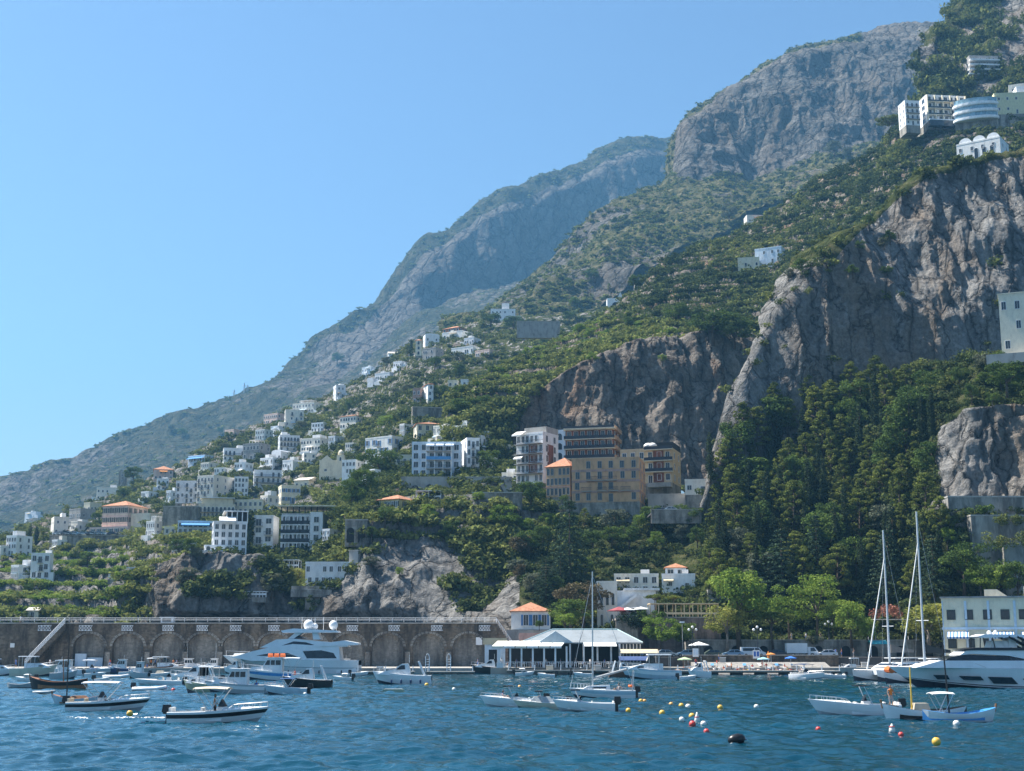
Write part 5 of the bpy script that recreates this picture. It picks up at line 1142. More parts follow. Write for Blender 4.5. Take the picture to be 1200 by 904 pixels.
def breakwater():
    zb, ztp = 1.0, zt(731, BY); x0, x1 = xw(-70, BY), xw(582, BY)
    root = empty('breakwater_wall', (0, BY, 0), 0, 'long dark stone breakwater wall with bricked up arches under the coast road', 'wall'); root['kind'] = 'thing'
    cs = [xw(p, BY) for p in (104, 150, 197, 238, 279, 321, 364, 409, 454, 502, 549)]; R_ = 3.25; zs = zt(758, BY); n = 14
    f = MB(); cur = x0
    for c in cs:
        f.quad((cur, 0, zb), (c - R_, 0, zb), (c - R_, 0, ztp), (cur, 0, ztp))
        pts = [(c - R_, zb), (c - R_, zs)] + [(c - R_ * math.cos(PI * k / n), zs + (R_ * 0.82) * math.sin(PI * k / n)) for k in range(1, n)] + [(c + R_, zs), (c + R_, zb)]
        for a, b in zip(pts[:-1], pts[1:]):
            if abs(a[0] - b[0]) > 1e-6: f.quad((a[0], 0, a[1]), (b[0], 0, b[1]), (b[0], 0, ztp), (a[0], 0, ztp))
            f.quad((a[0], 0, a[1]), (a[0], 1.3, a[1]), (b[0], 1.3, b[1]), (b[0], 0, b[1]))
        cur = c + R_
    f.quad((cur, 0, zb), (x1, 0, zb), (x1, 0, ztp), (cur, 0, ztp)); f.span(x0, x1, 1.75, 6, zb, ztp); f.span(x1 - 0.5, x1, 0.002, 1.74, zb, ztp)
    f.add([(x0, 0, ztp), (x1, 0, ztp), (x1, 1.75, ztp), (x0, 1.75, ztp)], [(0, 1, 2, 3)])
    f.build('wall_face', m_wallst, root)
    for i, c in enumerate(cs):
        b = MB(); b.span(c - R_, c + R_, 1.25 if i else 1.5, 1.7, zb, zs + R_ * 0.85); o = b.build('arch_infill', m_infill, root)
        # ring of dressed stones round each arch
        g = MB()
        for k in range(n):
            a0, a1 = PI * k / n + 0.02, PI * (k + 1) / n - 0.02
            q = [(c - r_ * math.cos(a), zs + r_ * 0.82 * math.sin(a)) for r_, a in ((R_, a0), (R_ + 0.55, a0), (R_ + 0.55, a1), (R_, a1))]
            g.prism(q, -0.08, 0.05)
        g.build('arch_ring', m_infill, root)
    for a, b_ in zip(cs[:-1], cs[1:]):
        p = MB(); m_ = (a + b_) / 2; p.span(m_ - 0.5, m_ + 0.5, -0.55, -0.01, zb, zt(764, BY)); p.build('buttress', m_infill, root)
    b = MB(); b.span(x0, x1, -0.35, 2, ztp + 0.003, ztp + 0.2); b.build('coping', m_conc, root)
    r = MB()
    for z in (0.75, 1.15): r.tube([(x0, 0, ztp + z), (x1, 0, ztp + z)], 0.045, 5)
    x = x0
    while x < x1: r.tube([(x, 0, ztp + 0.3), (x, 0, ztp + 1.15)], 0.04, 4); x += 2.4
    r.build('railing', m_rail_w, root)
    for px in (52, 100, 149, 197, 237, 276, 321, 366, 413, 462, 512, 568):
        c = xw(px, BY); h = zt(733, BY) - zt(739.5, BY); wd = 2.7 if px < 120 else 2.3; z0 = zt(739.5, BY); b = MB()
        for q in (0, 1): b.span(c - wd / 2, c + wd / 2, -0.52, -0.4, z0 + q * (h - 0.1), z0 + q * (h - 0.1) + 0.1)
        m_ = 4
        for j in range(m_):
            xa = c - wd / 2 + wd * j / m_; xb = xa + wd / m_
            b.tube([(xa, -0.46, z0), (xb, -0.46, z0 + h)], 0.05, 4); b.tube([(xb, -0.46, z0), (xa, -0.46, z0 + h)], 0.05, 4); b.span(xa - 0.04, xa + 0.04, -0.5, -0.42, z0, z0 + h)
        b.build('lattice_panel', m_rail_w, root)
    # stair at the left with white railing
    s = MB(); xa, xb = xw(34, BY), xw(78, BY); n = 26; za, zb_ = 1.3, ztp
    for k in range(n):
        s.span(xa + (xb - xa) * k / n, xa + (xb - xa) * (k + 1) / n, -1.9, -0.01, max(1.0, za + (zb_ - za) * k / n - 1.2), za + (zb_ - za) * (k + 1) / n)
    s.build('stair_flight', m_wallst, root)
    t = MB()
    for q in (0.15, 0.6, 1.05): t.tube([(xa, -1.95, za + q), (xb, -1.95, zb_ + q)], 0.07, 5)
    for k in range(n + 1):
        xx = xa + (xb - xa) * k / n; zz = za + (zb_ - za) * k / n; t.tube([(xx, -1.95, zz), (xx, -1.95, zz + 1.05)], 0.05, 4)
        if k < n: t.tube([(xx, -1.95, zz + 0.1), (xx + (xb - xa) / n, -1.95, zz + 1.0 + (zb_ - za) / n)], 0.05, 4)
    t.build('stair_railing', m_rail_w, root)
    t = MB(); t.span(xw(12, BY), xw(17, BY), -0.08, -0.01, zt(759, BY), zt(754, BY)); t.build('blank_notice', m_paintw, root)
    # flight down at the right end
    s = MB(); xa, xb = x1, xw(612, BY)
    for k in range(18): s.span(xa + (xb - xa) * k / 18, xa + (xb - xa) * (k + 1) / 18, 0.5, 2.8, 1.0, ztp + (2.2 - ztp) * k / 18)
    s.build('end_stair', m_wallst, root)
    s = MB(); s.tube([(xa, 0.5, ztp + 1), (xb, 0.5, 3.2)], 0.06, 5)
    for k in range(19): zz = ztp + (2.2 - ztp) * k / 18; xx = xa + (xb - xa) * k / 18; s.tube([(xx, 0.5, zz), (xx, 0.5, zz + 1)], 0.04, 4)
    s.build('end_railing', m_rail_w, root)
    d = MB(); d.span(xw(560, BY) - 0.4, xw(560, BY) + 0.9, -0.06, -0.01, zt(756, BY), zt(747, BY)); d.build('white_panel', m_paintw, root)
    # white workshop doors inside the first arch
    g = MB(); g.span(cs[0] - 2.9, cs[0] - 0.6, 0.6, 1.2, 1.0, 3.6); g.span(cs[0] - 0.4, cs[0] + 2.8, 0.8, 1.2, 1.0, 2.8); g.build('workshop_door', m_pblue, root)
breakwater()
b = MB(); b.span(xw(-80, 262), xw(575, 262), 268, 296, -2, 1.0); struct('quay', b, [m_quay])
b = MB(); b.span(xw(-80, 300), xw(582, 300), 289.9, 340, 8.6, zt(731, BY) - 0.05); struct('road', b, [m_asph])
# pale buildings and a small road hut on the road behind the parapet
def small_kiosk(label, px, Y, w, h, d, z0, mw, awn=None, name='kiosk', rail=False):
    r = empty(name, (xw(px, Y), Y, z0), 0, label, 'kiosk')
    b = MB(); b.span(-w / 2, w / 2, 0, d, 0, h); b.build('cabin', mw, r)
    b = MB(); b.span(-w / 2 - 0.2, w / 2 + 0.2, -0.2, d + 0.2, h + 0.003, h + 0.15); b.build('roof', m_paintw, r)
    b = MB(); b.span(-w * 0.35, w * 0.35, -0.06, -0.003, h * 0.4, h * 0.85); b.build('window', m_glass, r)
    if awn: awning(r, 0, -0.22, h * 0.95, 0, w, 1.3, 0.4, awn)
    return r
small_kiosk('little white domed cabin on the breakwater road', 194, 296, 2.6, 1.4, 2.2, zt(731, BY), m_paintw)
# ground on the right: quay, beach, road, promenade
b = MB(); b.span(xw(575, 262), xw(1300, 262), 261, 300, -2, 1.2); struct('quay', b, [m_quay])
b = MB(); x0, x1 = xw(815, 262), xw(975, 262)
b.prism([(257, -1.5), (258, 0.15), (268.5, 2.1), (270, 2.1), (270, -1.5)], x0, x1, 'x'); struct('beach', b, [m_beach])
b = MB(); b.span(xw(745, 270), xw(1300, 270), 270.4, 300, 1.0, 3.0); struct('road', b, [m_asph])
def low_wall(name, label, pl, pr, Y, z0, z1, m, th=0.5):
    r = empty(name, ((xw(pl, Y) + xw(pr, Y)) / 2, Y, 0), 0, label, 'wall'); r['kind'] = 'thing'; w = xw(pr, Y) - xw(pl, Y)
    b = MB(); b.span(-w / 2, w / 2, 0, th, z0, z1); b.build('wall_face', m, r)
    b = MB(); b.span(-w / 2 - 0.05, w / 2 + 0.05, -0.08, th + 0.08, z1 + 0.003, z1 + 0.14); b.build('coping', m_conc, r)
    return r
low_wall('road_wall', 'low brown stone wall between the parked cars and the beach', 800, 982, 269.9, 0.9, 3.35, m_wallst)
w2 = low_wall('promenade_wall', 'grey stone promenade wall with dark arches behind the parked cars', 808, 1105, 283.5, 2.5, 6.3, m_stone)
for i in range(9):
    b = MB(); x = -22 + i * 5.6; b.prism([(x - 0.9, 3.0), (x + 0.9, 3.0)] + [(x + 0.9 * math.cos(PI * k / 8), 4.4 + 0.8 * math.sin(PI * k / 8)) for k in range(9)], -0.06, -0.004); b.build('arch_door', m_dark, w2)
b = MB(); b.span(xw(806, 284), xw(1110, 284), 284.1, 306, 4, 6.2); struct('path', b, [m_quay])
low_wall('terrace_wall', 'tall pinkish garden wall under the pergola terrace', 745, 845, 292, 1.5, zt(724, 292), stone_mat('pink_stone', (0.18, 0.14, 0.125), (0.28, 0.22, 0.20), 1.0))
low_wall('terrace_wall', 'rough grey wall of the villa garden below the red umbrella', 722, 748, 290, 1.5, zt(722, 290), m_stone)
b = MB(); b.span(xw(722, 293), xw(845, 293), 292.6, 318, zt(727, 293), zt(724, 293) - 0.1); struct('path', b, [m_quay])
pg = long_terrace('pergola', 'long pergola with cream canvas over the villa restaurant terrace', 762, 842, 707, 723, 9, 296, m_awn_c, False, 5, rm=m_awn_c)
pg = long_terrace('pergola', 'short shaded pergola at the left end of the villa terrace', 728, 760, 712, 723, 5, 294, m_conc, True, 4, rm=m_awn_w)

def pavilion():
    Y = 262.5; x0, x1 = xw(583, Y), xw(752, Y); z0 = 1.2; ze = zt(753, Y); zr = zt(737.5, Y)
    root = empty('pavilion', ((x0 + x1) / 2, Y, z0), 0, 'long harbour restaurant pavilion with pale blue hipped roof and striped white awnings', 'restaurant')
    w = x1 - x0; ze -= z0; zr -= z0; xc = (x0 + x1) / 2
    m_roof = mat('pale_green_sheet', (0.25, 0.28, 0.30), 0.6, 0.12, 0.5)
    # roof: ridge from px 648 to 728
    xa, xb, xl = xw(648, Y) - xc, xw(727, Y) - xc, xw(622, Y) - xc; D_ = 15
    b = MB(); b.add([(xl - 2, 1.0, ze), (w / 2 + 0.3, 1.0, ze), (w / 2 + 0.3, D_, ze), (xl - 2, D_, ze), (xa, D_ * 0.45, zr), (xb, D_ * 0.45, zr), (xl - 2, 1, ze - 0.25), (w / 2 + 0.3, 1, ze - 0.25), (w / 2 + 0.3, D_, ze - 0.25), (xl - 2, D_, ze - 0.25)],
                    [(0, 1, 5, 4), (1, 2, 5), (2, 3, 4, 5), (3, 0, 4), (0, 6, 7, 1), (1, 7, 8, 2), (2, 8, 9, 3), (3, 9, 6, 0), (6, 9, 8, 7)]); r = b.build('roof', m_roof, root)
    b = MB(); b.tube([(xa, D_ * 0.45, zr + 0.06), (xb, D_ * 0.45, zr + 0.06)], 0.14, 6)
    for p, q in (((xa, D_ * .45, zr), (xl - 2, 1, ze)), ((xb, D_ * .45, zr), (w / 2 + .3, 1, ze))): b.tube([p, q], 0.12, 6)
    b.build('ridge_cap', mat('aqua_trim', (0.45, 0.62, 0.62), 0.6), r)
    # front gable over the entrance
    g0, g1 = xw(630, Y) - xc, xw(672, Y) - xc
    b = MB(); b.add([(g0, -0.8, ze - 0.1), (g1, -0.8, ze - 0.1), ((g0 + g1) / 2, -0.4, ze + 2.1), (g0, 6, ze), (g1, 6, ze), ((g0 + g1) / 2, 6, ze + 2.1)], [(0, 1, 2), (0, 2, 5, 3), (2, 1, 4, 5)]); b.build('front_gable', mat('pale_blue_sheet', (0.40, 0.48, 0.52), 0.5, 0.08), root)
    def pxx(p): return xw(p, Y) - xc
    # awnings: separate canvases stretched forward
    for i in range(6):
        a, b_ = pxx(583 + i * 13.5), pxx(583 + (i + 1) * 13.5 - 0.8); m_ = MB()
        m_.add([(a, 0.8, ze + 0.25), (b_, 0.8, ze + 0.25), (b_ - 1, -4.2, ze - 0.75), (a - 1, -4.2, ze - 0.75), (a, 0.8, ze + 0.30), (b_, 0.8, ze + 0.30), (b_ - 1, -4.2, ze - 0.7), (a - 1, -4.2, ze - 0.7), (a - 1, -4.22, ze - 1.1), (b_ - 1, -4.22, ze - 1.1)],
               [(0, 3, 2, 1), (4, 5, 6, 7), (0, 4, 7, 3), (1, 2, 6, 5), (8, 9, 2, 3), (7, 6, 2, 3)]); m_.build('awning', m_awn_w if i % 2 else mat('warm_canvas', (0.74, 0.70, 0.60), 0.8), root)
    a, b_ = pxx(684), pxx(722); m_ = MB(); m_.add([(a, 0.9, ze - 0.05), (b_, 0.9, ze - 0.05), (b_, -2.2, ze - 0.75), (a, -2.2, ze - 0.75), (a, 0.9, ze), (b_, 0.9, ze), (b_, -2.2, ze - 0.7), (a, -2.2, ze - 0.7)], [(0, 3, 2, 1), (4, 5, 6, 7), (0, 4, 7, 3), (1, 2, 6, 5), (3, 7, 6, 2)]); m_.build('awning', m_awn_w, root)
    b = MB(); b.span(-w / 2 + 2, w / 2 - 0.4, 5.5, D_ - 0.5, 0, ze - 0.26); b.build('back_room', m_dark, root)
    for px in list(range(585, 664, 13)) + [668, 684, 700, 716, 726]:
        c = MB(); c.span(pxx(px) - 0.16, pxx(px) + 0.16, -3.9 if px < 664 else -0.2, -3.58 if px < 664 else 0.12, 0, ze - 0.75 if px < 664 else ze - 0.26); c.build('column', m_rail_w, root)
    b = MB()
    for i in range(7): x = pxx(727 + i * 4); b.span(x - 0.07, x + 0.07, 1.3, 1.44, 0.9, ze - 0.3)
    b.span(pxx(726), pxx(752), 1.25, 1.5, 0, 0.9); b.build('window_frame', m_paintw, root)
    b = MB(); b.span(pxx(727), pxx(751), 1.46, 1.5, 0.95, ze - 0.3); b.build('glazing', m_glass, root)
    b = MB()
    x = -w / 2 + 0.4
    while x < pxx(722): b.span(x, x + 0.07, -4.0, -3.93, 0.1, 1.0); x += 0.42
    b.span(-w / 2 + 0.4, pxx(722), -4.02, -3.9, 1.0, 1.08); b.build('railing', m_rail_w, root)
    # tables with white cloths inside
    for i in range(12):
        x = -w / 2 + 1.5 + i * 1.75; tb = MB(); tb.lathe((x, -1.5 - (i % 3) * 1.4, 0), [(0.25, 0), (0.06, 0.06), (0.06, 0.7), (0.5, 0.72), (0.5, 0.76)], 10)
        t = tb.build('restaurant_table', m_awn_w); t.location = ((x0 + x1) / 2, Y, z0 + 0.004); tag(t, 'small round white table under the pavilion awnings', 'table', 'white tables under the pavilion awnings')
pavilion()
def hut(label, pl, pr, ptop, Y, z0, mw, roofm, d=4, name='hut'):
    x0, x1 = xw(pl, Y), xw(pr, Y); h = zt(ptop, Y) - z0; r = empty(name, ((x0 + x1) / 2, Y, z0), 0, label, 'hut'); w = x1 - x0
    b = MB(); b.span(-w / 2, w / 2, 0, d, 0, h * 0.8); b.build('cabin', mw, r)
    b = MB(); b.prism([(-0.4, h * 0.78), (d + 0.3, h * 0.82), (d + 0.3, h * 0.9), (-0.4, h)], -w / 2 - 0.3, w / 2 + 0.3, 'x'); b.build('roof', roofm, r)
    b = MB(); b.span(-w * 0.3, w * 0.1, -0.05, -0.004, 0.05, h * 0.6); b.build('doorway', m_dark, r)
hut('pale blue boat hut with an orange flat roof at the end of the breakwater', 568, 592, 748, 268, 1.2, m_pblue, m_awn_c)
hut('low pink roofed shed between the stair and the pavilion', 610, 640, 742, 284, 1.2, m_pink, mat('pink_sheet', (0.55, 0.33, 0.28), 0.8))
def canopy(label, px, Y, w, d, z, m, z0=1.2, name='canopy', cat='canopy', arch=True):
    r = empty(name, (xw(px, Y), Y, z0), 0, label, cat); b = MB(); n = 8
    prof = [(-d / 2 + d * i / n, z + (0.7 * math.sin(PI * i / n) if arch else 0)) for i in range(n + 1)] + [(d / 2 - d * i / n, z + (0.7 * math.sin(PI * (n - i) / n) if arch else 0) + 0.07) for i in range(n + 1)]
    b.prism(prof, -w / 2, w / 2, 'x'); b.build('canvas', m, r)
    for x in (-w / 2 + 0.1, w / 2 - 0.1):
        for y in (-d / 2 + 0.1, d / 2 - 0.1): b = MB(); b.tube([(x, y, 0), (x, y, z)], 0.05, 5); b.build('pole', m_rail_w, r)
    return r
canopy('long tan canvas tent on the quay right of the pavilion', 748, 262, 7.2, 4.5, 2.6, m_awn_c)
canopy('dark blue boat cover standing in front of the tan tent', 742, 259.4, 5.5, 3, 1.9, mat('navy_canvas', (0.05, 0.09, 0.22), 0.8), 0.6)
canopy('white canvas shelter among the trees behind the masts', 1046, 286, 8.5, 6, 4.3, m_awn_w, 6.2, arch=False)
canopy('turquoise stall beside the white truck', 1028, 279, 3.4, 3, 2.5, mat('turquoise_canvas', (0.05, 0.35, 0.40), 0.8), 3.0)
# pontoons
def pontoon(label, pl, pr, Y, z=0.55, d=2.6):
    x0, x1 = xw(pl, Y), xw(pr, Y); r = empty('pontoon', ((x0 + x1) / 2, Y, 0), 0, label, 'pontoon'); w = x1 - x0
    b = MB(); b.span(-w / 2, w / 2, 0, d, z - 0.18, z); b.build('deck', m_quay, r)
    b = MB(); b.span(-w / 2, w / 2, 0.04, 0.16, z - 0.42, z - 0.183); b.build('side_board', m_wallst, r)
    n = max(2, int(w / 4))
    for i in range(n):
        c = MB(); x = -w / 2 + w * (i + 0.5) / n; c.span(x - 1.0, x + 1.0, 0.2, d - 0.2, -0.4, z - 0.2); c.build('float', m_dark, r)
    for i in range(n + 1):
        c = MB(); x = -w / 2 + 0.3 + (w - 0.6) * i / n; c.tube([(x, 0.3, z), (x, 0.3, z + 1.0)], 0.09, 6); c.build('bollard', m_rail_w, r)
pontoon('floating pontoon with white posts at the stern of the big yacht', 418, 486, 258)
pontoon('floating pontoon in front of the last breakwater arches', 500, 556, 257)
pontoon('wooden jetty in front of the pavilion crowded with small boats', 594, 720, 256, 0.8, 4)
pontoon('long bathing jetty along the beach with people lying on it', 792, 935, 254, 0.75, 3)
pontoon('jetty beside the catamarans', 940, 985, 252, 0.75, 3)
def davit(label, px):
    r = empty('ladder_arch', (xw(px, 256), 256.5, 0.55), 0, label, 'ladder')
    for s in (-0.35, 0.35): b = MB(); b.tube([(s, 0, 0), (s, 0, 2.6), (s * 0.5, 0, 3.1), (0, 0, 3.2)], 0.08, 6); b.build('rail', m_rail_w, r)
    b = MB()
    for k in range(5): b.tube([(-0.35, 0, 0.4 + k * 0.45), (0.35, 0, 0.4 + k * 0.45)], 0.04, 5)
    b.build('rung', m_rail_w, r)
davit('white hooped ladder on the pontoon, left of the pair', 501); davit('white hooped ladder on the pontoon, right of the pair', 526)

# street furniture --------------------------------------------------------------
def lamp(label, px, Y, z0, h=5.5):
    r = empty('street_lamp', (xw(px, Y), Y, z0), 0, label, 'street lamp')
    b = MB(); b.lathe((0, 0, 0), [(0.22, 0), (0.2, 0.5), (0.09, 0.7), (0.07, h - 0.6), (0.1, h - 0.5), (0.05, h)], 8); b.build('post', m_rail, r)
    b = MB(); b.tube([(-0.7, 0, h - 0.5), (-0.4, 0, h - 0.8), (0, 0, h - 0.7), (0.4, 0, h - 0.8), (0.7, 0, h - 0.5)], 0.04, 5); b.build('bracket', m_rail, r)
    for x, z in ((-0.7, h - 0.2), (0.7, h - 0.2), (0, h + 0.3)): g = MB(); g.ball((x, 0, z), 0.27, 10); g.build('globe', m_awn_w, r)
lamp('three globed street lamp by the white umbrella', 812, 271.5, 3.0); lamp('three globed street lamp in front of the big round tree', 888, 271.5, 3.0)
lamp('street lamp on the promenade terrace left of the masts', 972, 286, 6.2, 3.6)
def plain_lamp():
    r = empty('lamp_post', (xw(800, 281), 281, 3.0), 0, 'tall thin grey lamp post in front of the creeper tree', 'street lamp')
    b = MB(); b.tube([(0, 0, 0), (0, 0, 6.5), (0.3, -0.1, 6.8)], 0.09, 6, 0.06); b.build('post', m_conc, r)
    b = MB(); b.box((0.0, -0.1, 6.9), (0.9, 0.35, 0.3)); b.build('head', m_rail_w, r)
plain_lamp()
def sign(label, px, py, Y, w, h, m2):
    z = zt(py, Y); r = empty('notice_board', (xw(px, Y), Y, z), 0, label, 'sign')
    b = MB(); b.span(-w / 2, w / 2, -0.05, 0.05, 0, h); b.build('board', m_paintw, r)
    b = MB(); b.span(-w * 0.4, -w * 0.06, -0.058, -0.052, h * 0.25, h * 0.85); b.span(w * 0.06, w * 0.4, -0.058, -0.052, h * 0.25, h * 0.85); b.build('blue_panel', m2, r)
    b = MB(); b.span(-0.05, 0.05, 0.055, 0.14, -(z - 1.2) if z > 1.2 else -1, h); b.build('post', m_rail, r)
sign('white board with two blue squares on the wall before the teal umbrella', 886, 772, 269.3, 1.3, 1.6, mat('sign_blue', (0.04, 0.13, 0.45), 0.5))
sign('white and blue board by the lamp under the white umbrella', 815, 770, 269.3, 1.1, 1.6, m_pblue)
def umbrella(label, px, py, Y, r_, m, z0=None, name='parasol', closed=False):
    zc = zt(py, Y); z0 = zc - 2.2 if z0 is None else z0; r = empty(name, (xw(px, Y), Y, z0), 0, label, 'umbrella'); H = zc - z0
    b = MB(); b.tube([(0, 0, 0), (0, 0, H)], 0.04, 6); b.build('pole', m_rail_w, r)
    b = MB(); n = 8; vs = [(0, 0, H)]
    if closed: b.lathe((0, 0, H - 1.6), [(0.12, 0), (0.22, 0.3), (0.16, 1.2), (0.03, 1.6)], 8)
    else:
        for k in range(n): a = 2 * PI * (k + 0.5) / n; vs.append((r_ * math.cos(a), r_ * math.sin(a), H - 0.32 * r_))
        for k in range(n): a = 2 * PI * (k + 0.5) / n; vs.append((r_ * math.cos(a), r_ * math.sin(a), H - 0.32 * r_ - 0.14))
        vs.append((0, 0, H - 0.06))
        b.add(vs, [(0, 1 + k, 1 + (k + 1) % n) for k in range(n)] + [(1 + k, 9 + k, 9 + (k + 1) % n, 1 + (k + 1) % n) for k in range(n)] + [(17, 9 + (k + 1) % n, 9 + k) for k in range(n)])
    b.build('canopy', m, r)
umbrella('big white parasol beside the parked cars', 819, 752, 274, 2.1, m_awn_w, 3.0)
umbrella('pale teal beach parasol below the blue notice board', 894, 770, 263, 1.2, mat('teal_canvas', (0.30, 0.55, 0.62), 0.8), 1.1)
umbrella('bright blue beach parasol', 926, 769, 264, 1.1, mat('strong_blue_canvas', (0.04, 0.18, 0.62), 0.8), 1.3)
umbrella('folded orange parasol against the road wall', 900, 763, 267, 1.2, m_awn_o, 1.6, closed=True)
umbrella('orange red beach parasol half open by the road wall', 903, 765, 266.5, 0.9, m_awn_o, 1.6)
umbrella('pale green parasol on the quay left of the lamp', 802, 770, 262, 1.4, mat('pale_green_canvas', (0.42, 0.52, 0.32), 0.8), 1.2)
umbrella('dark red parasol on the villa terrace', 726, 711, 292, 2.6, mat('maroon_canvas', (0.30, 0.06, 0.07), 0.8), zt(723, 292))
umbrella('white parasol on the villa terrace beside the red one', 736, 712, 291.5, 1.6, m_awn_w, zt(723, 292))
umbrella('white parasol on the shaded end of the villa terrace', 752, 711, 293, 1.7, m_awn_w, zt(723, 292))
# bougainvillea on the quay wall
def bush(label, name, px, py, Y, r_, m, wd=1.6, cat='bush'):
    g = np.random.default_rng(int(px)); V_, t = cloud(900, [(g.normal() * r_ * wd * 0.4, g.normal() * 0.5, g.random() * r_ * 0.6, r_ * 0.5, r_ * 0.4) for _ in range(9)], 0.22, g)
    root = empty(name, (xw(px, Y), Y, zt(py, Y)), 0, label, cat); link('foliage', np_mesh('foliage', V_, quads(900), m, fattr={'tint': t}), root)
    b = MB()
    for k in range(4): b.tube([(0, 0, -0.6), (g.normal() * r_ * 0.6, 0, r_ * 0.5)], 0.04, 4)
    b.build('stems', m_bark, root)
bush('reddish bougainvillea hanging over the wall between the two masts', 'bougainvillea', 1060, 722, 296, 2.6, LM['pink'], 2.6)
bush('clipped hedge on the villa terrace', 'hedge', 765, 722, 291, 1.3, LM['broad'], 5, 'hedge')
bush('grey shrub on the promenade wall left of the white awning', 'shrub', 953, 752, 282.8, 1.3, LM['olive'])
bush('dark climbing plant on the villa wall', 'creeper', 745, 733, 289, 2.4, LM['dark'], 1.5, 'creeper')

for px, py, Y, r_, kd in ((1150, 648, 286, 2.6, 'broad'), (1186, 636, 284.5, 2.4, 'scrub'), (1172, 672, 281, 3.0, 'broad'), (1120, 604, 292, 1.8, 'scrub'), (1192, 612, 287.5, 1.8, 'scrub'), (1160, 600, 292, 1.5, 'broad')):
    bush('%s shrub growing on the concrete walls at the right edge, %s' % ('leafy' if kd == 'broad' else 'dry', {1150: 'left of the buttress', 1186: 'on the upper wall', 1172: 'at the wall foot', 1120: 'under the road parapet', 1192: 'by the edge', 1160: 'on the parapet'}[px]), 'shrub', px, py, Y, r_, LM[kd], 2.2)
# vehicles ----------------------------------------------------------------------
def car(label, px, Y, col, z0=3.0, kind='car', rz=0.0, sc=1.0):
    names = dict(car='parked_car', van='parked_van', truck='box_truck'); x = xw(px, Y)
    r = empty(names[kind], (x, Y, z0 + 0.003), rz, label, dict(car='car', van='van', truck='truck')[kind], 'vehicles parked along the road'); r.scale = (sc,) * 3
    L_, H, Wd = dict(car=(4.2, 1.45, 1.75), van=(4.9, 1.95, 1.9), truck=(6.2, 2.6, 2.1))[kind]
    if kind == 'car': prof = [(-2.1, 0.35), (2.05, 0.35), (2.1, 0.7), (1.2, 0.92), (0.45, 1.4), (-1.1, 1.45), (-1.85, 1.0), (-2.1, 0.85)]; win = [[(1.0, 0.95), (0.4, 1.33), (-0.25, 1.36), (-0.25, 0.95)], [(-0.35, 0.95), (-0.35, 1.36), (-1.05, 1.36), (-1.6, 0.97)]]; ws = [(1.16, 0.95), (0.5, 1.38)]
    elif kind == 'van': prof = [(-2.45, 0.35), (2.4, 0.35), (2.45, 0.85), (1.75, 1.15), (1.1, 1.9), (-2.4, 1.95)]; win = [[(1.5, 1.15), (1.0, 1.75), (0.3, 1.78), (0.3, 1.15)], [(0.15, 1.2), (0.15, 1.75), (-2.1, 1.75), (-2.1, 1.2)]]; ws = [(1.72, 1.2), (1.15, 1.85)]
    else: prof = [(1.1, 0.4), (3.0, 0.4), (3.1, 1.1), (2.5, 1.9), (1.1, 2.0)]; win = [[(2.8, 1.15), (2.35, 1.8), (1.6, 1.8), (1.6, 1.15)]]; ws = [(3.06, 1.2), (2.55, 1.85)]
    b = MB(); hw = Wd / 2; n = len(prof)
    def wz(z): return hw * (1 - 0.16 * max(0, (z - 0.95) / (H - 0.9 + 0.01)))
    vs = [(p[0], -wz(p[1]), p[1]) for p in prof] + [(p[0], wz(p[1]), p[1]) for p in prof]
    b.add(vs, [tuple(range(n)), tuple(range(2 * n - 1, n - 1, -1))] + [(i, i + n, (i + 1) % n + n, (i + 1) % n) for i in range(n)]); b.build('body', col, r)
    if kind == 'truck': b = MB(); b.span(-3.1, 1.0, -hw, hw, 0.75, 2.7); b.build('cargo_box', m_paintw, r)
    for q in win:
        for s in (-1, 1):
            b = MB(); b.add([(p[0], s * (wz(p[1]) + 0.012), p[1]) for p in q], [tuple(range(len(q))) if s < 0 else tuple(range(len(q) - 1, -1, -1))]); b.build('side_window', m_glass, r)
    (xa, za), (xb, zb) = ws; b = MB(); b.add([(xa + 0.01, -wz(za) * 0.88, za), (xa + 0.01, wz(za) * 0.88, za), (xb + 0.01, wz(zb) * 0.88, zb), (xb + 0.01, -wz(zb) * 0.88, zb)], [(0, 1, 2, 3)]); b.build('windscreen', m_glass, r)
    for wx in (-L_ * 0.31, L_ * 0.31):
        for s in (-1, 1):
            b = MB(); R_ = 0.33 if kind != 'truck' else 0.4; pts = [(wx + R_ * math.cos(2 * PI * k / 14), R_ + R_ * math.sin(2 * PI * k / 14)) for k in range(14)]
            b.prism(pts, s * (hw - 0.2), s * (hw + 0.03)); wh = b.build('wheel', m_black, r)
            b = MB(); pts = [(wx + R_ * 0.55 * math.cos(2 * PI * k / 10), R_ + R_ * 0.55 * math.sin(2 * PI * k / 10)) for k in range(10)]; b.prism(pts, s * (hw + 0.031), s * (hw + 0.05)); b.build('rim', m_conc, wh)
    for s in (-1, 1): b = MB(); b.box((prof[2][0] - 0.02, s * hw * 0.7, 0.68), (0.12, 0.3, 0.14)); b.build('headlight', m_awn_w, r)
cw = mat('car_white', (0.75, 0.76, 0.78), 0.3, 0.03); cg = mat('car_silver', (0.42, 0.45, 0.48), 0.3, 0.03, 1, 0, 0.4); cb = mat('car_dark', (0.05, 0.06, 0.08), 0.3, 0.03); cbl = mat('car_blue', (0.22, 0.36, 0.50), 0.3, 0.03); cgr = mat('car_green', (0.10, 0.13, 0.10), 0.3, 0.03)
car('pale blue car parked by the tan tent', 763, 276, cbl); car('silver car parked right of the pale blue one', 781, 275, cg); car('light blue car just left of the white parasol', 804, 276, cbl, rz=PI)
car('dark green car parked behind the railing', 838, 277, cgr); car('silver blue car between the dark green car and the white van', 858, 276, cbl, rz=PI)
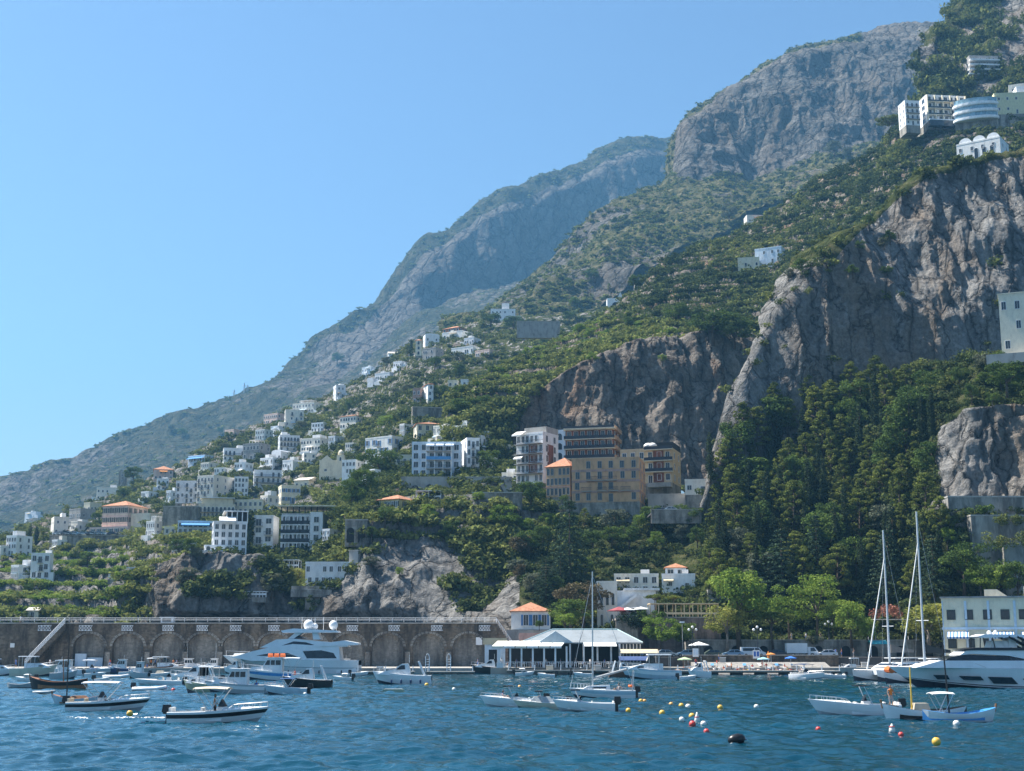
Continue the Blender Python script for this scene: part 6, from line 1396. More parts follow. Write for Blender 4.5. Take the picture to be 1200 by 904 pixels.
car('white van parked left of the double lamp', 882, 277, cw, kind='van'); car('dark car right of the white van', 913, 277, cb); car('white box truck on the quay road', 939, 277, cw, kind='truck', rz=0.0)
car('white car parked right of the box truck', 968, 276, cw, rz=PI); car('white car half hidden before the promenade wall', 951, 280, cg)
car('silver car on the coast road below the ochre building', 791, 352, cw, float(W(791, 601, 352)[2]), sc=1.0)
car('dark car beside the silver one on the coast road', 779, 354, cb, float(W(779, 602, 354)[2]), sc=1.0)
road2 = MB(); zz = float(W(791, 601, 352)[2]); road2.span(xw(766, 352), xw(826, 352), 350, 362, zz - .4, zz); struct('road', road2, [m_asph]); low_wall('road_wall', 'stone wall carrying the coast road with the silver and the dark car', 766, 826, 349.4, zz - 3, zz + .5, m_stone)
for i in range(13):
    px = 60 + i * 5.2 + (3 if i > 6 else 0); p = W(px, 629, 590)
    if i % 6 != 5:
        gy = ground_Y(58, 165, 633) - 0.2
        car('tiny parked car in the row under the pink hotel', px, gy, (cw, cg, cb, cw, cbl)[i % 5], float(W(px, 628.6, gy)[2]) + 0.3, sc=1.0)
# the wood below the great cliff: every tree one can tell apart
def forest():
    g = random.Random(5); n = 0
    zones = [  # polygon of ground seen in the photo, step, kinds, height in photo rows
        ([(830, 545), (900, 500), (1000, 470), (1085, 470), (1105, 560), (1100, 610), (830, 612)], (24, 23), (('pine', 8), ('cypress', 3), ('broad', 2)), (48, 66), 'under the great cliff face'),
        ([(830, 612), (1100, 612), (1110, 655), (840, 665)], (22, 25), (('cypress', 5), ('pine', 6), ('broad', 3), ('olive', 1)), (50, 78), 'in the middle of the wood below the cliff'),
        ([(790, 665), (1105, 655), (1115, 700), (1090, 715), (800, 715)], (25, 25), (('cypress', 5), ('pine', 3), ('broad', 3), ('conifer', 1)), (50, 80), 'at the shaded foot of the wood above the quay'),
        ([(600, 612), (690, 600), (825, 606), (828, 660), (700, 664), (600, 655)], (26, 23), (('broad', 6), ('pine', 2), ('olive', 2), ('bright', 1)), (24, 40), 'on the green bank under the yellow apartments'),
        ([(590, 655), (700, 664), (828, 660), (800, 705), (640, 706), (585, 690)], (26, 24), (('broad', 5), ('olive', 2), ('pine', 2), ('brown', 1), ('bright', 1)), (24, 38), 'behind the white villa and the blue shuttered house'),
        ([(1112, 478), (1130, 440), (1165, 422), (1215, 420), (1215, 478)], (24, 20), (('broad', 4), ('olive', 2)), (20, 30), 'on the ledge below the tall cliffside house'),
        ([(1105, 625), (1160, 640), (1185, 690), (1120, 700)], (22, 20), (('bright', 4), ('broad', 1)), (26, 36), 'beside the concrete retaining walls'),
    ]
    word = dict(pine='clumpy pine', cypress='dark narrow cypress', broad='dark green leafy tree', olive='grey green leafy tree', bright='fresh green leafy tree', conifer='dark tiered conifer', brown='brownish tree')
    for poly, (sx, sy), kinds, (h0, h1), where in zones:
        xs = [p[0] for p in poly]; ys = [p[1] for p in poly]
        y = min(ys)
        while y < max(ys) + sy:
            x = min(xs) + (n % 2) * sx * 0.5
            while x < max(xs):
                px = x + g.uniform(-7, 7); py = y + g.uniform(-6, 6); x += sx
                if not inpoly(np.array(px), np.array(py), poly) or (695 < px < 822 and py > 668): continue
                k = g.choices([q[0] for q in kinds], [q[1] for q in kinds])[0]
                h = g.uniform(h0, h1) * (1.15 if k in ('cypress', 'conifer') else 0.9)
                plant(k, px, py, py - h, '%s %s' % (word[k], where), '%ss %s' % (word[k], where), ['wooded_hill', 'great_cliff'], wide=g.uniform(0.9, 1.35) if k != 'cypress' else g.uniform(0.85, 1.15))
                n += 1
            y += sy; n += 1
    return n
NFOREST = forest()
T_ = [  # kind, px, base, top, width factor, distance (None = the ground there), label
    ('bright', 866, 750, 664, 1.15, 283, 'big round dark green tree in the middle of the promenade'),
    ('yellow', 852, 760, 706, 1.25, 281, 'yellow green tree in front of the big round tree'),
    ('feather', 925, 748, 684, 1.2, 292, 'feathery light green tree right of the round umbrella pine'),
    ('feather', 957, 748, 668, 1.15, 290, 'tallest feathery green tree on the promenade terrace'),
    ('umbrella', 906, 756, 718, 1.35, 280.5, 'low spreading green pine between round tree and feathery trees'),
    ('feather', 976, 750, 700, 0.8, 291, 'small feathery tree at the end of the promenade row'),
    ('bright', 998, 752, 700, 1.1, 282, 'bright green bushy tree left of the bare masts'),
    ('yellow', 1088, 758, 704, 1.7, 276, 'big pale green leafy tree beside the cream harbour building'),
    ('bright', 1017, 758, 720, 0.9, 280, 'small bright tree by the white quay awning'),
    ('conifer', 668, 688, 584, 0.95, None, 'tall dark monkey puzzle tree standing over the wood'),
    ('conifer', 640, 704, 655, 1.2, 318, 'blue green conifer behind the blue shuttered house'),
    ('conifer', 657, 705, 648, 1.1, 322, 'dark conifer close to the tall monkey puzzle tree'),
    ('brown', 684, 732, 678, 1.4, 300, 'bare brownish tree behind the pavilion roof'),
    ('broad', 668, 738, 700, 1.7, 292, 'round green tree beside the blue shuttered house'),
    ('bright', 662, 741, 718, 1.6, 284, 'low bright bush over the pavilion roof'),
    ('broad', 632, 738, 726, 1.3, 285, 'small dark bush at the corner of the shuttered house'),
    ('olive', 893, 690, 645, 1.3, None, 'silvery olive crown behind the big round tree'),
    ('broad', 445, 560, 524, 1.7, None, 'big dark broad tree left of the stacked blue white houses'),
    ('broad', 425, 588, 548, 1.2, None, 'dark tree on the edge right of the little church'),
    ('broad', 412, 600, 560, 1.2, None, 'green tree spilling down the rock beside the church'),
    ('bright', 452, 505, 486, 1.4, None, 'bright green tree above the house with blue windows'),
    ('broad', 572, 558, 526, 1.2, None, 'bushy tree between the blue white houses and the balconied block'),
    ('cypress', 34, 646, 614, 1.5, None, 'tall black cypress on the far left terrace'),
    ('cypress', 42, 640, 616, 1.6, None, 'second cypress beside the tall black one'),
    ('pine', 50, 638, 622, 1.4, None, 'dark bushy pine just right of the two left cypresses'),
    ('broad', 156, 566, 546, 1.3, None, 'round tree beside the ruined tower'),
    ('broad', 145, 586, 571, 1.7, None, 'wide green tree above the pink hotel roof'),
    ('broad', 112, 612, 600, 1.3, None, 'dark tree left of the pink hotel'),
    ('olive', 318, 700, 670, 1.1, None, 'grey feathery tree on the rock left of the white cube house'),
    ('yellow', 346, 690, 664, 1.2, None, 'autumn tinted tree beside the white cube house'),
    ('broad', 335, 692, 672, 1.0, None, 'dark tree behind the autumn tinted one'),
    ('bright', 502, 612, 590, 1.3, None, 'bright green tree under the long pergola'),
    ('bright', 590, 622, 590, 1.4, None, 'sunlit green trees on the headland edge'),
    ('broad', 622, 600, 562, 1.2, None, 'dark tree in front of the balconied block'),
    ('broad', 640, 590, 570, 1.3, None, 'low tree under the terracotta roofed apartments'),
    ('broad', 451, 615, 592, 1.4, None, 'dark green tree in front of the yellow tile roofed house'),
    ('broad', 476, 620, 600, 1.2, None, 'green tree right below the yellow tile roofed house'),
    ('broad', 745, 338, 322, 1.6, None, 'dark round tree beside the ruin on the green slope'),
    ('pine', 714, 342, 332, 1.2, None, 'small dark pine left of the ruin'),
    ('broad', 795, 380, 356, 1.9, None, 'bright domed tree on the terraced slope'),
    ('broad', 835, 400, 362, 2.0, None, 'large dark tree mass above the brown cliff'),
    ('broad', 860, 408, 372, 1.8, None, 'shaded tree where the brown cliff meets the great cliff'),
    ('umbrella', 1046, 162, 138, 1.3, None, 'lone umbrella pine left of the cliff hotel'),
    ('cypress', 482, 412, 398, 1.8, None, 'dark cypress beside the hilltop church tower'),
    ('pine', 477, 418, 404, 1.5, None, 'small dark pine by the hilltop church'),
    ('broad', 515, 470, 450, 1.5, None, 'dark tree right of the pink tower house'),
    ('broad', 545, 492, 466, 1.9, None, 'dark shaded tree mass left of the brown cliff'),
    ('broad', 568, 480, 462, 1.6, None, 'tree on the nose of the terraced slope'),
    ('broad', 575, 385, 366, 1.7, None, 'green tree beside the white ridge house'),
    ('broad', 602, 388, 370, 1.7, None, 'dark round tree left of the long grey ridge wall'),
    ('pine', 1010, 478, 436, 1.1, 362, 'ragged pine standing against the grey cliff, left one of two'),
    ('pine', 1050, 470, 432, 1.1, 362, 'ragged pine standing against the grey cliff, right one of two'),
    ('pine', 975, 490, 446, 1.1, 362, 'sunlit pine top against the grey cliff'),
    ('broad', 1090, 470, 432, 1.3, 340, 'dark leafy tree under the overhang right of the pines'),
    ('broad', 1180, 460, 422, 1.5, 300, 'bushy green tree right under the tall cliffside house'),
    ('bright', 775, 762, 722, 1.5, 284, 'bright green tree below the pergola terrace'),
    ('broad', 800, 765, 726, 1.2, 285, 'dark creeper covered tree behind the street lamp'),
    ('broad', 755, 740, 718, 1.5, 291, 'ivy clad tree against the villa terrace wall'),
    ('umbrella', 768, 716, 697, 1.2, 300, 'clipped round pine on the villa terrace, left of two'),
    ('umbrella', 790, 714, 698, 1.1, 300, 'clipped round pine on the villa terrace, right of two'),
    ('broad', 952, 748, 738, 1.4, 283, 'small bush against the promenade wall'),
    ('bright', 1150, 700, 662, 1.3, 283, 'fresh green tree at the foot of the concrete walls, left one of three'), ('bright', 1172, 704, 660, 1.2, 282, 'fresh green tree at the foot of the concrete walls, middle one of three'),
    ('broad', 1194, 706, 656, 1.2, 281, 'darker tree at the foot of the concrete walls, right one of three'), ('broad', 1130, 690, 640, 1.3, 286, 'dark green tree left of the tall concrete wall'),
    ('olive', 1148, 730, 700, 1.0, 296, 'grey bush behind the cream building roof'),
]
for k, px, b, t_, wd, Y, lab in T_: plant(k, px, b, t_, lab, None, None, wd, Y)
# small trees scattered through the village: individuals of one kind, told apart by nothing
def village_trees():
    g = random.Random(9)
    for (x0, x1, y0, y1, n, kinds, h, where) in (
            (0, 140, 650, 715, 9, ('broad', 'bright'), (9, 15), 'on the left terraces'),
            (150, 235, 640, 720, 10, ('broad', 'olive'), (13, 22), 'on the headland below the hotels'),
            (200, 420, 500, 560, 11, ('broad', 'olive'), (9, 14), 'between the white hillside houses'),
            (380, 560, 425, 500, 12, ('broad', 'olive'), (11, 17), 'on the olive slope of the spur'),
            (430, 620, 590, 690, 12, ('broad', 'olive', 'bright'), (13, 24), 'on the rock below the coast road'),
            (600, 800, 330, 440, 12, ('broad', 'bright'), (10, 17), 'on the terraced green slope'),
            (800, 1060, 180, 330, 12, ('broad', 'olive'), (13, 22), 'on the high slope behind the great cliff')):
        for _ in range(n):
            k = g.choice(kinds); px, py = g.uniform(x0, x1), g.uniform(y0, y1)
            plant(k, px, py, py - g.uniform(*h), '%s tree %s' % (dict(broad='dark green', bright='fresh green', olive='grey green')[k], where), '%s trees %s' % (dict(broad='dark green', bright='fresh green', olive='grey green')[k], where), None, g.uniform(1.1, 1.6))
village_trees()
# ------------------------------------------------------------------ people
SKIN = mat('skin', (0.42, 0.24, 0.16), 0.6, 0.05); HAIR = mat('dark_hair', (0.03, 0.02, 0.015), 0.7)
CLOTH = dict(white=mat('cloth_white', (0.75, 0.75, 0.74), 0.9), black=mat('cloth_black', (0.03, 0.03, 0.035), 0.9), blue=mat('cloth_blue', (0.06, 0.14, 0.38), 0.9), red=mat('cloth_red', (0.5, 0.05, 0.04), 0.9), orange=mat('cloth_orange', (0.75, 0.22, 0.04), 0.9), skin=SKIN, grey=mat('cloth_grey', (0.25, 0.25, 0.27), 0.9), yellow=mat('cloth_yellow', (0.7, 0.5, 0.08), 0.9))
def J(pose):
    if pose == 'stand': return dict(pel=(0, 0, .95), ch=(0, 0, 1.25), nk=(0, 0, 1.48), hd=(0, -.02, 1.62), tp=(0, -.02, 1.74), hl=(-.1, 0, .9), kl=(-.11, -.02, .48), fl=(-.12, 0, .07), tl=(-.12, -.16, .03), hr=(.1, 0, .9), kr=(.13, -.05, .48), fr=(.14, .0, .07), tr=(.15, -.16, .03), sl=(-.18, 0, 1.42), el=(-.25, .03, 1.13), wl=(-.2, -.12, .92), gl=(-.18, -.18, .86), sr=(.18, 0, 1.42), er=(.27, -.02, 1.14), wr=(.25, -.2, 1.0), gr=(.24, -.27, .98))
    if pose == 'sit': return dict(pel=(0, 0, .12), ch=(0, .08, .42), nk=(0, .08, .66), hd=(0, .03, .79), tp=(0, .02, .91), hl=(-.1, -.02, .12), kl=(-.14, -.38, .42), fl=(-.14, -.62, .08), tl=(-.14, -.76, .05), hr=(.1, -.02, .12), kr=(.13, -.42, .38), fr=(.14, -.68, .08), tr=(.14, -.82, .05), sl=(-.18, .09, .6), el=(-.26, -.04, .36), wl=(-.18, -.28, .38), gl=(-.16, -.36, .4), sr=(.18, .09, .6), er=(.28, .2, .34), wr=(.27, .3, .1), gr=(.27, .36, .05))
    if pose == 'lie': return dict(pel=(0, 0, .13), ch=(.32, 0, .15), nk=(.55, 0, .16), hd=(.69, 0, .17), tp=(.81, 0, .17), hl=(-.06, -.1, .12), kl=(-.48, -.12, .22), fl=(-.88, -.13, .09), tl=(-.95, -.14, .2), hr=(-.06, .1, .12), kr=(-.48, .12, .13), fr=(-.9, .13, .09), tr=(-.97, .14, .2), sl=(.48, -.18, .14), el=(.24, -.26, .1), wl=(.02, -.25, .1), gl=(-.07, -.24, .09), sr=(.48, .18, .14), er=(.5, .38, .1), wr=(.66, .3, .12), gr=(.72, .24, .14))
def person_mesh(pose, top, bottom):
    j = J(pose); ks = list(j); ix = {k: i for i, k in enumerate(ks)}
    E = [('pel', 'ch'), ('ch', 'nk'), ('nk', 'hd'), ('hd', 'tp'), ('pel', 'hl'), ('hl', 'kl'), ('kl', 'fl'), ('fl', 'tl'), ('pel', 'hr'), ('hr', 'kr'), ('kr', 'fr'), ('fr', 'tr'), ('ch', 'sl'), ('sl', 'el'), ('el', 'wl'), ('wl', 'gl'), ('ch', 'sr'), ('sr', 'er'), ('er', 'wr'), ('wr', 'gr')]
    Rr = dict(pel=.13, ch=.14, nk=.055, hd=.095, tp=.07, h=.09, k=.06, f=.042, t=.035, s=.06, e=.042, w=.03, g=.035)
    me = bpy.data.meshes.new('person'); me.from_pydata([j[k] for k in ks], [(ix[a], ix[b]) for a, b in E], []); me.update()
    o = bpy.data.objects.new('person_tmp', me); COL.objects.link(o); o.modifiers.new('s', 'SKIN'); sm_ = o.modifiers.new('u', 'SUBSURF'); sm_.levels = 1; sm_.render_levels = 1
    sv = me.skin_vertices[0].data
    for k in ks: r = Rr.get(k, Rr.get(k[0])); sv[ix[k]].radius = (r, r * (0.8 if k in ('pel', 'ch') else 1)); sv[ix[k]].use_root = (k == 'pel')
    dg = bpy.context.evaluated_depsgraph_get(); out = bpy.data.meshes.new_from_object(o.evaluated_get(dg)); bpy.data.objects.remove(o); out.name = 'person'
    out.materials.clear()
    for m in (SKIN, CLOTH[top], CLOTH[bottom], HAIR): out.materials.append(m)
    seg = [(Vector(j[a]), Vector(j[b]), 1 if (a, b) in (('pel', 'ch'), ('ch', 'nk'), ('ch', 'sl'), ('ch', 'sr')) else 2 if b in ('hl', 'hr') or (a, b) in (('hl', 'kl'), ('hr', 'kr')) else 0) for a, b in E]
    face_d = Vector((0, -1, 0)) if pose != 'lie' else Vector((0, 0, 1))
    for p in out.polygons:
        c = p.center; best = min(seg, key=lambda s: (c - (s[0] + (s[1] - s[0]) * max(0, min(1, (c - s[0]).dot(s[1] - s[0]) / (s[1] - s[0]).length_squared)))).length)
        mi = best[2]
        hd = Vector(j['hd'])
        if (c - hd).length < 0.17 and mi == 0 and ((c - hd).dot(face_d) < 0.02 or (c - hd).dot((Vector(j['tp']) - hd).normalized()) > 0.07): mi = 3
        p.material_index = mi; p.use_smooth = True
    return out
PM = {}
def person(label, x, y, z, pose='stand', top='white', bottom='black', rz=0.0, group=None):
    k = (pose, top, bottom)
    if k not in PM: PM[k] = person_mesh(*k)
    o = link('person', PM[k], None, (x, y, z)); o.rotation_euler.z = rz; return tag(o, label, 'person', group)

# ------------------------------------------------------------------ boats
hw_ = m_paintw
H = dict(white=m_paintw, cream=mat('hull_cream', (0.62, 0.58, 0.46), 0.4, 0.06), black=mat('hull_black', (0.015, 0.014, 0.014), 0.35, 0.05), green=mat('hull_green', (0.28, 0.34, 0.24), 0.45, 0.08), grey=mat('hull_grey', (0.40, 0.44, 0.46), 0.45, 0.06),
         navy=mat('hull_navy', (0.03, 0.06, 0.15), 0.35, 0.05), wood=mat('varnished_wood', (0.30, 0.13, 0.05), 0.4, 0.2, 3), blue=mat('paint_blue', (0.06, 0.28, 0.62), 0.4), pale=mat('hull_pale_blue', (0.45, 0.58, 0.66), 0.4, 0.06), orange=mat('liferaft_orange', (0.75, 0.16, 0.03), 0.6), beige=mat('canvas_beige', (0.60, 0.52, 0.40), 0.8), brown=mat('hull_brown', (0.13, 0.06, 0.035), 0.5, 0.15), aqua=mat('cover_aqua', (0.03, 0.40, 0.45), 0.7), yellow=mat('paint_yellow', (0.75, 0.50, 0.06), 0.5))
m_anti = mat('antifouling_dark', (0.02, 0.03, 0.05), 0.6); m_sole = mat('deck_grey', (0.50, 0.49, 0.46), 0.7)
m_teak = mat('teak', (0.36, 0.22, 0.12), 0.6, 0.15, 3); m_steel = mat('steel_rail', (0.55, 0.56, 0.58), 0.35, 0.05, 1, 0, 0.8); m_tint = glass_mat('tinted_glass', (0.010, 0.014, 0.02), 0.05)
def hull(L, B, fb, bow=0.55, rake=0.9, tw=0.86, deck_t=0.58, sole=0.05, stripe=(0.45, 0.8), double=False, coam=0.12, n=18, cockpit=True):
    """hull lofted over stations. materials: 0 hull 1 bottom 2 stripe 3 deck 4 cockpit sole. bow towards +x, waterline z=0."""
    b = MB(); rings = []
    for i in range(n + 1):
        t = i / n
        if double: shp = max(0.0, 1 - abs(2 * t - 1) ** 2.6) ** 0.8; zs = fb * (1 + bow * (2 * t - 1) ** 2 * (1.0 if t > .5 else .6))
        else: shp = (tw + (1 - tw) * min(1, t / 0.35)) * (1 - max(0, (t - 0.42) / 0.58) ** 2.3); zs = fb * (1 + bow * t ** 2.2)
        bs = max(0.015, B / 2 * shp); bc = bs * (0.90 - 0.42 * t ** 2)
        zk = -0.35 * (1 - max(0, (t - 0.8) / 0.2) ** 2 * 0.9); zc = -0.02 + (0.55 * fb) * t ** 3.5
        if double: bc = bs * 0.75; zc = 0.02; zk = -0.3
        def X(z): return -L / 2 + (L - rake) * t + rake * (t ** 5) * max(0, (z - zk) / max(0.1, zs - zk)) - (rake * 0.5 * ((1 - t) ** 6) * (z - zk) / (zs - zk) if double else 0)
        pts = [(0, zk), (bc, zc)]
        for f in stripe: pts.append((bc + (bs - bc) * (1 - (1 - f) ** 1.6), zc + (zs - zc) * f))
        pts.append((bs, zs)); cw_ = max(0.006, bs - coam); pts.append((cw_, zs + 0.02))
        rings.append([(X(z), y, z) for y, z in pts])
    m = len(rings[0])
    for s in (-1, 1):
        for i in range(n):
            for k in range(m - 1):
                a, c, d, e = rings[i][k], rings[i + 1][k], rings[i + 1][k + 1], rings[i][k + 1]
                b.mi({0: 1, 1: 0, 2: 2, 3: 0, 4: 3}[k]); q = [(p[0], p[1] * s, p[2]) for p in (a, c, d, e)]; b.add(q, [(0, 1, 2, 3) if s < 0 else (3, 2, 1, 0)])
    b.mi(0)
    tr = [(p[0], p[1], p[2]) for p in rings[0]][:-1]; b.add(tr + [(p[0], -p[1], p[2]) for p in tr[::-1]], [tuple(range(2 * len(tr)))])
    dk = int(n * deck_t)
    for i in range(n):
        a, c = rings[i][-1], rings[i + 1][-1]
        if i >= dk or not cockpit:
            b.mi(3); cam_a = 0.10 * min(1, a[1] * 1.5); cam_c = 0.10 * min(1, c[1] * 1.5)
            b.add([(a[0], -a[1], a[2]), (c[0], -c[1], c[2]), (c[0], 0, c[2] + cam_c), (a[0], 0, a[2] + cam_a), (a[0], a[1], a[2]), (c[0], c[1], c[2])], [(0, 1, 2, 3), (3, 2, 5, 4)])
        else:
            b.mi(3)
            for s in (-1, 1): b.add([(a[0], a[1] * s, a[2]), (c[0], c[1] * s, c[2]), (c[0], c[1] * s * .97, sole), (a[0], a[1] * s * .97, sole)], [(0, 1, 2, 3)])
            b.mi(4); b.add([(a[0], -a[1] * .97, sole), (c[0], -c[1] * .97, sole), (c[0], c[1] * .97, sole), (a[0], a[1] * .97, sole)], [(0, 1, 2, 3)])
    if cockpit:
        b.mi(3)
        for i in (dk, 0):
            a = rings[i][-1]; cam_a = 0.10 * min(1, a[1] * 1.5) if i else 0; b.add([(a[0], -a[1], a[2]), (a[0], a[1], a[2]), (a[0], a[1] * .97, sole), (a[0], -a[1] * .97, sole), (a[0], 0, a[2] + cam_a)], [(0, 4, 1, 2, 3)])
    return b
def sheer(L, fb, bow, rake, t): return (-L / 2 + (L - rake) * t + rake * t ** 5, fb * (1 + bow * t ** 2.2))
def outboard(root, x, z, m=None):
    r = MB(); r.mi(0); r.box((x - 0.28, 0, z + 0.42), (0.62, 0.42, 0.5), 0, 0.78); r.box((x - 0.26, 0, z + 0.12), (0.5, 0.34, 0.14)); r.box((x - 0.2, 0, z - 0.35), (0.24, 0.16, 0.85)); r.box((x - 0.25, 0, z - 0.72), (0.5, 0.12, 0.14)); r.box((x - 0.02, 0, z + 0.1), (0.14, 0.3, 0.3))
    r.build('outboard_motor', m or m_black, root)
def bimini(root, x, w, l, z0, z, m, sag=0.10, lean=0.0):
    b = MB(); n = 6; prof = []
    for k in range(n + 1): a = -1 + 2 * k / n; prof.append((a * w / 2, z + sag * (1 - a * a)))
    vs = []
    for i in range(4):
        xx = x - l / 2 + l * i / 3; d = 0.05 * (1 if i in (0, 3) else 0)
        vs += [(xx, p[0], p[1] - d) for p in prof]
    q = n + 1; fs = [(i * q + k, i * q + k + 1, (i + 1) * q + k + 1, (i + 1) * q + k) for i in range(3) for k in range(n)]
    N_ = len(vs); vs2 = vs + [(a, c, e - 0.05) for a, c, e in vs]; fs2 = fs + [tuple(reversed([N_ + i for i in f])) for f in fs]
    per = [k for k in range(n + 1)] + [i * q + n for i in range(1, 4)] + [3 * q + k for k in range(n - 1, -1, -1)] + [i * q for i in range(2, 0, -1)]
    fs2 += [(per[i], per[i] + N_, per[(i + 1) % len(per)] + N_, per[(i + 1) % len(per)]) for i in range(len(per))]
    b.add(vs2, fs2); b.build('bimini_top', m, root)
    b = MB()
    for s in (-1, 1):
        b.tube([(x + lean, s * w * 0.48, z0), (x - l / 2 + 0.1, s * w / 2, z)], 0.03, 5); b.tube([(x + lean, s * w * 0.48, z0), (x + l / 2 - 0.1, s * w / 2, z)], 0.03, 5)
    b.build('bimini_frame', m_steel, root)
def bow_rail(root, L, B, fb, bow, rake, t0=0.55, h=0.5, m=None):
    b = MB(); P = {-1: [], 1: []}
    for i in range(8):
        t = t0 + (0.985 - t0) * i / 7; x, z = sheer(L, fb, bow, rake, t); y = max(0.03, B / 2 * (1 - max(0, (t - .42) / .58) ** 2.3) - 0.08)
        for s in (-1, 1): P[s].append((x, y * s, z + h * min(1, i / 1.5 + 0.2))); b.tube([(x, y * s, z), (x, y * s, z + h * min(1, i / 1.5 + 0.2))], 0.018, 4)
    for s in (-1, 1): b.tube(P[s], 0.024, 5)
    b.tube([P[-1][-1], P[1][-1]], 0.024, 5)
    b.build('bow_rail', m or m_steel, root)
def cabin(root, prof, wb, wt, m, wins=(), name='cabin', wm=None, front=None):
    """prof: side outline (x,z); half-width goes from wb at the lowest to wt at the highest point"""
    z0 = min(p[1] for p in prof); z1 = max(p[1] for p in prof)
    def hwid(z): return wb + (wt - wb) * (z - z0) / (z1 - z0)
    n = len(prof); b = MB(); vs = [(x, -hwid(z), z) for x, z in prof] + [(x, hwid(z), z) for x, z in prof]
    b.add(vs, [tuple(range(n)), tuple(range(2 * n - 1, n - 1, -1))] + [(i, i + n, (i + 1) % n + n, (i + 1) % n) for i in range(n)]); c = b.build(name, m, root)
    for q in wins:
        for s in (-1, 1):
            b = MB(); vs = [(x, s * (hwid(z) + 0.03), z) for x, z in q] + [(x, s * (hwid(z) - 0.02), z) for x, z in q]; k = len(q)
            b.add(vs, [tuple(range(k)), tuple(range(2 * k - 1, k - 1, -1))] + [(i, i + k, (i + 1) % k + k, (i + 1) % k) for i in range(k)]); b.build('side_window', wm or m_tint, c)
    if front:
        (xa, za), (xb, zb) = front; nx, nz = (zb - za), -(xb - xa); l = math.hypot(nx, nz); nx, nz = nx / l * 0.025, nz / l * 0.025
        if nx < 0: nx, nz = -nx, -nz
        b = MB(); b.add([(xa + nx, -hwid(za) * .9, za + nz), (xa + nx, hwid(za) * .9, za + nz), (xb + nx, hwid(zb) * .9, zb + nz), (xb + nx, -hwid(zb) * .9, zb + nz)], [(0, 1, 2, 3)]); b.build('windscreen', wm or m_tint, c)
    return c
def fenders(root, L, B, fb, xs, m):
    for x in xs:
        for s in (-1, 1):
            b = MB(); b.smooth = True; b.lathe((x, s * (B / 2 + 0.12), 0.12), [(0.02, 0), (0.12, 0.08), (0.13, 0.4), (0.1, 0.52), (0.02, 0.6)], 8); b.build('fender', m, root)
GB = 'boats moored in the harbour'
def place(name, label, pl, pr, py, rz=0.0, flip=False, fore=1.0, cat='boat'):
    c = on_level((pl + pr) / 2, py); Lp = (pr - pl) / F * c.y / math.cos(PITCH) * 1.0 * 0.985
    root = empty(name, (c.x, c.y, 0), math.radians(rz) + (PI if flip else 0), label, cat)
    return root, Lp / max(0.25, abs(math.cos(math.radians(rz)))) * fore
def motorboat(label, pl, pr, py, flip=False, rz=0, hullm='white', stripe=None, top=None, topfr=(0.36, 0.42), console=0.42, motor=None, frame=None, rail=True, driver=None, name='motorboat', Bf=0.36, fbf=0.105, seatm=None, cover=None):
    root, L = place(name, label, pl, pr, py, rz, flip); B = max(1.7, L * Bf); fb = max(0.5, L * fbf); k = L / 6.0
    hull(L, B, fb, 0.5, 0.13 * L, 0.88, 0.66, 0.12 * k, cockpit=True).build('hull', [H[hullm], m_anti if hullm != 'white' else H['grey'], H[stripe] if stripe else H[hullm], H['white'], m_sole], root)
    x0 = -L / 2
    b = MB(); b.box((x0 + L * console, 0, 0.12 * k + 0.42 * k), (0.55 * k, 0.75 * k, 0.84 * k), 0, 0.85); b.build('console', H['white'], root)
    b = MB(); b.add([(x0 + L * console + 0.25 * k, -0.36 * k, 0.95 * k), (x0 + L * console + 0.25 * k, 0.36 * k, 0.95 * k), (x0 + L * console - 0.02 * k, 0.3 * k, 1.38 * k), (x0 + L * console - 0.02 * k, -0.3 * k, 1.38 * k)], [(0, 1, 2, 3)])
    b.add([(x0 + L * console + 0.25 * k, s * 0.36 * k, 0.95 * k) for s in (-1,)] + [(x0 + L * console - 0.2 * k, -0.36 * k, 0.95 * k), (x0 + L * console - 0.02 * k, -0.3 * k, 1.38 * k)], [(0, 1, 2)]); b.build('windshield', m_tint, root)
    for xs_, wd in ((console - 0.15, 0.8), (0.06, 1.3), (console + 0.16, 0.9)):
        b = MB(); b.box((x0 + L * xs_, 0, 0.12 * k + 0.22 * k), (0.55 * k, wd * k, 0.42 * k)); b.box((x0 + L * xs_ - 0.26 * k, 0, 0.12 * k + 0.52 * k), (0.12 * k, wd * k, 0.5 * k)); b.build('seat', H[seatm] if seatm else m_awn_w, root)
    if rail: bow_rail(root, L, B, fb, 0.5, 0.13 * L, 0.62, 0.28 * k)
    if top: bimini(root, x0 + L * topfr[0], B * 0.82, L * topfr[1] * 0.72, fb, 1.95 * k + 0.1, H[top] if top in H else m_awn_w)
    if frame:
        b = MB()
        for q in (frame,):
            for s in (-1, 1): b.tube([(x0 + L * q - 0.5 * k, s * B * .44, fb), (x0 + L * q, s * B * .4, 1.9 * k)], 0.035, 5)
            b.tube([(x0 + L * q, -B * .4, 1.9 * k), (x0 + L * q, B * .4, 1.9 * k)], 0.035, 5)
        b.build('rollbar', m_steel, root)
        b = MB(); b.box((x0 + L * frame + 0.05, 0, 1.95 * k), (0.9 * k, B * 0.8, 0.07)); b.build('folded_canopy', m_awn_w if frame < .3 else m_black, root)
    outboard(root, x0 + 0.02, fb * 0.75, motor)
    if cover: b = MB(); b.box((x0 + L * 0.45, 0, fb + 0.25), (L * 0.5, B * 0.7, 0.5), 0, 0.6); b.build('tarpaulin', H[cover], root)
    return root, L, fb, k
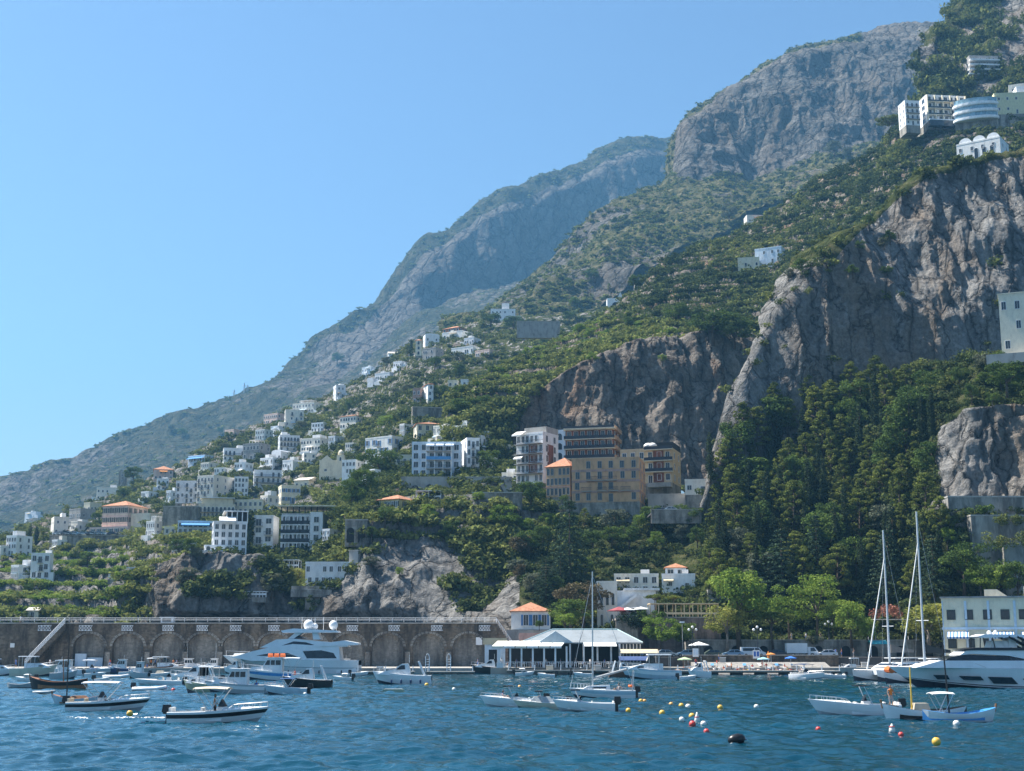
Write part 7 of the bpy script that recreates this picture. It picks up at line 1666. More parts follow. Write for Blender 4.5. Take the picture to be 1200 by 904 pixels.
def wheelhouse(label, pl, pr, py, flip=False, rz=0, hullm='white', stripe=None, name='cabin_boat', style='pilot', top=None, mast=False, fend=None, fbf=0.11, Bf=0.34, radar=True, botm=None, raft=None):
    root, L = place(name, label, pl, pr, py, rz, flip); B = max(2.0, L * Bf); fb = max(0.95, L * fbf * 1.15); k = max(1.05, L / 7.2); x0 = -L / 2
    hull(L, B, fb, 0.5, 0.12 * L, 0.9, 0.45, fb * 0.45).build('hull', [H[hullm], botm or m_anti, H[stripe] if stripe else H[hullm], H['white'], m_sole], root)
    z = fb * 1.02; hb = B * 0.36
    if style == 'pilot':
        cabin(root, [(x0 + L * .58, z), (x0 + L * .86, z + .1 * k), (x0 + L * .80, z + .55 * k), (x0 + L * .58, z + .72 * k)], hb * .9, hb * .7, H['white'], name='coachroof')
        P = lambda a, b_: (x0 + L * a, z + b_ * k)
        cabin(root, [P(.30, -.3), P(.62, -.3), P(.61, .75), P(.555, 1.5), P(.30, 1.55)], hb, hb * .86, H['white'], [[P(.50, .8), P(.585, .8), P(.545, 1.35), P(.50, 1.35)], [P(.42, .8), P(.485, .8), P(.485, 1.35), P(.42, 1.35)], [P(.325, .8), P(.405, .8), P(.405, 1.35), P(.325, 1.35)]], 'wheelhouse', front=(P(.606, .82), P(.565, 1.38)))
        b = MB(); b.box((x0 + L * .43, 0, z + 1.62 * k), (L * .31, B * .72, .1 * k)); b.build('wheelhouse_roof', H['white'], root)
    elif style == 'sport':
        P = lambda a, b_: (x0 + L * a, z + b_ * k)
        cabin(root, [P(.36, -.2), P(.90, .12), P(.78, .5), P(.62, .72), P(.50, 1.35), P(.40, 1.4), P(.36, .6)], hb, hb * .72, H['white'], [[P(.44, .72), P(.60, .66), P(.515, 1.18), P(.45, 1.22)]], 'coachroof', front=(P(.615, .76), P(.515, 1.30)))
        b = MB()
        for s in (-1, 1): b.tube([P(.12, 0)[:1] + (s * hb, z), (x0 + L * .22, s * hb * .95, z + 1.6 * k)], 0.09 * k, 6)
        b.tube([(x0 + L * .22, -hb * .95, z + 1.6 * k), (x0 + L * .22, hb * .95, z + 1.6 * k)], 0.09 * k, 6); b.build('targa_arch', H['white'], root)
    elif style == 'hard':
        P = lambda a, b_: (x0 + L * a, z + b_ * k)
        cabin(root, [P(.30, -.3), P(.88, .15), P(.74, .55), P(.60, .8), P(.30, .8)], hb, hb * .8, H['white'], [[P(.62, .3), P(.74, .3), P(.70, .5), P(.62, .5)]], 'coachroof')
        b = MB(); b.box((x0 + L * .36, 0, z + 1.85 * k), (L * .40, B * .7, .12 * k), 0, .94); b.build('hardtop', H['white'], root)
        b = MB()
        for a in (.18, .36, .53):
            for s in (-1, 1): b.tube([(x0 + L * a, s * hb * .9, z), (x0 + L * a, s * hb * .88, z + 1.8 * k)], .04, 5)
        b.build('hardtop_post', m_steel, root)
        b = MB(); b.add([(x0 + L * .58, -hb * .8, z + .85 * k), (x0 + L * .58, hb * .8, z + .85 * k), (x0 + L * .53, hb * .74, z + 1.75 * k), (x0 + L * .53, -hb * .74, z + 1.75 * k)], [(0, 1, 2, 3)])
        for s in (-1, 1): b.add([(x0 + L * .58, s * hb * .8, z + .85 * k), (x0 + L * .45, s * hb * .84, z + .85 * k), (x0 + L * .45, s * hb * .8, z + 1.75 * k), (x0 + L * .53, s * hb * .74, z + 1.75 * k)], [(0, 1, 2, 3)])
        b.build('windscreen', m_tint, root)
    bow_rail(root, L, B, fb, .5, .12 * L, .5, .5 * k)
    if top: bimini(root, x0 + L * .15, B * .8, L * .26, fb, z + 1.6 * k, H[top] if top in H else m_awn_w)
    if mast or radar:
        b = MB(); xm = x0 + L * .38; zm = z + 1.5 * k; b.tube([(xm, 0, zm), (xm, 0, zm + (3.0 if mast else .9) * k)], .035, 5); b.tube([(xm, -.3, zm + .7 * k), (xm, .3, zm + .7 * k)], .025, 5); b.build('antenna_mast', m_steel, root)
    if fend: fenders(root, L, B, fb, [x0 + L * f for f in (.18, .34, .5, .66)], H[fend])
    if raft:
        for i in range(3): b = MB(); b.tube([(x0 + L * (.30 + .1 * i) - .2 * k, 0, z + 1.85 * k), (x0 + L * (.30 + .1 * i) + .35 * k, 0, z + 1.85 * k)], .26 * k, 8); b.build('life_raft', H['orange'], root)
    return root, L, B, fb, k
def rowboat(label, pl, pr, py, flip=False, rz=0, hullm='white', rim='wood', mast=None, mastm=None, awn=None, name='wooden_boat', inside=None, fbf=0.13, stripe=None, cover=None):
    root, L = place(name, label, pl, pr, py, rz, flip); B = max(1.4, L * .33); fb = max(.42, L * fbf)
    hull(L, B, fb, .75, .5, deck_t=.86, sole=.12, double=True, coam=.09, stripe=(.6, .84)).build('hull', [H[hullm], m_anti, H[stripe] if stripe else H[hullm], H[rim] if rim else H[hullm], inside or H['beige']], root)
    for t in (.25, .45, .65):
        b = MB(); b.box((-L / 2 + L * t, 0, fb * .8), (.28, B * .86 * (1 - abs(2 * t - 1) ** 2.6) ** .8, .05)); b.build('thwart', H['wood'], root)
    b = MB(); x = L / 2 - .15; b.tube([(x, 0, fb * 1.2), (x + .12, 0, fb * 1.75 + .25)], .07, 6); b.build('stem_post', H['wood'], root)
    if mast:
        x, h, lean = mast; b = MB(); b.tube([(-L / 2 + L * x, 0, .1), (-L / 2 + L * x + lean, 0, h)], .07, 6, .045); b.build('mast', mastm or H['wood'], root)
    if awn: bimini(root, -L / 2 + L * awn, B * .85, L * .32, fb, 1.95, m_awn_w)
    if cover: b = MB(); b.box((-L * .1, 0, fb + .1), (L * .45, B * .6, .3), 0, .6); b.build('tarpaulin', H[cover], root)
    return root, L, fb
def inflatable(label, pl, pr, py, flip=False, rz=0, m=None, motor=True, cat='dinghy'):
    root, L = place('inflatable_dinghy', label, pl, pr, py, rz, flip, cat=cat); B = L * .46; r = L * .062
    P = [(-L / 2, -B / 2 + r, r), (-L * .1, -B / 2 + r, r), (L * .22, -B * .36, r * 1.1), (L * .42, -B * .16, r * 1.6), (L * .48, 0, r * 1.8), (L * .42, B * .16, r * 1.6), (L * .22, B * .36, r * 1.1), (-L * .1, B / 2 - r, r), (-L / 2, B / 2 - r, r)]
    b = MB(); b.smooth = True; b.tube(P, r, 8); b.build('tube', m or H['white'], root)
    b = MB(); b.prism([(-L * .45, -B / 2 + r), (L * .25, -B * .3), (L * .4, 0), (L * .25, B * .3), (-L * .45, B / 2 - r)], .02, .12, 'z'); b.build('floor', m_sole, root)
    b = MB(); b.span(-L * .46, -L * .42, -B / 2 + 2 * r, B / 2 - 2 * r, .05, r * 2.4); b.build('transom', H['grey'], root)
    b = MB(); b.box((-L * .05, 0, r * 1.5), (.22, B * .75, .05)); b.build('thwart', m_awn_w, root)
    if motor: outboard(root, -L * .44, .3)
    return root

# foreground
r, L, fb, k = motorboat('white motorboat with black stripe and white sun top beside the wooden boats', 82, 175, 833, stripe='black', top='white', topfr=(.40, .62), console=.40, name='motorboat', seatm='beige')
c = on_level(127, 833); person('person sitting at the console of the motorboat beside the wooden boats', c.x - .6, c.y, .45, 'sit', 'orange', 'black', PI / 2)
r, L, fb, k = motorboat('white motorboat with black stripe under way, one person standing in it', 201, 314, 847, stripe='black', top='beige', topfr=(.42, .48), console=.52, name='motorboat')
c = on_level(251, 847); person('person in white shirt and dark trousers standing at the wheel of the moving motorboat', c.x, c.y, .2, 'stand', 'white', 'black', PI / 2)
rowboat('black wooden boat with a tan mast and a white patch on its side', 34, 99, 808, hullm='black', rim='wood', mast=(.38, 3.6, .25), inside=H['brown'], flip=True)
rowboat('pale green wooden boat with a thin dark mast beside the black one', 60, 113, 826, hullm='pale', rim='wood', mast=(.66, 6.2, .1), mastm=m_black, flip=True, cover='wood')
rowboat('low grey rowing boat lying astern of the black wooden boat', 11, 40, 806, hullm='grey', rim=None)
inflatable('small grey inflatable between the black boat and the pale green one', 40, 64, 813, m=H['grey'], motor=False)
motorboat('long white open launch moored behind the first motorboat', 158, 214, 803, flip=True, console=.3, name='launch', Bf=.27, fbf=.085, rail=False)
inflatable('white inflatable dinghy in front of the long white launch', 157, 194, 810)
inflatable('small white dinghy between the sun top and the long launch', 122, 150, 795, motor=False)
wheelhouse('cabin boat with a green hull and tall white roof, bow to the left', 213, 262, 812, flip=True, hullm='green', style='hard', rz=-20, name='cabin_boat')
wheelhouse('white pilot house boat with grey hull and square windows', 240, 311, 813, flip=True, hullm='grey', stripe='white', style='pilot', name='cabin_boat', fbf=.12)
motorboat('pale blue open boat with a dark canopy frame beside the pilot house boat', 309, 360, 814, hullm='pale', top='navy', topfr=(.45, .45), flip=True, name='fishing_boat', Bf=.36, fbf=.14)
wheelhouse('black hulled boat with white cabin cover and red cushions', 331, 388, 806, hullm='black', style='sport', flip=True, name='cabin_boat', fbf=.13)
wheelhouse('passenger boat with pale blue cabin and orange life rafts on its roof', 282, 352, 797, hullm='white', stripe='blue', style='pilot', name='passenger_boat', raft=True, top='white', flip=True)
wheelhouse('white sport cruiser with raked windscreen in front of the arches', 199, 256, 802, hullm='white', style='sport', flip=True, name='sport_cruiser')
wheelhouse('chunky white cabin cruiser with blue fenders alone in the middle of the harbour', 437, 505, 802, hullm='white', style='sport', flip=True, fend='navy', name='cabin_cruiser', fbf=.125)
# left row along the quay
wheelhouse('white boat cut by the left edge of the row', -22, 16, 792, hullm='white', style='hard', name='cabin_boat')
wheelhouse('beige hulled cabin boat with a radar dome, second from the left', 14, 66, 793, hullm='cream', style='hard', name='cabin_boat', fbf=.15, stripe=None)
wheelhouse('white pilot boat with three square windows in the left row', 50, 97, 791, hullm='white', style='pilot', flip=True, name='pilot_boat')
motorboat('low white launch between the pilot boat and the blue hulled one', 88, 134, 790, hullm='white', top='white', name='launch', stripe='pale')
wheelhouse('boat with dark blue bow and white square cabin beside the brown hull', 126, 156, 790, flip=True, hullm='navy', style='pilot', name='cabin_boat', fbf=.15)
rowboat('brown varnished wooden hull tied in the left row', 150, 172, 788, hullm='wood', rim='wood', fbf=.2)
r_ = wheelhouse('excursion boat with white awning, crowded with people in the left row', 172, 216, 789, hullm='brown', style='hard', name='excursion_boat', top='white', stripe='white', fbf=.13)
wheelhouse('white flybridge boat right of the excursion boat', 206, 240, 788, hullm='white', style='pilot', name='cabin_boat', mast=True, fbf=.14)
wheelhouse('small white fishing boat with tall cabin near the yacht bow', 236, 262, 788, hullm='white', stripe='blue', style='pilot', name='fishing_boat', mast=True, fbf=.15, flip=True)
wheelhouse('blue and white fishing boat wedged behind the excursion boat', 176, 206, 785, hullm='blue', stripe='white', style='pilot', name='fishing_boat', mast=True, rz=15)
motorboat('open tender with a yellow cover between the arches and the flybridge boat', 222, 246, 784, cover='yellow', name='motorboat', rail=False)
motorboat('cream open boat with beige seats in the left row beside the radar domed one', 38, 62, 787, hullm='cream', top='beige', name='motorboat', seatm='beige', rz=10)
wheelhouse('small white cruiser with a navy stripe in front of the second arch', 100, 130, 785, stripe='navy', style='sport', name='sport_cruiser', rz=-15)
wheelhouse('grey hulled boat with a white hardtop behind the black wooden boat', 60, 90, 796, hullm='grey', style='hard', name='cabin_boat')
inflatable('pale inflatable behind the passenger boat with life rafts', 262, 284, 799, m=H['cream'])
for a, b_, y_, lab, kw in ((2, 26, 786, 'white hooded boat behind the beige cabin boat at the left', dict(style='sport')), (70, 92, 784, 'small pilot house boat between the white steps and the first arch', dict(style='pilot')), (128, 150, 784, 'white boat with a navy hardtop before the second arch', dict(style='hard', top='navy')),
        (150, 174, 796, 'grey and white cabin boat ahead of the long white launch', dict(style='pilot', hullm='grey')), (262, 288, 790, 'small cruiser under the bow of the big yacht', dict(style='sport')), (300, 326, 788, 'white fishing boat close along the big yacht', dict(style='hard', mast=True)),
        (396, 420, 789, 'white cabin boat tucked under the yacht stern', dict(style='pilot')), (560, 580, 784, 'pale cabin boat in front of the pale blue boat hut', dict(style='pilot', hullm='pale')), (676, 700, 784, 'white cabin boat against the right hand columns of the pavilion', dict(style='pilot')),
        (806, 832, 794, 'white cruiser off the left end of the bathing jetty', dict(style='sport', rz=10)), (986, 1010, 790, 'white cabin boat behind the bows of the catamarans', dict(style='hard'))):
    wheelhouse(lab, a, b_, y_, name='cabin_boat', flip=a % 4 > 1, **kw)
GP = 'people on the excursion boat'
gg = random.Random(3)
for i in range(9):
    px = 174 + i * 4.2; Yp = on_level(190, 789).y; person('passenger in a bright life vest on the crowded excursion boat' if i % 2 else 'passenger in dark clothes on the crowded excursion boat', xw(px, Yp), Yp + gg.uniform(-.5, .7), 1.0, 'stand' if i % 3 else 'sit', 'orange' if i % 2 else 'blue', 'black', gg.uniform(0, 6), GP)
for a, b_, y_, lab, kw in ((112, 128, 800, 'tiny white tender ahead of the pale green wooden boat', {}), (18, 40, 799, 'white open boat between the grey rowing boat and the quay row', dict(top='white')), (100, 124, 793, 'white open boat with a navy top under the white sports cruiser', dict(top='navy')), (140, 162, 791, 'white motorboat behind the white inflatable dinghy', dict(console=.5)),
        (178, 200, 793, 'white motorboat with beige cover below the excursion boat', dict(cover='beige')), (262, 286, 806, 'open boat with a red and white look alongside the pilot house boat', dict(stripe='orange')), (390, 412, 798, 'white open boat right of the black hulled one with red cushions', dict(top='white')), (412, 432, 792, 'white runabout under the stern of the big yacht', dict(console=.5)),
        (604, 626, 792, 'white motorboat off the left columns of the pavilion', dict(top='white')), (630, 650, 794, 'small white motorboat off the middle of the pavilion', {}), (672, 694, 793, 'white motorboat off the pavilion behind the sailing boat', dict(console=.45)), (796, 816, 797, 'low white motorboat right of the fishing cruiser', dict(console=.5))):
    motorboat(lab, a, b_, y_, name='motorboat', rail=False, flip=a % 3 == 0, **kw)
for i, (px, py, t, w_) in enumerate(((300, 813, 'blue', 'on the stern of the grey hulled pilot house boat'), (345, 806, 'red', 'on the black hulled cabin boat'), (152, 790, 'white', 'at the stern of the blue bowed boat'), (760, 796, 'white', 'on the fishing cruiser at the jetty'), (725, 818, 'grey', 'in the cockpit of the sailing boat'), (1045, 839, 'orange', 'on the motorboat with the long bow rail'), (590, 829, 'blue', 'on the left boat of the moored trio'))):
    c = on_level(px, py); person('person in a %s top %s' % (t, w_), c.x, c.y, .55, 'stand' if i % 2 else 'sit', t, 'grey', i * 1.3)
# middle
wheelhouse('black hulled cruiser with a grey cover at the left end of the pavilion jetty', 552, 596, 790, hullm='black', style='sport', flip=True, name='cabin_cruiser', fbf=.14)
inflatable('grey inflatable with a white hull beside the hooped ladders', 503, 528, 787, rz=15, m=H['grey'], flip=True); inflatable('white inflatable next to the black hulled cruiser', 532, 552, 787, m=H['white'], flip=True, rz=-20)
motorboat('small open boat with an aqua cover beyond the hooped ladders', 515, 540, 783, cover='aqua', name='motorboat', rail=False)
inflatable('little white dinghy hanging at the pavilion jetty', 646, 666, 789, m=H['white'], rz=20)
for i, (a, b_, lab, kw) in enumerate((
        (599, 624, 'open boat with green cushions moored at the jetty, left of the pavilion columns', dict(cover='green')), (622, 646, 'small white open boat at the jetty left of the cream hooded one', dict(console=.5)),
        (650, 672, 'boat with a cream cabin box at the pavilion jetty', dict(cover='beige')), (668, 692, 'boat with a rounded white hood at the pavilion jetty', dict(top='white')),
        (690, 716, 'grey console boat at the jetty behind the sailing boat', dict(console=.45, frame=.5)))):
    motorboat(lab, a, b_, 786, flip=bool(i % 2), name='motorboat', rail=False, rz=12 * (-1) ** i, **kw)
wheelhouse('dark brown hulled boat half hidden behind the white fishing cruiser', 714, 748, 794, hullm='brown', style='sport', name='cabin_boat', fbf=.16)
wheelhouse('white fishing cruiser with a hardtop and long pale blue hull at the jetty', 728, 797, 796, hullm='pale', style='hard', flip=True, name='fishing_cruiser', fbf=.12, stripe='white')
motorboat('small dark topped white boat nosing out from the bathing jetty', 934, 962, 796, flip=False, rz=-55, top='navy', name='motorboat', motor=m_black, topfr=(.35, .5))
motorboat('low white speedboat moored right of the dark topped one', 958, 990, 795, rz=10, flip=True, name='speedboat', console=.5)
motorboat('white open boat with a steel frame and folded dark canopy, left of the moored trio', 563, 636, 829, flip=True, frame=.55, name='motorboat', fbf=.12)
motorboat('white open boat with a tall canopy frame in the middle of the moored trio', 602, 662, 831, flip=True, frame=.5, hullm='cream', name='motorboat', cover='grey')
motorboat('white flat open boat on the right of the moored trio', 648, 719, 833, flip=True, name='motorboat', console=.55, frame=.62, hullm='white', fbf=.12)
for a, b_, y_, lab, kw in ((420, 437, 787, 'small white open boat tied to the pontoon right of the big yacht', {}), (474, 492, 786, 'small grey open boat on the pontoon left of the hooped ladders', dict(hullm='grey')), (798, 822, 790, 'white open boat at the left end of the bathing jetty', dict(top='white')),
        (826, 850, 790, 'pale blue open boat lying along the bathing jetty', dict(hullm='pale')), (858, 886, 790, 'long white launch in the middle of the bathing jetty', {}), (892, 918, 790, 'cream open boat at the right end of the bathing jetty', dict(hullm='cream')), (752, 776, 787, 'white console boat behind the fishing cruiser with the hardtop', dict(top='beige'))):
    motorboat(lab, a, b_, y_, name='motorboat', rail=False, console=.45, **kw)
def sailboat():
    root, L = place('sailboat', 'small white sailing boat with a grey mast and folded grey sail, moored in mid harbour', 668, 743, 818, 0, True); B = L * .31; fb = .75; x0 = -L / 2
    hull(L, B, fb, .3, .7, .8, .5, .35).build('hull', [H['white'], m_anti, H['pale'], H['white'], m_sole], root)
    cabin(root, [(x0 + L * .38, fb), (x0 + L * .80, fb + .1), (x0 + L * .72, fb + .42), (x0 + L * .38, fb + .52)], B * .3, B * .24, H['white'], [[(x0 + L * .44, fb + .2), (x0 + L * .66, fb + .2), (x0 + L * .64, fb + .34), (x0 + L * .44, fb + .36)]], 'coachroof')
    Y = root.location.y; hm = zt(670, Y); xm = (xw(694, Y) - root.location.x) * -1
    b = MB(); b.tube([(xm, 0, fb), (xm - .1, 0, hm)], .09, 8, .06); b.tube([(xm, -.7, hm * .52), (xm, .7, hm * .52)], .03, 5); b.build('mast', m_steel, root)
    b = MB(); b.tube([(xm - .1, 0, fb + 1.2), (x0 + L * .12, 0, fb + 2.1)], .12, 8); b.build('furled_mainsail', mat('sail_grey', (0.45, 0.46, 0.47), 0.8), root)
    b = MB()
    for p in ((L / 2 - .1, 0), (x0, 0), (xm, B * .45), (xm, -B * .45)): b.tube([(xm - .1, 0, hm * .97), (p[0], p[1], fb + .1)], .016, 4)
    b.build('stay', m_steel, root)
    b = MB()
    for s in (-1, 1): b.tube([(x0 + .3, s * B * .4, fb), (x0 + .1, s * B * .38, fb + 1.9)], .05, 6)
    b.tube([(x0 + .1, -B * .38, fb + 1.9), (x0 + .1, B * .38, fb + 1.9)], .05, 6); b.build('stern_arch', m_steel, root)
    bow_rail(root, L, B, fb, .3, .7, .7, .5); outboard(root, x0, .5)
    b = MB(); b.smooth = True; b.lathe((x0 + .3, -B * .3, fb + .3), [(.3, 0), (.32, .1), (.3, .22)], 12); b.build('lifebuoy', H['orange'], root)
    # a second, dark slanting mast of a boat behind it
    r2 = empty('dark_mast', (xw(672, 235), 235, 0), 0, 'thin dark slanting mast standing left of the grey mast', 'mast'); b = MB(); b.tube([(-.5, 0, 1), (1.8, 0, zt(736, 235))], .06, 6, .03); b.build('spar', m_black, r2); b = MB(); b.tube([(-.6, 0, .0), (-.4, 0, 1.5)], .14, 6); b.build('mast_foot', m_black, r2)
sailboat()
# right foreground
motorboat('white motorboat with high steel windshield frame and long bow rail, right foreground', 949, 1052, 839, flip=True, name='motorboat', console=.36, frame=.40, fbf=.12, Bf=.3, hullm='white')
r, L, fb = rowboat('white wooden boat with a yellow mast and dark rim behind the blue rimmed one', 1034, 1128, 844, flip=True, hullm='white', rim='black', mast=(.62, 3.7, 0), mastm=H['yellow'], fbf=.115)
b = MB(); b.box((0.1, 0, fb + .25), (1.2, .9, .5), 0, .8); b.build('engine_box', H['beige'], r); b = MB(); b.ball((-.2, -.98, .3), .22); b.build('fender', m_black, r)
r, L, fb = rowboat('white wooden boat with a bright blue inner rim, nearest on the right', 1087, 1168, 846, hullm='white', rim='blue', mast=(.33, 5.4, -.2), mastm=m_black, awn=.22, fbf=.115, inside=H['blue'])

# the big motor yacht at the end of the breakwater
def shape(root, pts, X, hw0, hw1, m, name, y0=0.0):
    P = [X(*p) for p in pts]; return cabin(root, P, hw0, hw1, m, name=name)
def yacht_left():
    Y = 264.0; s = Y / F * 1.0; px0, py0 = 342.0, 786.5
    root = empty('motor_yacht', (xw(px0, Y), Y, 0), PI, 'large white motor yacht with raked windows, radar arch and white domes lying against the breakwater', 'yacht')
    X = lambda px, py: (-(px - px0) * s, (py0 - py) * s)
    L = 158 * s; B = 6.2
    hull(L, B, 2.5, .36, 4.2, .92, .3, 1.6, stripe=(.4, .47), n=26).build('hull', [H['white'], m_anti, H['grey'], H['white'], m_teak], root)
    wz = lambda pts: [X(*p) for p in pts]
    cabin(root, wz([(276, 768), (300, 761), (318, 757), (345, 753), (398, 756), (400, 772), (300, 772)]), 2.7, 2.3, H['white'], [wz([(304, 766), (322, 763), (340, 763), (353, 768)]), wz([(357, 761), (378, 760), (392, 763), (396, 769), (362, 769)])], 'main_deck_house')
    cabin(root, wz([(308, 757), (326, 748), (345, 747), (398, 752), (408, 752), (408, 756), (345, 757)]), 2.35, 2.1, H['white'], [wz([(332, 755), (346, 750), (360, 751), (370, 754), (352, 755)])], 'upper_deck_house', front=(X(309, 756.5), X(326, 748.5)))
    cabin(root, wz([(338, 747), (352, 744), (360, 747)]), 1.9, 1.6, m_tint, [], 'bridge_windscreen')
    cabin(root, wz([(331, 738), (345, 735.5), (395, 738), (397, 740), (333, 740.5)]), 2.2, 2.0, H['white'], [], 'hardtop')
    cabin(root, wz([(338, 748), (344, 748), (362, 736), (352, 736)]), 1.9, 1.7, H['white'], [], 'arch_leg')
    cabin(root, wz([(368, 748), (376, 748), (372, 738), (366, 738)]), 1.9, 1.7, H['white'], [], 'arch_leg')
    cabin(root, wz([(372, 753), (404, 749), (420, 752), (420, 754), (372, 756)]), 2.5, 2.3, H['white'], [], 'aft_overhang')
    cabin(root, wz([(396, 771), (414, 772), (420, 784), (420, 786), (396, 786)]), 2.8, 2.7, H['white'], [], 'swim_platform')
    for px, py, r_ in ((361, 731.5, 1.0), (368, 733, .6), (389.5, 731.5, .85)):
        b = MB(); x, z = X(px, py); b.ball((x, .2, z), r_, 14, sz=1.05); b.build('radome', H['white'], root)
    b = MB()
    x, z = X(368, 735); b.tube([(x, 0, z), (x, 0, z + 2.0)], .06, 5)
    x, z = X(389.5, 740); b.tube([(x, .2, z), (x, .2, z + 1.4)], .18, 6)
    for px in (352, 377, 392): x, z = X(px, 738); b.tube([(x, -1, z), (x, -1, z + 2.6)], .03, 4)
    b.build('antenna_mast', H['white'], root)
    bow_rail(root, L, B, 2.5, .36, 4.2, .48, .9); fenders(root, L, B, 2.5, [-L * .38, -L * .22, 0, L * .2], m_black)
    b = MB(); x, z = X(283, 768); b.box((x, 0, z + .5), (2.2, 3, .5), 0, .8); b.build('sun_pad', m_awn_w, root)
yacht_left()
def yacht_right():
    Y = on_level(1140, 806.5).y; s = Y / F; px0 = 1150.0; py0 = 806.0
    root = empty('motor_yacht', (xw(px0, Y), Y, 0), PI, 'big white motor yacht with dark slanted hull windows cut by the right edge', 'yacht')
    X = lambda px, py: (-(px - px0) * s, (py0 - py) * s); wz = lambda pts: [X(*p) for p in pts]
    L = 216 * s; B = 5.6
    hull(L, B, 2.35, .12, 3.6, .92, .3, 1.3, stripe=(.05, .10), n=26).build('hull', [H['white'], m_anti, m_anti, H['white'], m_teak], root)
    cabin(root, wz([(1066, 783), (1096, 775), (1240, 775), (1240, 784)]), 2.55, 2.3, H['white'], [], 'foredeck')
    cabin(root, wz([(1098, 776), (1112, 770), (1130, 768), (1170, 770), (1210, 777), (1240, 778), (1240, 781), (1130, 778)]), 2.4, 2.15, m_tint, [], 'dark_glazing', wm=m_glass)
    cabin(root, wz([(1118, 769), (1126, 764), (1150, 762.5), (1240, 764), (1240, 776), (1212, 777), (1172, 769.5), (1134, 767.5)]), 2.3, 2.15, H['white'], [], 'coachroof')
    cabin(root, wz([(1122, 762.5), (1140, 760.5), (1240, 761), (1240, 763.8), (1130, 763.4)]), 2.3, 2.2, m_black, [], 'dark_coaming')
    for sx in (-1, 1):
        for q in ([(1088, 791), (1103, 791), (1106, 796), (1093, 796)], [(1115, 792), (1139, 792.5), (1143, 797), (1121, 796.5)], [(1147, 793), (1174, 793.5), (1181, 801), (1154, 800.5)], [(1186, 795), (1220, 796), (1228, 802), (1194, 801)]):
            b = MB(); P = wz(q); yb = []
            for x, z in P:
                t = (x + L / 2) / L; bs = B / 2 * (1 - max(0, (t - .42) / .58) ** 2.3); bc = bs * (.9 - .42 * t * t); zs = 2.35 * (1 + .12 * t ** 2.2); zc = -.02 + .55 * 2.35 * t ** 3.5; f = max(0, min(1, (z - zc) / (zs - zc))); yb.append(bc + (bs - bc) * (1 - (1 - f) ** 1.6))
            k = len(P); b.add([(x, sx * (y_ + .035), z) for (x, z), y_ in zip(P, yb)] + [(x, sx * (y_ - .06), z) for (x, z), y_ in zip(P, yb)], [tuple(range(k)), tuple(range(2 * k - 1, k - 1, -1))] + [(i, i + k, (i + 1) % k + k, (i + 1) % k) for i in range(k)]); b.build('hull_window', m_tint, root)
    cabin(root, wz([(1141, 748), (1150, 745.5), (1196, 746), (1198, 748.5), (1143, 749.5)]), 1.9, 1.8, H['white'], [], 'hardtop')
    b = MB(); b.mi(0)
    for sx in (-1, 1):
        for a, c_ in (((1143, 761), (1144, 749)), ((1160, 761), (1158, 749)), ((1202, 762), (1176, 748)), ((1212, 762), (1186, 748))): (xa, za), (xb, zb) = X(*a), X(*c_); b.tube([(xa, sx * 1.8, za), (xb, sx * 1.75, zb)], .07 if a[0] < 1170 else .16, 6)
    b.build('hardtop_post', m_black, root)
    b = MB(); x, z = X(1168, 757); b.box((x, 0, z), (2.4, 2.6, .9), 0, .8); x, z = X(1182, 755); b.box((x, 0, z), (1.0, 2.8, 1.2), 0, .8); b.build('sun_seat', m_awn_w, root)
    b = MB(); x, z = X(1160, 744); b.ball((x, 0, z), .32, 10); x, z = X(1166, 743); b.ball((x, .4, z), .25, 10); b.build('radome', H['white'], root)
    b = MB(); x, z = X(1072, 782); b.tube([(x, -1.5, 1.9), (x, -1.5, .2)], .05, 5); b.build('anchor_line', m_steel, root)
    bow_rail(root, L, B, 2.35, .12, 3.6, .6, .7)
yacht_right()
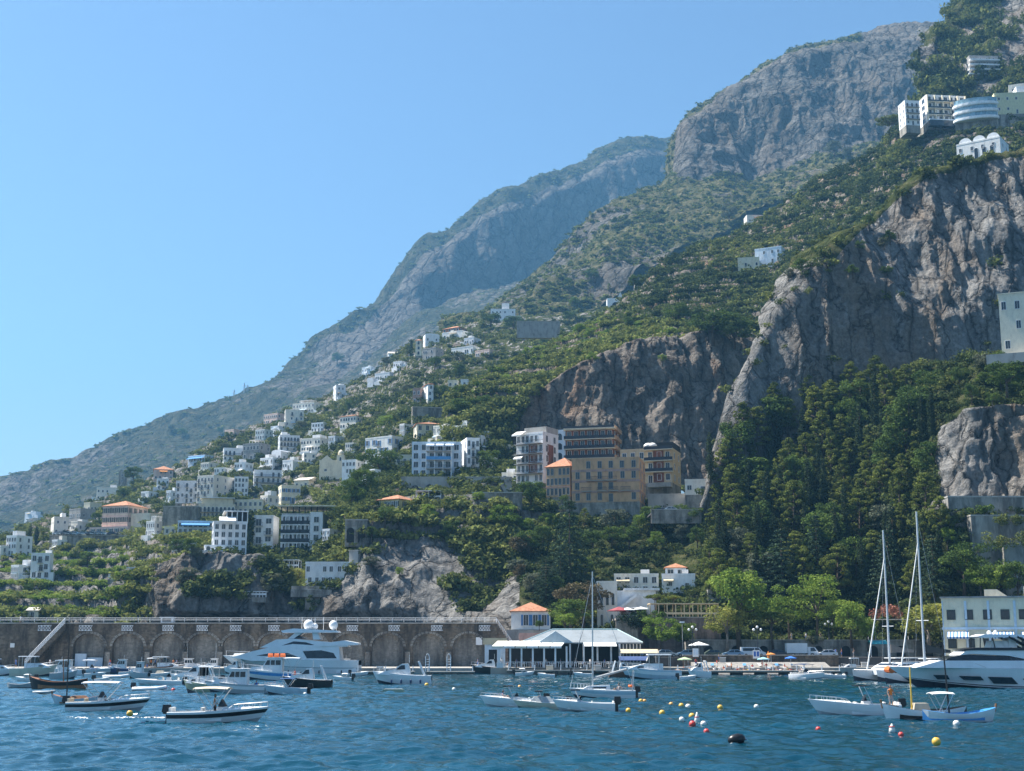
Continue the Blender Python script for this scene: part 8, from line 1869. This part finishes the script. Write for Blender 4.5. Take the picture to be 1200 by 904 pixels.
def catamaran(label, mpx, wl, top, hd, L, beam, cover, stay):
    c = on_level(mpx, wl); Y = c.y; root = empty('catamaran', (c.x + 1.0, c.y, 0), math.radians(hd), label, 'catamaran')
    for s in (-1, 1):
        b = hull(L, 1.9, 1.55, .12, .25, .7, .3, 1.2, n=16, cockpit=False, stripe=(.3, .4)); b.v = [(x, y + s * (beam / 2 - .95), z) for x, y, z in b.v]; b.build('hull', [H['white'], m_anti, H['white'], H['white'], H['white']], root)
    b = MB(); b.span(-L * .38, L * .22, -beam / 2 + 1.2, beam / 2 - 1.2, .95, 1.62); b.build('bridge_deck', H['white'], root)
    P = lambda a, z: (L * a, z)
    cabin(root, [P(-.26, 1.6), P(.20, 1.6), P(.14, 2.2), P(.02, 2.75), P(-.26, 2.8)], beam * .36, beam * .30, H['white'], [[P(-.22, 2.05), P(.13, 2.05), P(.04, 2.5), P(-.22, 2.55)]], 'saloon', front=(P(.165, 2.0), P(.06, 2.6)))
    b = MB(); b.span(-L * .42, -L * .02, -beam * .3, beam * .3, 3.35, 3.45); b.build('hardtop', H['white'], root)
    b = MB()
    for x in (-L * .41, -L * .1):
        for s in (-1, 1): b.tube([(x, s * beam * .28, 1.6), (x, s * beam * .28, 3.36)], .06, 5)
    b.tube([(L * .47, -beam / 2 + 1, 1.7), (L * .47, beam / 2 - 1, 1.7)], .09, 6); b.build('crossbeam', m_steel, root)
    hm = zt(top, Y); xm = L * .06
    b = MB(); b.tube([(xm, 0, 2.6), (xm, 0, hm)], .17, 8, .12); b.tube([(xm, -1.1, hm * .36), (xm, 1.1, hm * .36)], .05, 5); b.build('mast', mat('mast_grey', (0.50, 0.54, 0.58), 0.4), root)
    b = MB(); b.tube([(L * .45, 0, 1.8), (xm, 0, hm * stay)], .12, 6, .07); b.build('furled_jib', m_awn_w, root)
    b = MB(); b.prism([(xm - .3, 4.2), (xm - .3, 5.4), (xm - L * .2, 4.9), (xm - L * .42, 4.6), (xm - L * .42, 4.2)], -.22, .22); b.build('sail_cover', cover, root)
    b = MB()
    for s in (-1, 1):
        b.tube([(xm, 0, hm * .98), (xm - 1.5, s * (beam / 2 - .4), 1.6)], .02, 4)
    b.build('shroud', m_steel, root)
    b = MB()
    for s in (-1, 1): b.tube([(L * .46, s * (beam / 2 - .95), 2.3), (L * .2, s * (beam / 2 - .2), 2.3), (-L * .3, s * (beam / 2 - .2), 2.3)], .025, 4)
    b.build('rail', m_steel, root)
    return root
catamaran('white catamaran with the shorter mast and a grey sail cover, left of the pair', 1040, 798.5, 622, 213, 12.5, 6.6, mat('cover_grey', (0.16, 0.15, 0.14), 0.9), .82)
catamaran('white catamaran with the taller mast and a black sail cover beside the big yacht', 1081, 801, 600, 213, 12.8, 6.8, m_black, .82)
c = on_level(1062, 797); 
for i, px in enumerate((1041, 1050)): b = MB(); b.tube([(0, -1.2, 0), (0, 1.2, 0)], .45, 8); o = b.build('life_raft', H['orange']); o.location = (xw(px, 184), 184, 2.1); tag(o, 'orange roll stowed on the catamaran deck, %s' % ('the left one' if i == 0 else 'the right one'), 'life raft')

# buoys -------------------------------------------------------------------------
YE, RE, WH, OR = mat('buoy_yellow', (0.72, 0.44, 0.07), 0.4), mat('buoy_red', (0.62, 0.07, 0.06), 0.4), mat('buoy_white', (0.75, 0.74, 0.70), 0.4), mat('buoy_orange', (0.75, 0.40, 0.12), 0.4)
NM = {YE.name: 'yellow', RE.name: 'red', WH.name: 'white', OR.name: 'orange'}
WHERE = ['left one of a close pair right of the sailing boat', 'right one of a close pair right of the sailing boat', 'alone in front of the sailing boat pair', 'lying left of the busy cluster, farther out', 'between the lone one and the small white float', 'beside the three yellow ones', 'at the top of the colourful cluster', 'right under the yellow one of the cluster', 'at the left edge of the cluster', 'at the right edge of the cluster', 'below and right of the cluster', 'midway between the cluster and the right hand boats', 'a bit farther right under the bathing jetty', 'alone before the motorboat with the long bow rail', 'between the cone and the yellow one', 'under the nearest blue rimmed boat', 'nearest to the bottom right corner', 'against the hull of the motorboat with the long bow rail', 'in front of the motorboat with black stripe on the left', 'at the stern of the flat open boat of the trio', 'next to the one at the stern of the flat open boat', 'behind the stern of the cabin cruiser with blue fenders', 'alone in the middle between cruiser and moored trio', 'on a stick near the white dinghy on the left', 'between the open boats and the jetty', 'on the cabin cruiser mooring at left']
BU = [(751, 823, YE, .22), (755.5, 823, OR, .2), (776, 837.5, YE, .26), (786.5, 827, OR, .22), (798.5, 829, YE, .26), (806.5, 830, WH, .26), (811, 841.5, YE, .27), (811.5, 851, RE, .27), (799, 845, WH, .22), (824.5, 850.5, WH, .24), (828, 859.5, RE, .22), (844, 831, YE, .26), (886.5, 830, WH, .24), (959, 856.5, RE, .2), (1056, 863, RE, .2), (1121, 850.5, WH, .27), (1097.5, 872.5, YE, .3), (990.5, 839, OR, .22), (152, 838.5, YE, .28), (709.5, 832, OR, .27), (736.5, 834.5, YE, .24), (500, 804, YE, .26), (532, 809, WH, .22), (203, 810, RE, .24), (609, 806, OR, .22), (357.5, 815, WH, .22)]
for (px, py, m_, r_), wh in zip(BU, WHERE):
    c = on_level(px, py); k = c.y / 105.0; root = empty('mooring_buoy', (c.x, c.y, 0), 0, '%s buoy %s' % (NM[m_.name], wh), 'buoy', 'mooring buoys floating in the harbour')
    b = MB(); b.ball((0, 0, r_ * .45), r_ * (.62 + .28 * k), 14); b.build('float', m_, root)
    b = MB(); b.tube([(0, 0, r_ * (.8 + .25 * k)), (0, 0, r_ * (1.15 + .3 * k))], .05, 6); b.build('eye', m_black, root)
def cone(px, py, h, lab, m_=WH):
    c = on_level(px, py); root = empty('marker_buoy', (c.x, c.y, 0), 0, lab, 'buoy'); b = MB(); b.smooth = True; b.lathe((0, 0, -.1), [(.12, 0), (.2, .15), (.18, .3), (.1, h * .75), (.03, h)], 12); b.build('float', m_, root)
    b = MB(); b.lathe((0, 0, .3), [(.18, 0), (.17, .05)], 12); b.build('band', RE, root)
cone(1045.5, 858, .6, 'white cone shaped buoy in front of the wooden boats'); cone(817, 846, .75, 'tall white bottle shaped float in the busy cluster')
def black_float():
    c = on_level(863.5, 872); root = empty('mooring_float', (c.x, c.y, 0), .15, 'big black rounded mooring float tipped on its side near the bottom', 'buoy')
    b = MB(); b.smooth = True; b.tube([(-.48, 0, .12), (-.40, 0, .16), (-.2, 0, .22), (.1, 0, .27), (.32, 0, .28), (.44, 0, .27)], [.05, .2, .27, .29, .24, .12], 14); b.build('float', m_black, root)
    b = MB(); b.tube([(.44, 0, .27), (.55, 0, .22)], .06, 6); b.build('eye', m_steel, root)
    b = MB(); b.ball((-.35, -.25, .03), .06); b.ball((-.1, -.3, .03), .05); b.build('small_float', WH, root)
black_float()
for px, py, w_, lab in ((461, 811, 4.0, 'low green work float left under the cabin cruiser'), ):
    c = on_level(px, py); root = empty('work_float', (c.x, c.y, 0), 0, lab, 'float'); b = MB(); b.box((0, 0, .12), (w_ * .62, 1.2, .34), 0, .9); b.build('float_body', H['green'], root); b = MB(); b.box((0, 0, .32), (w_ * .5, .9, .05)); b.build('deck', H['grey'], root)

# bathers and strollers ---------------------------------------------------------
g = random.Random(21); TOPS = ['skin', 'white', 'red', 'blue', 'black', 'orange', 'grey', 'yellow']
GQ = 'people bathing and sitting on the beach and jetty'
for i in range(34):
    px = 796 + i * 4.4 + g.uniform(-1.5, 1.5); row = i % 3
    Yp, z = ((255.6, .76), (262.5, 1.0), (259.5, .42))[row]; pose = ('sit', 'stand', 'lie')[g.choice((0, 0, 1, 2)) if row else g.choice((0, 2))]
    if row: z = .15 + (Yp - 258) / 10.5 * 1.95 + .02
    t, b_ = g.choice(TOPS), g.choice(['blue', 'red', 'black', 'white'])
    person('%s person with %s and %s shorts on the %s' % (dict(sit='sitting', stand='standing', lie='lying')[pose], 'bare back' if t == 'skin' else t + ' top', b_, 'bathing jetty' if not row else 'grey beach'), xw(px, Yp), Yp, z, pose, t, b_, g.uniform(0, 6.28), GQ)
def bed(label, px, Y, z, m_, rz):
    r = empty('sun_lounger', (xw(px, Y), Y, z), rz, label, 'sun lounger', 'sun loungers on the beach'); b = MB(); b.box((-.3, 0, .3), (1.3, .6, .06)); b.add([(.35, -.3, .3), (.35, .3, .3), (.85, .3, .65), (.85, -.3, .65), (.35, -.3, .25), (.35, .3, .25), (.85, .3, .6), (.85, -.3, .6)], [(0, 1, 2, 3), (4, 7, 6, 5), (0, 4, 5, 1), (1, 5, 6, 2), (2, 6, 7, 3), (3, 7, 4, 0)]); b.build('cushion', m_, r)
    b = MB()
    for x in (-.85, .25):
        for s in (-.25, .25): b.span(x - .03, x + .03, s - .03, s + .03, 0, .27)
    b.build('leg', m_rail_w, r)
for i in range(14):
    px = 815 + i * 9.5; Yp = 260.6 if i % 2 else 264; m_ = [m_awn_w, m_pblue, m_awn_b, m_awn_w][i % 4]
    bed('%s sun lounger on the grey beach' % ('white' if m_ is m_awn_w else 'bright blue' if m_ is m_awn_b else 'pale blue'), px, Yp, .15 + (Yp - 258) / 10.5 * 1.95, m_, g.uniform(1.2, 2.0))
GR = 'guests at the pavilion restaurant'
for i in range(16):
    px = 588 + i * 8.6; person('guest in %s under the pavilion awnings' % ['white', 'dark clothes', 'blue'][i % 3], xw(px, 262), 262.5 - g.random() * 2.5, 1.65 if i % 2 else 1.2, 'sit' if i % 2 else 'stand', ['white', 'black', 'blue'][i % 3], 'grey', g.uniform(0, 6), GR)
GS = 'people strolling along the waterfront'
for i, (px, Yp, z, t) in enumerate(((1000, 274, 3.0, 'black'), (986, 275, 3.0, 'red'), (979, 276, 3.0, 'blue'), (842, 268, 2.1, 'black'), (806, 262, 1.2, 'white'), (815, 262, 1.2, 'red'), (928, 286, 6.2, 'grey'), (945, 287, 6.2, 'white'), (962, 286, 6.2, 'black'), (20, 278, 1.0, 'blue'), (60, 276, 1.0, 'white'), (130, 276, 1.0, 'red'), (345, 272, 1.0, 'black'), (560, 263, 1.2, 'blue'), (22, 290, float(zt(731, BY)), 'white'))):
    person('person in a %s top %s' % (t, ('beside the jetty steps', 'next to the turquoise stall', 'by the end of the road wall', 'at the top of the beach', 'under the pale green parasol', 'near the pale green parasol', 'under the feathery trees', 'between the feathery trees', 'at the end of the promenade', 'on the quay by the blank notice', 'at the foot of the white railed stair', 'in front of the first arch', 'behind the big yacht', 'by the blue boat hut', 'on top of the breakwater at the left')[i]), xw(px, Yp), Yp, z + .003, 'stand', t, 'blue' if i % 2 else 'grey', g.uniform(0, 6), GS)
# crates, boxes and small gear on the quays
for i, (px, Yp, z, m_, lab) in enumerate(((586, 259, 1.2, m_paintw, 'white fibreglass crate by the boat hut'), (644, 257.5, .8, H['beige'], 'beige locker on the pavilion jetty'), (700, 257.5, .8, m_conc, 'grey locker on the pavilion jetty near the masts'), (470, 259, .55, m_paintw, 'white dock box on the pontoon'), (446, 259, .55, m_conc, 'grey dock box near the yacht stern'), (846, 269.2, 2.1, m_conc, 'square stone pier on the beach wall'), (1012, 270, 1.2, m_conc, 'grey cabinet on the quay by the stall'))):
    r = empty('dock_box', (xw(px, Yp), Yp, z + .003), 0, lab, 'box'); b = MB(); b.box((0, 0, .4), (1.3, .7, .8), 0, .95); b.build('chest', m_, r); b = MB(); b.box((0, 0, .86), (1.36, .76, .1)); b.build('lid', m_paintw, r)
# wake behind the moving motorboat
def wake():
    c = on_level(201, 847); g = np.random.default_rng(4); N = 130; x = -g.random(N) ** 2.2 * 8 + .3; y = (g.random(N) - .5) * (.5 - x * .22)
    V_ = []; 
    for i in range(N):
        r_ = .03 + .10 * g.random() * (1 + x[i] / 12); a = g.random() * 6.28; V_ += [(c.x + x[i] + r_ * 1.8 * math.cos(a + q), c.y + y[i] + r_ * math.sin(a + q), .30 + .08 * g.random()) for q in (0, 1.57, 3.14, 4.71)]
    o = link('foam', np_mesh('foam', V_, quads(N), mat('foam_white', (0.85, 0.87, 0.88), 0.9))); tag(o, 'white wake foam', 'foam', None, 'stuff')
wake()
# pylons on the far ridge
for px, py, h, lab in ((274, 470, 13, 'thin lattice pylon on the far ridge, left one of three'), (286, 464, 15, 'thin lattice pylon on the far ridge, middle one'), (290, 463, 12, 'thin lattice pylon on the far ridge, right one'), (802, 160, 9, 'small mast on the far summit beside the big cliff')):
    Y = 2165 if px < 400 else 2610; p = W(px, py, Y); q = W(px, py - h, Y); root = empty('pylon', p, 0, lab, 'pylon'); hh = float(q[2] - p[2]); b = MB()
    for s in ((-1, -1), (1, -1), (1, 1), (-1, 1)): b.tube([(s[0] * 2, s[1] * 2, -8), (s[0] * .3, s[1] * .3, hh)], .35, 4)
    b.build('tower', m_steel, root); b = MB(); b.tube([(-3.5, 0, hh * .8), (3.5, 0, hh * .8)], .3, 4); b.build('cross_arm', m_steel, root)
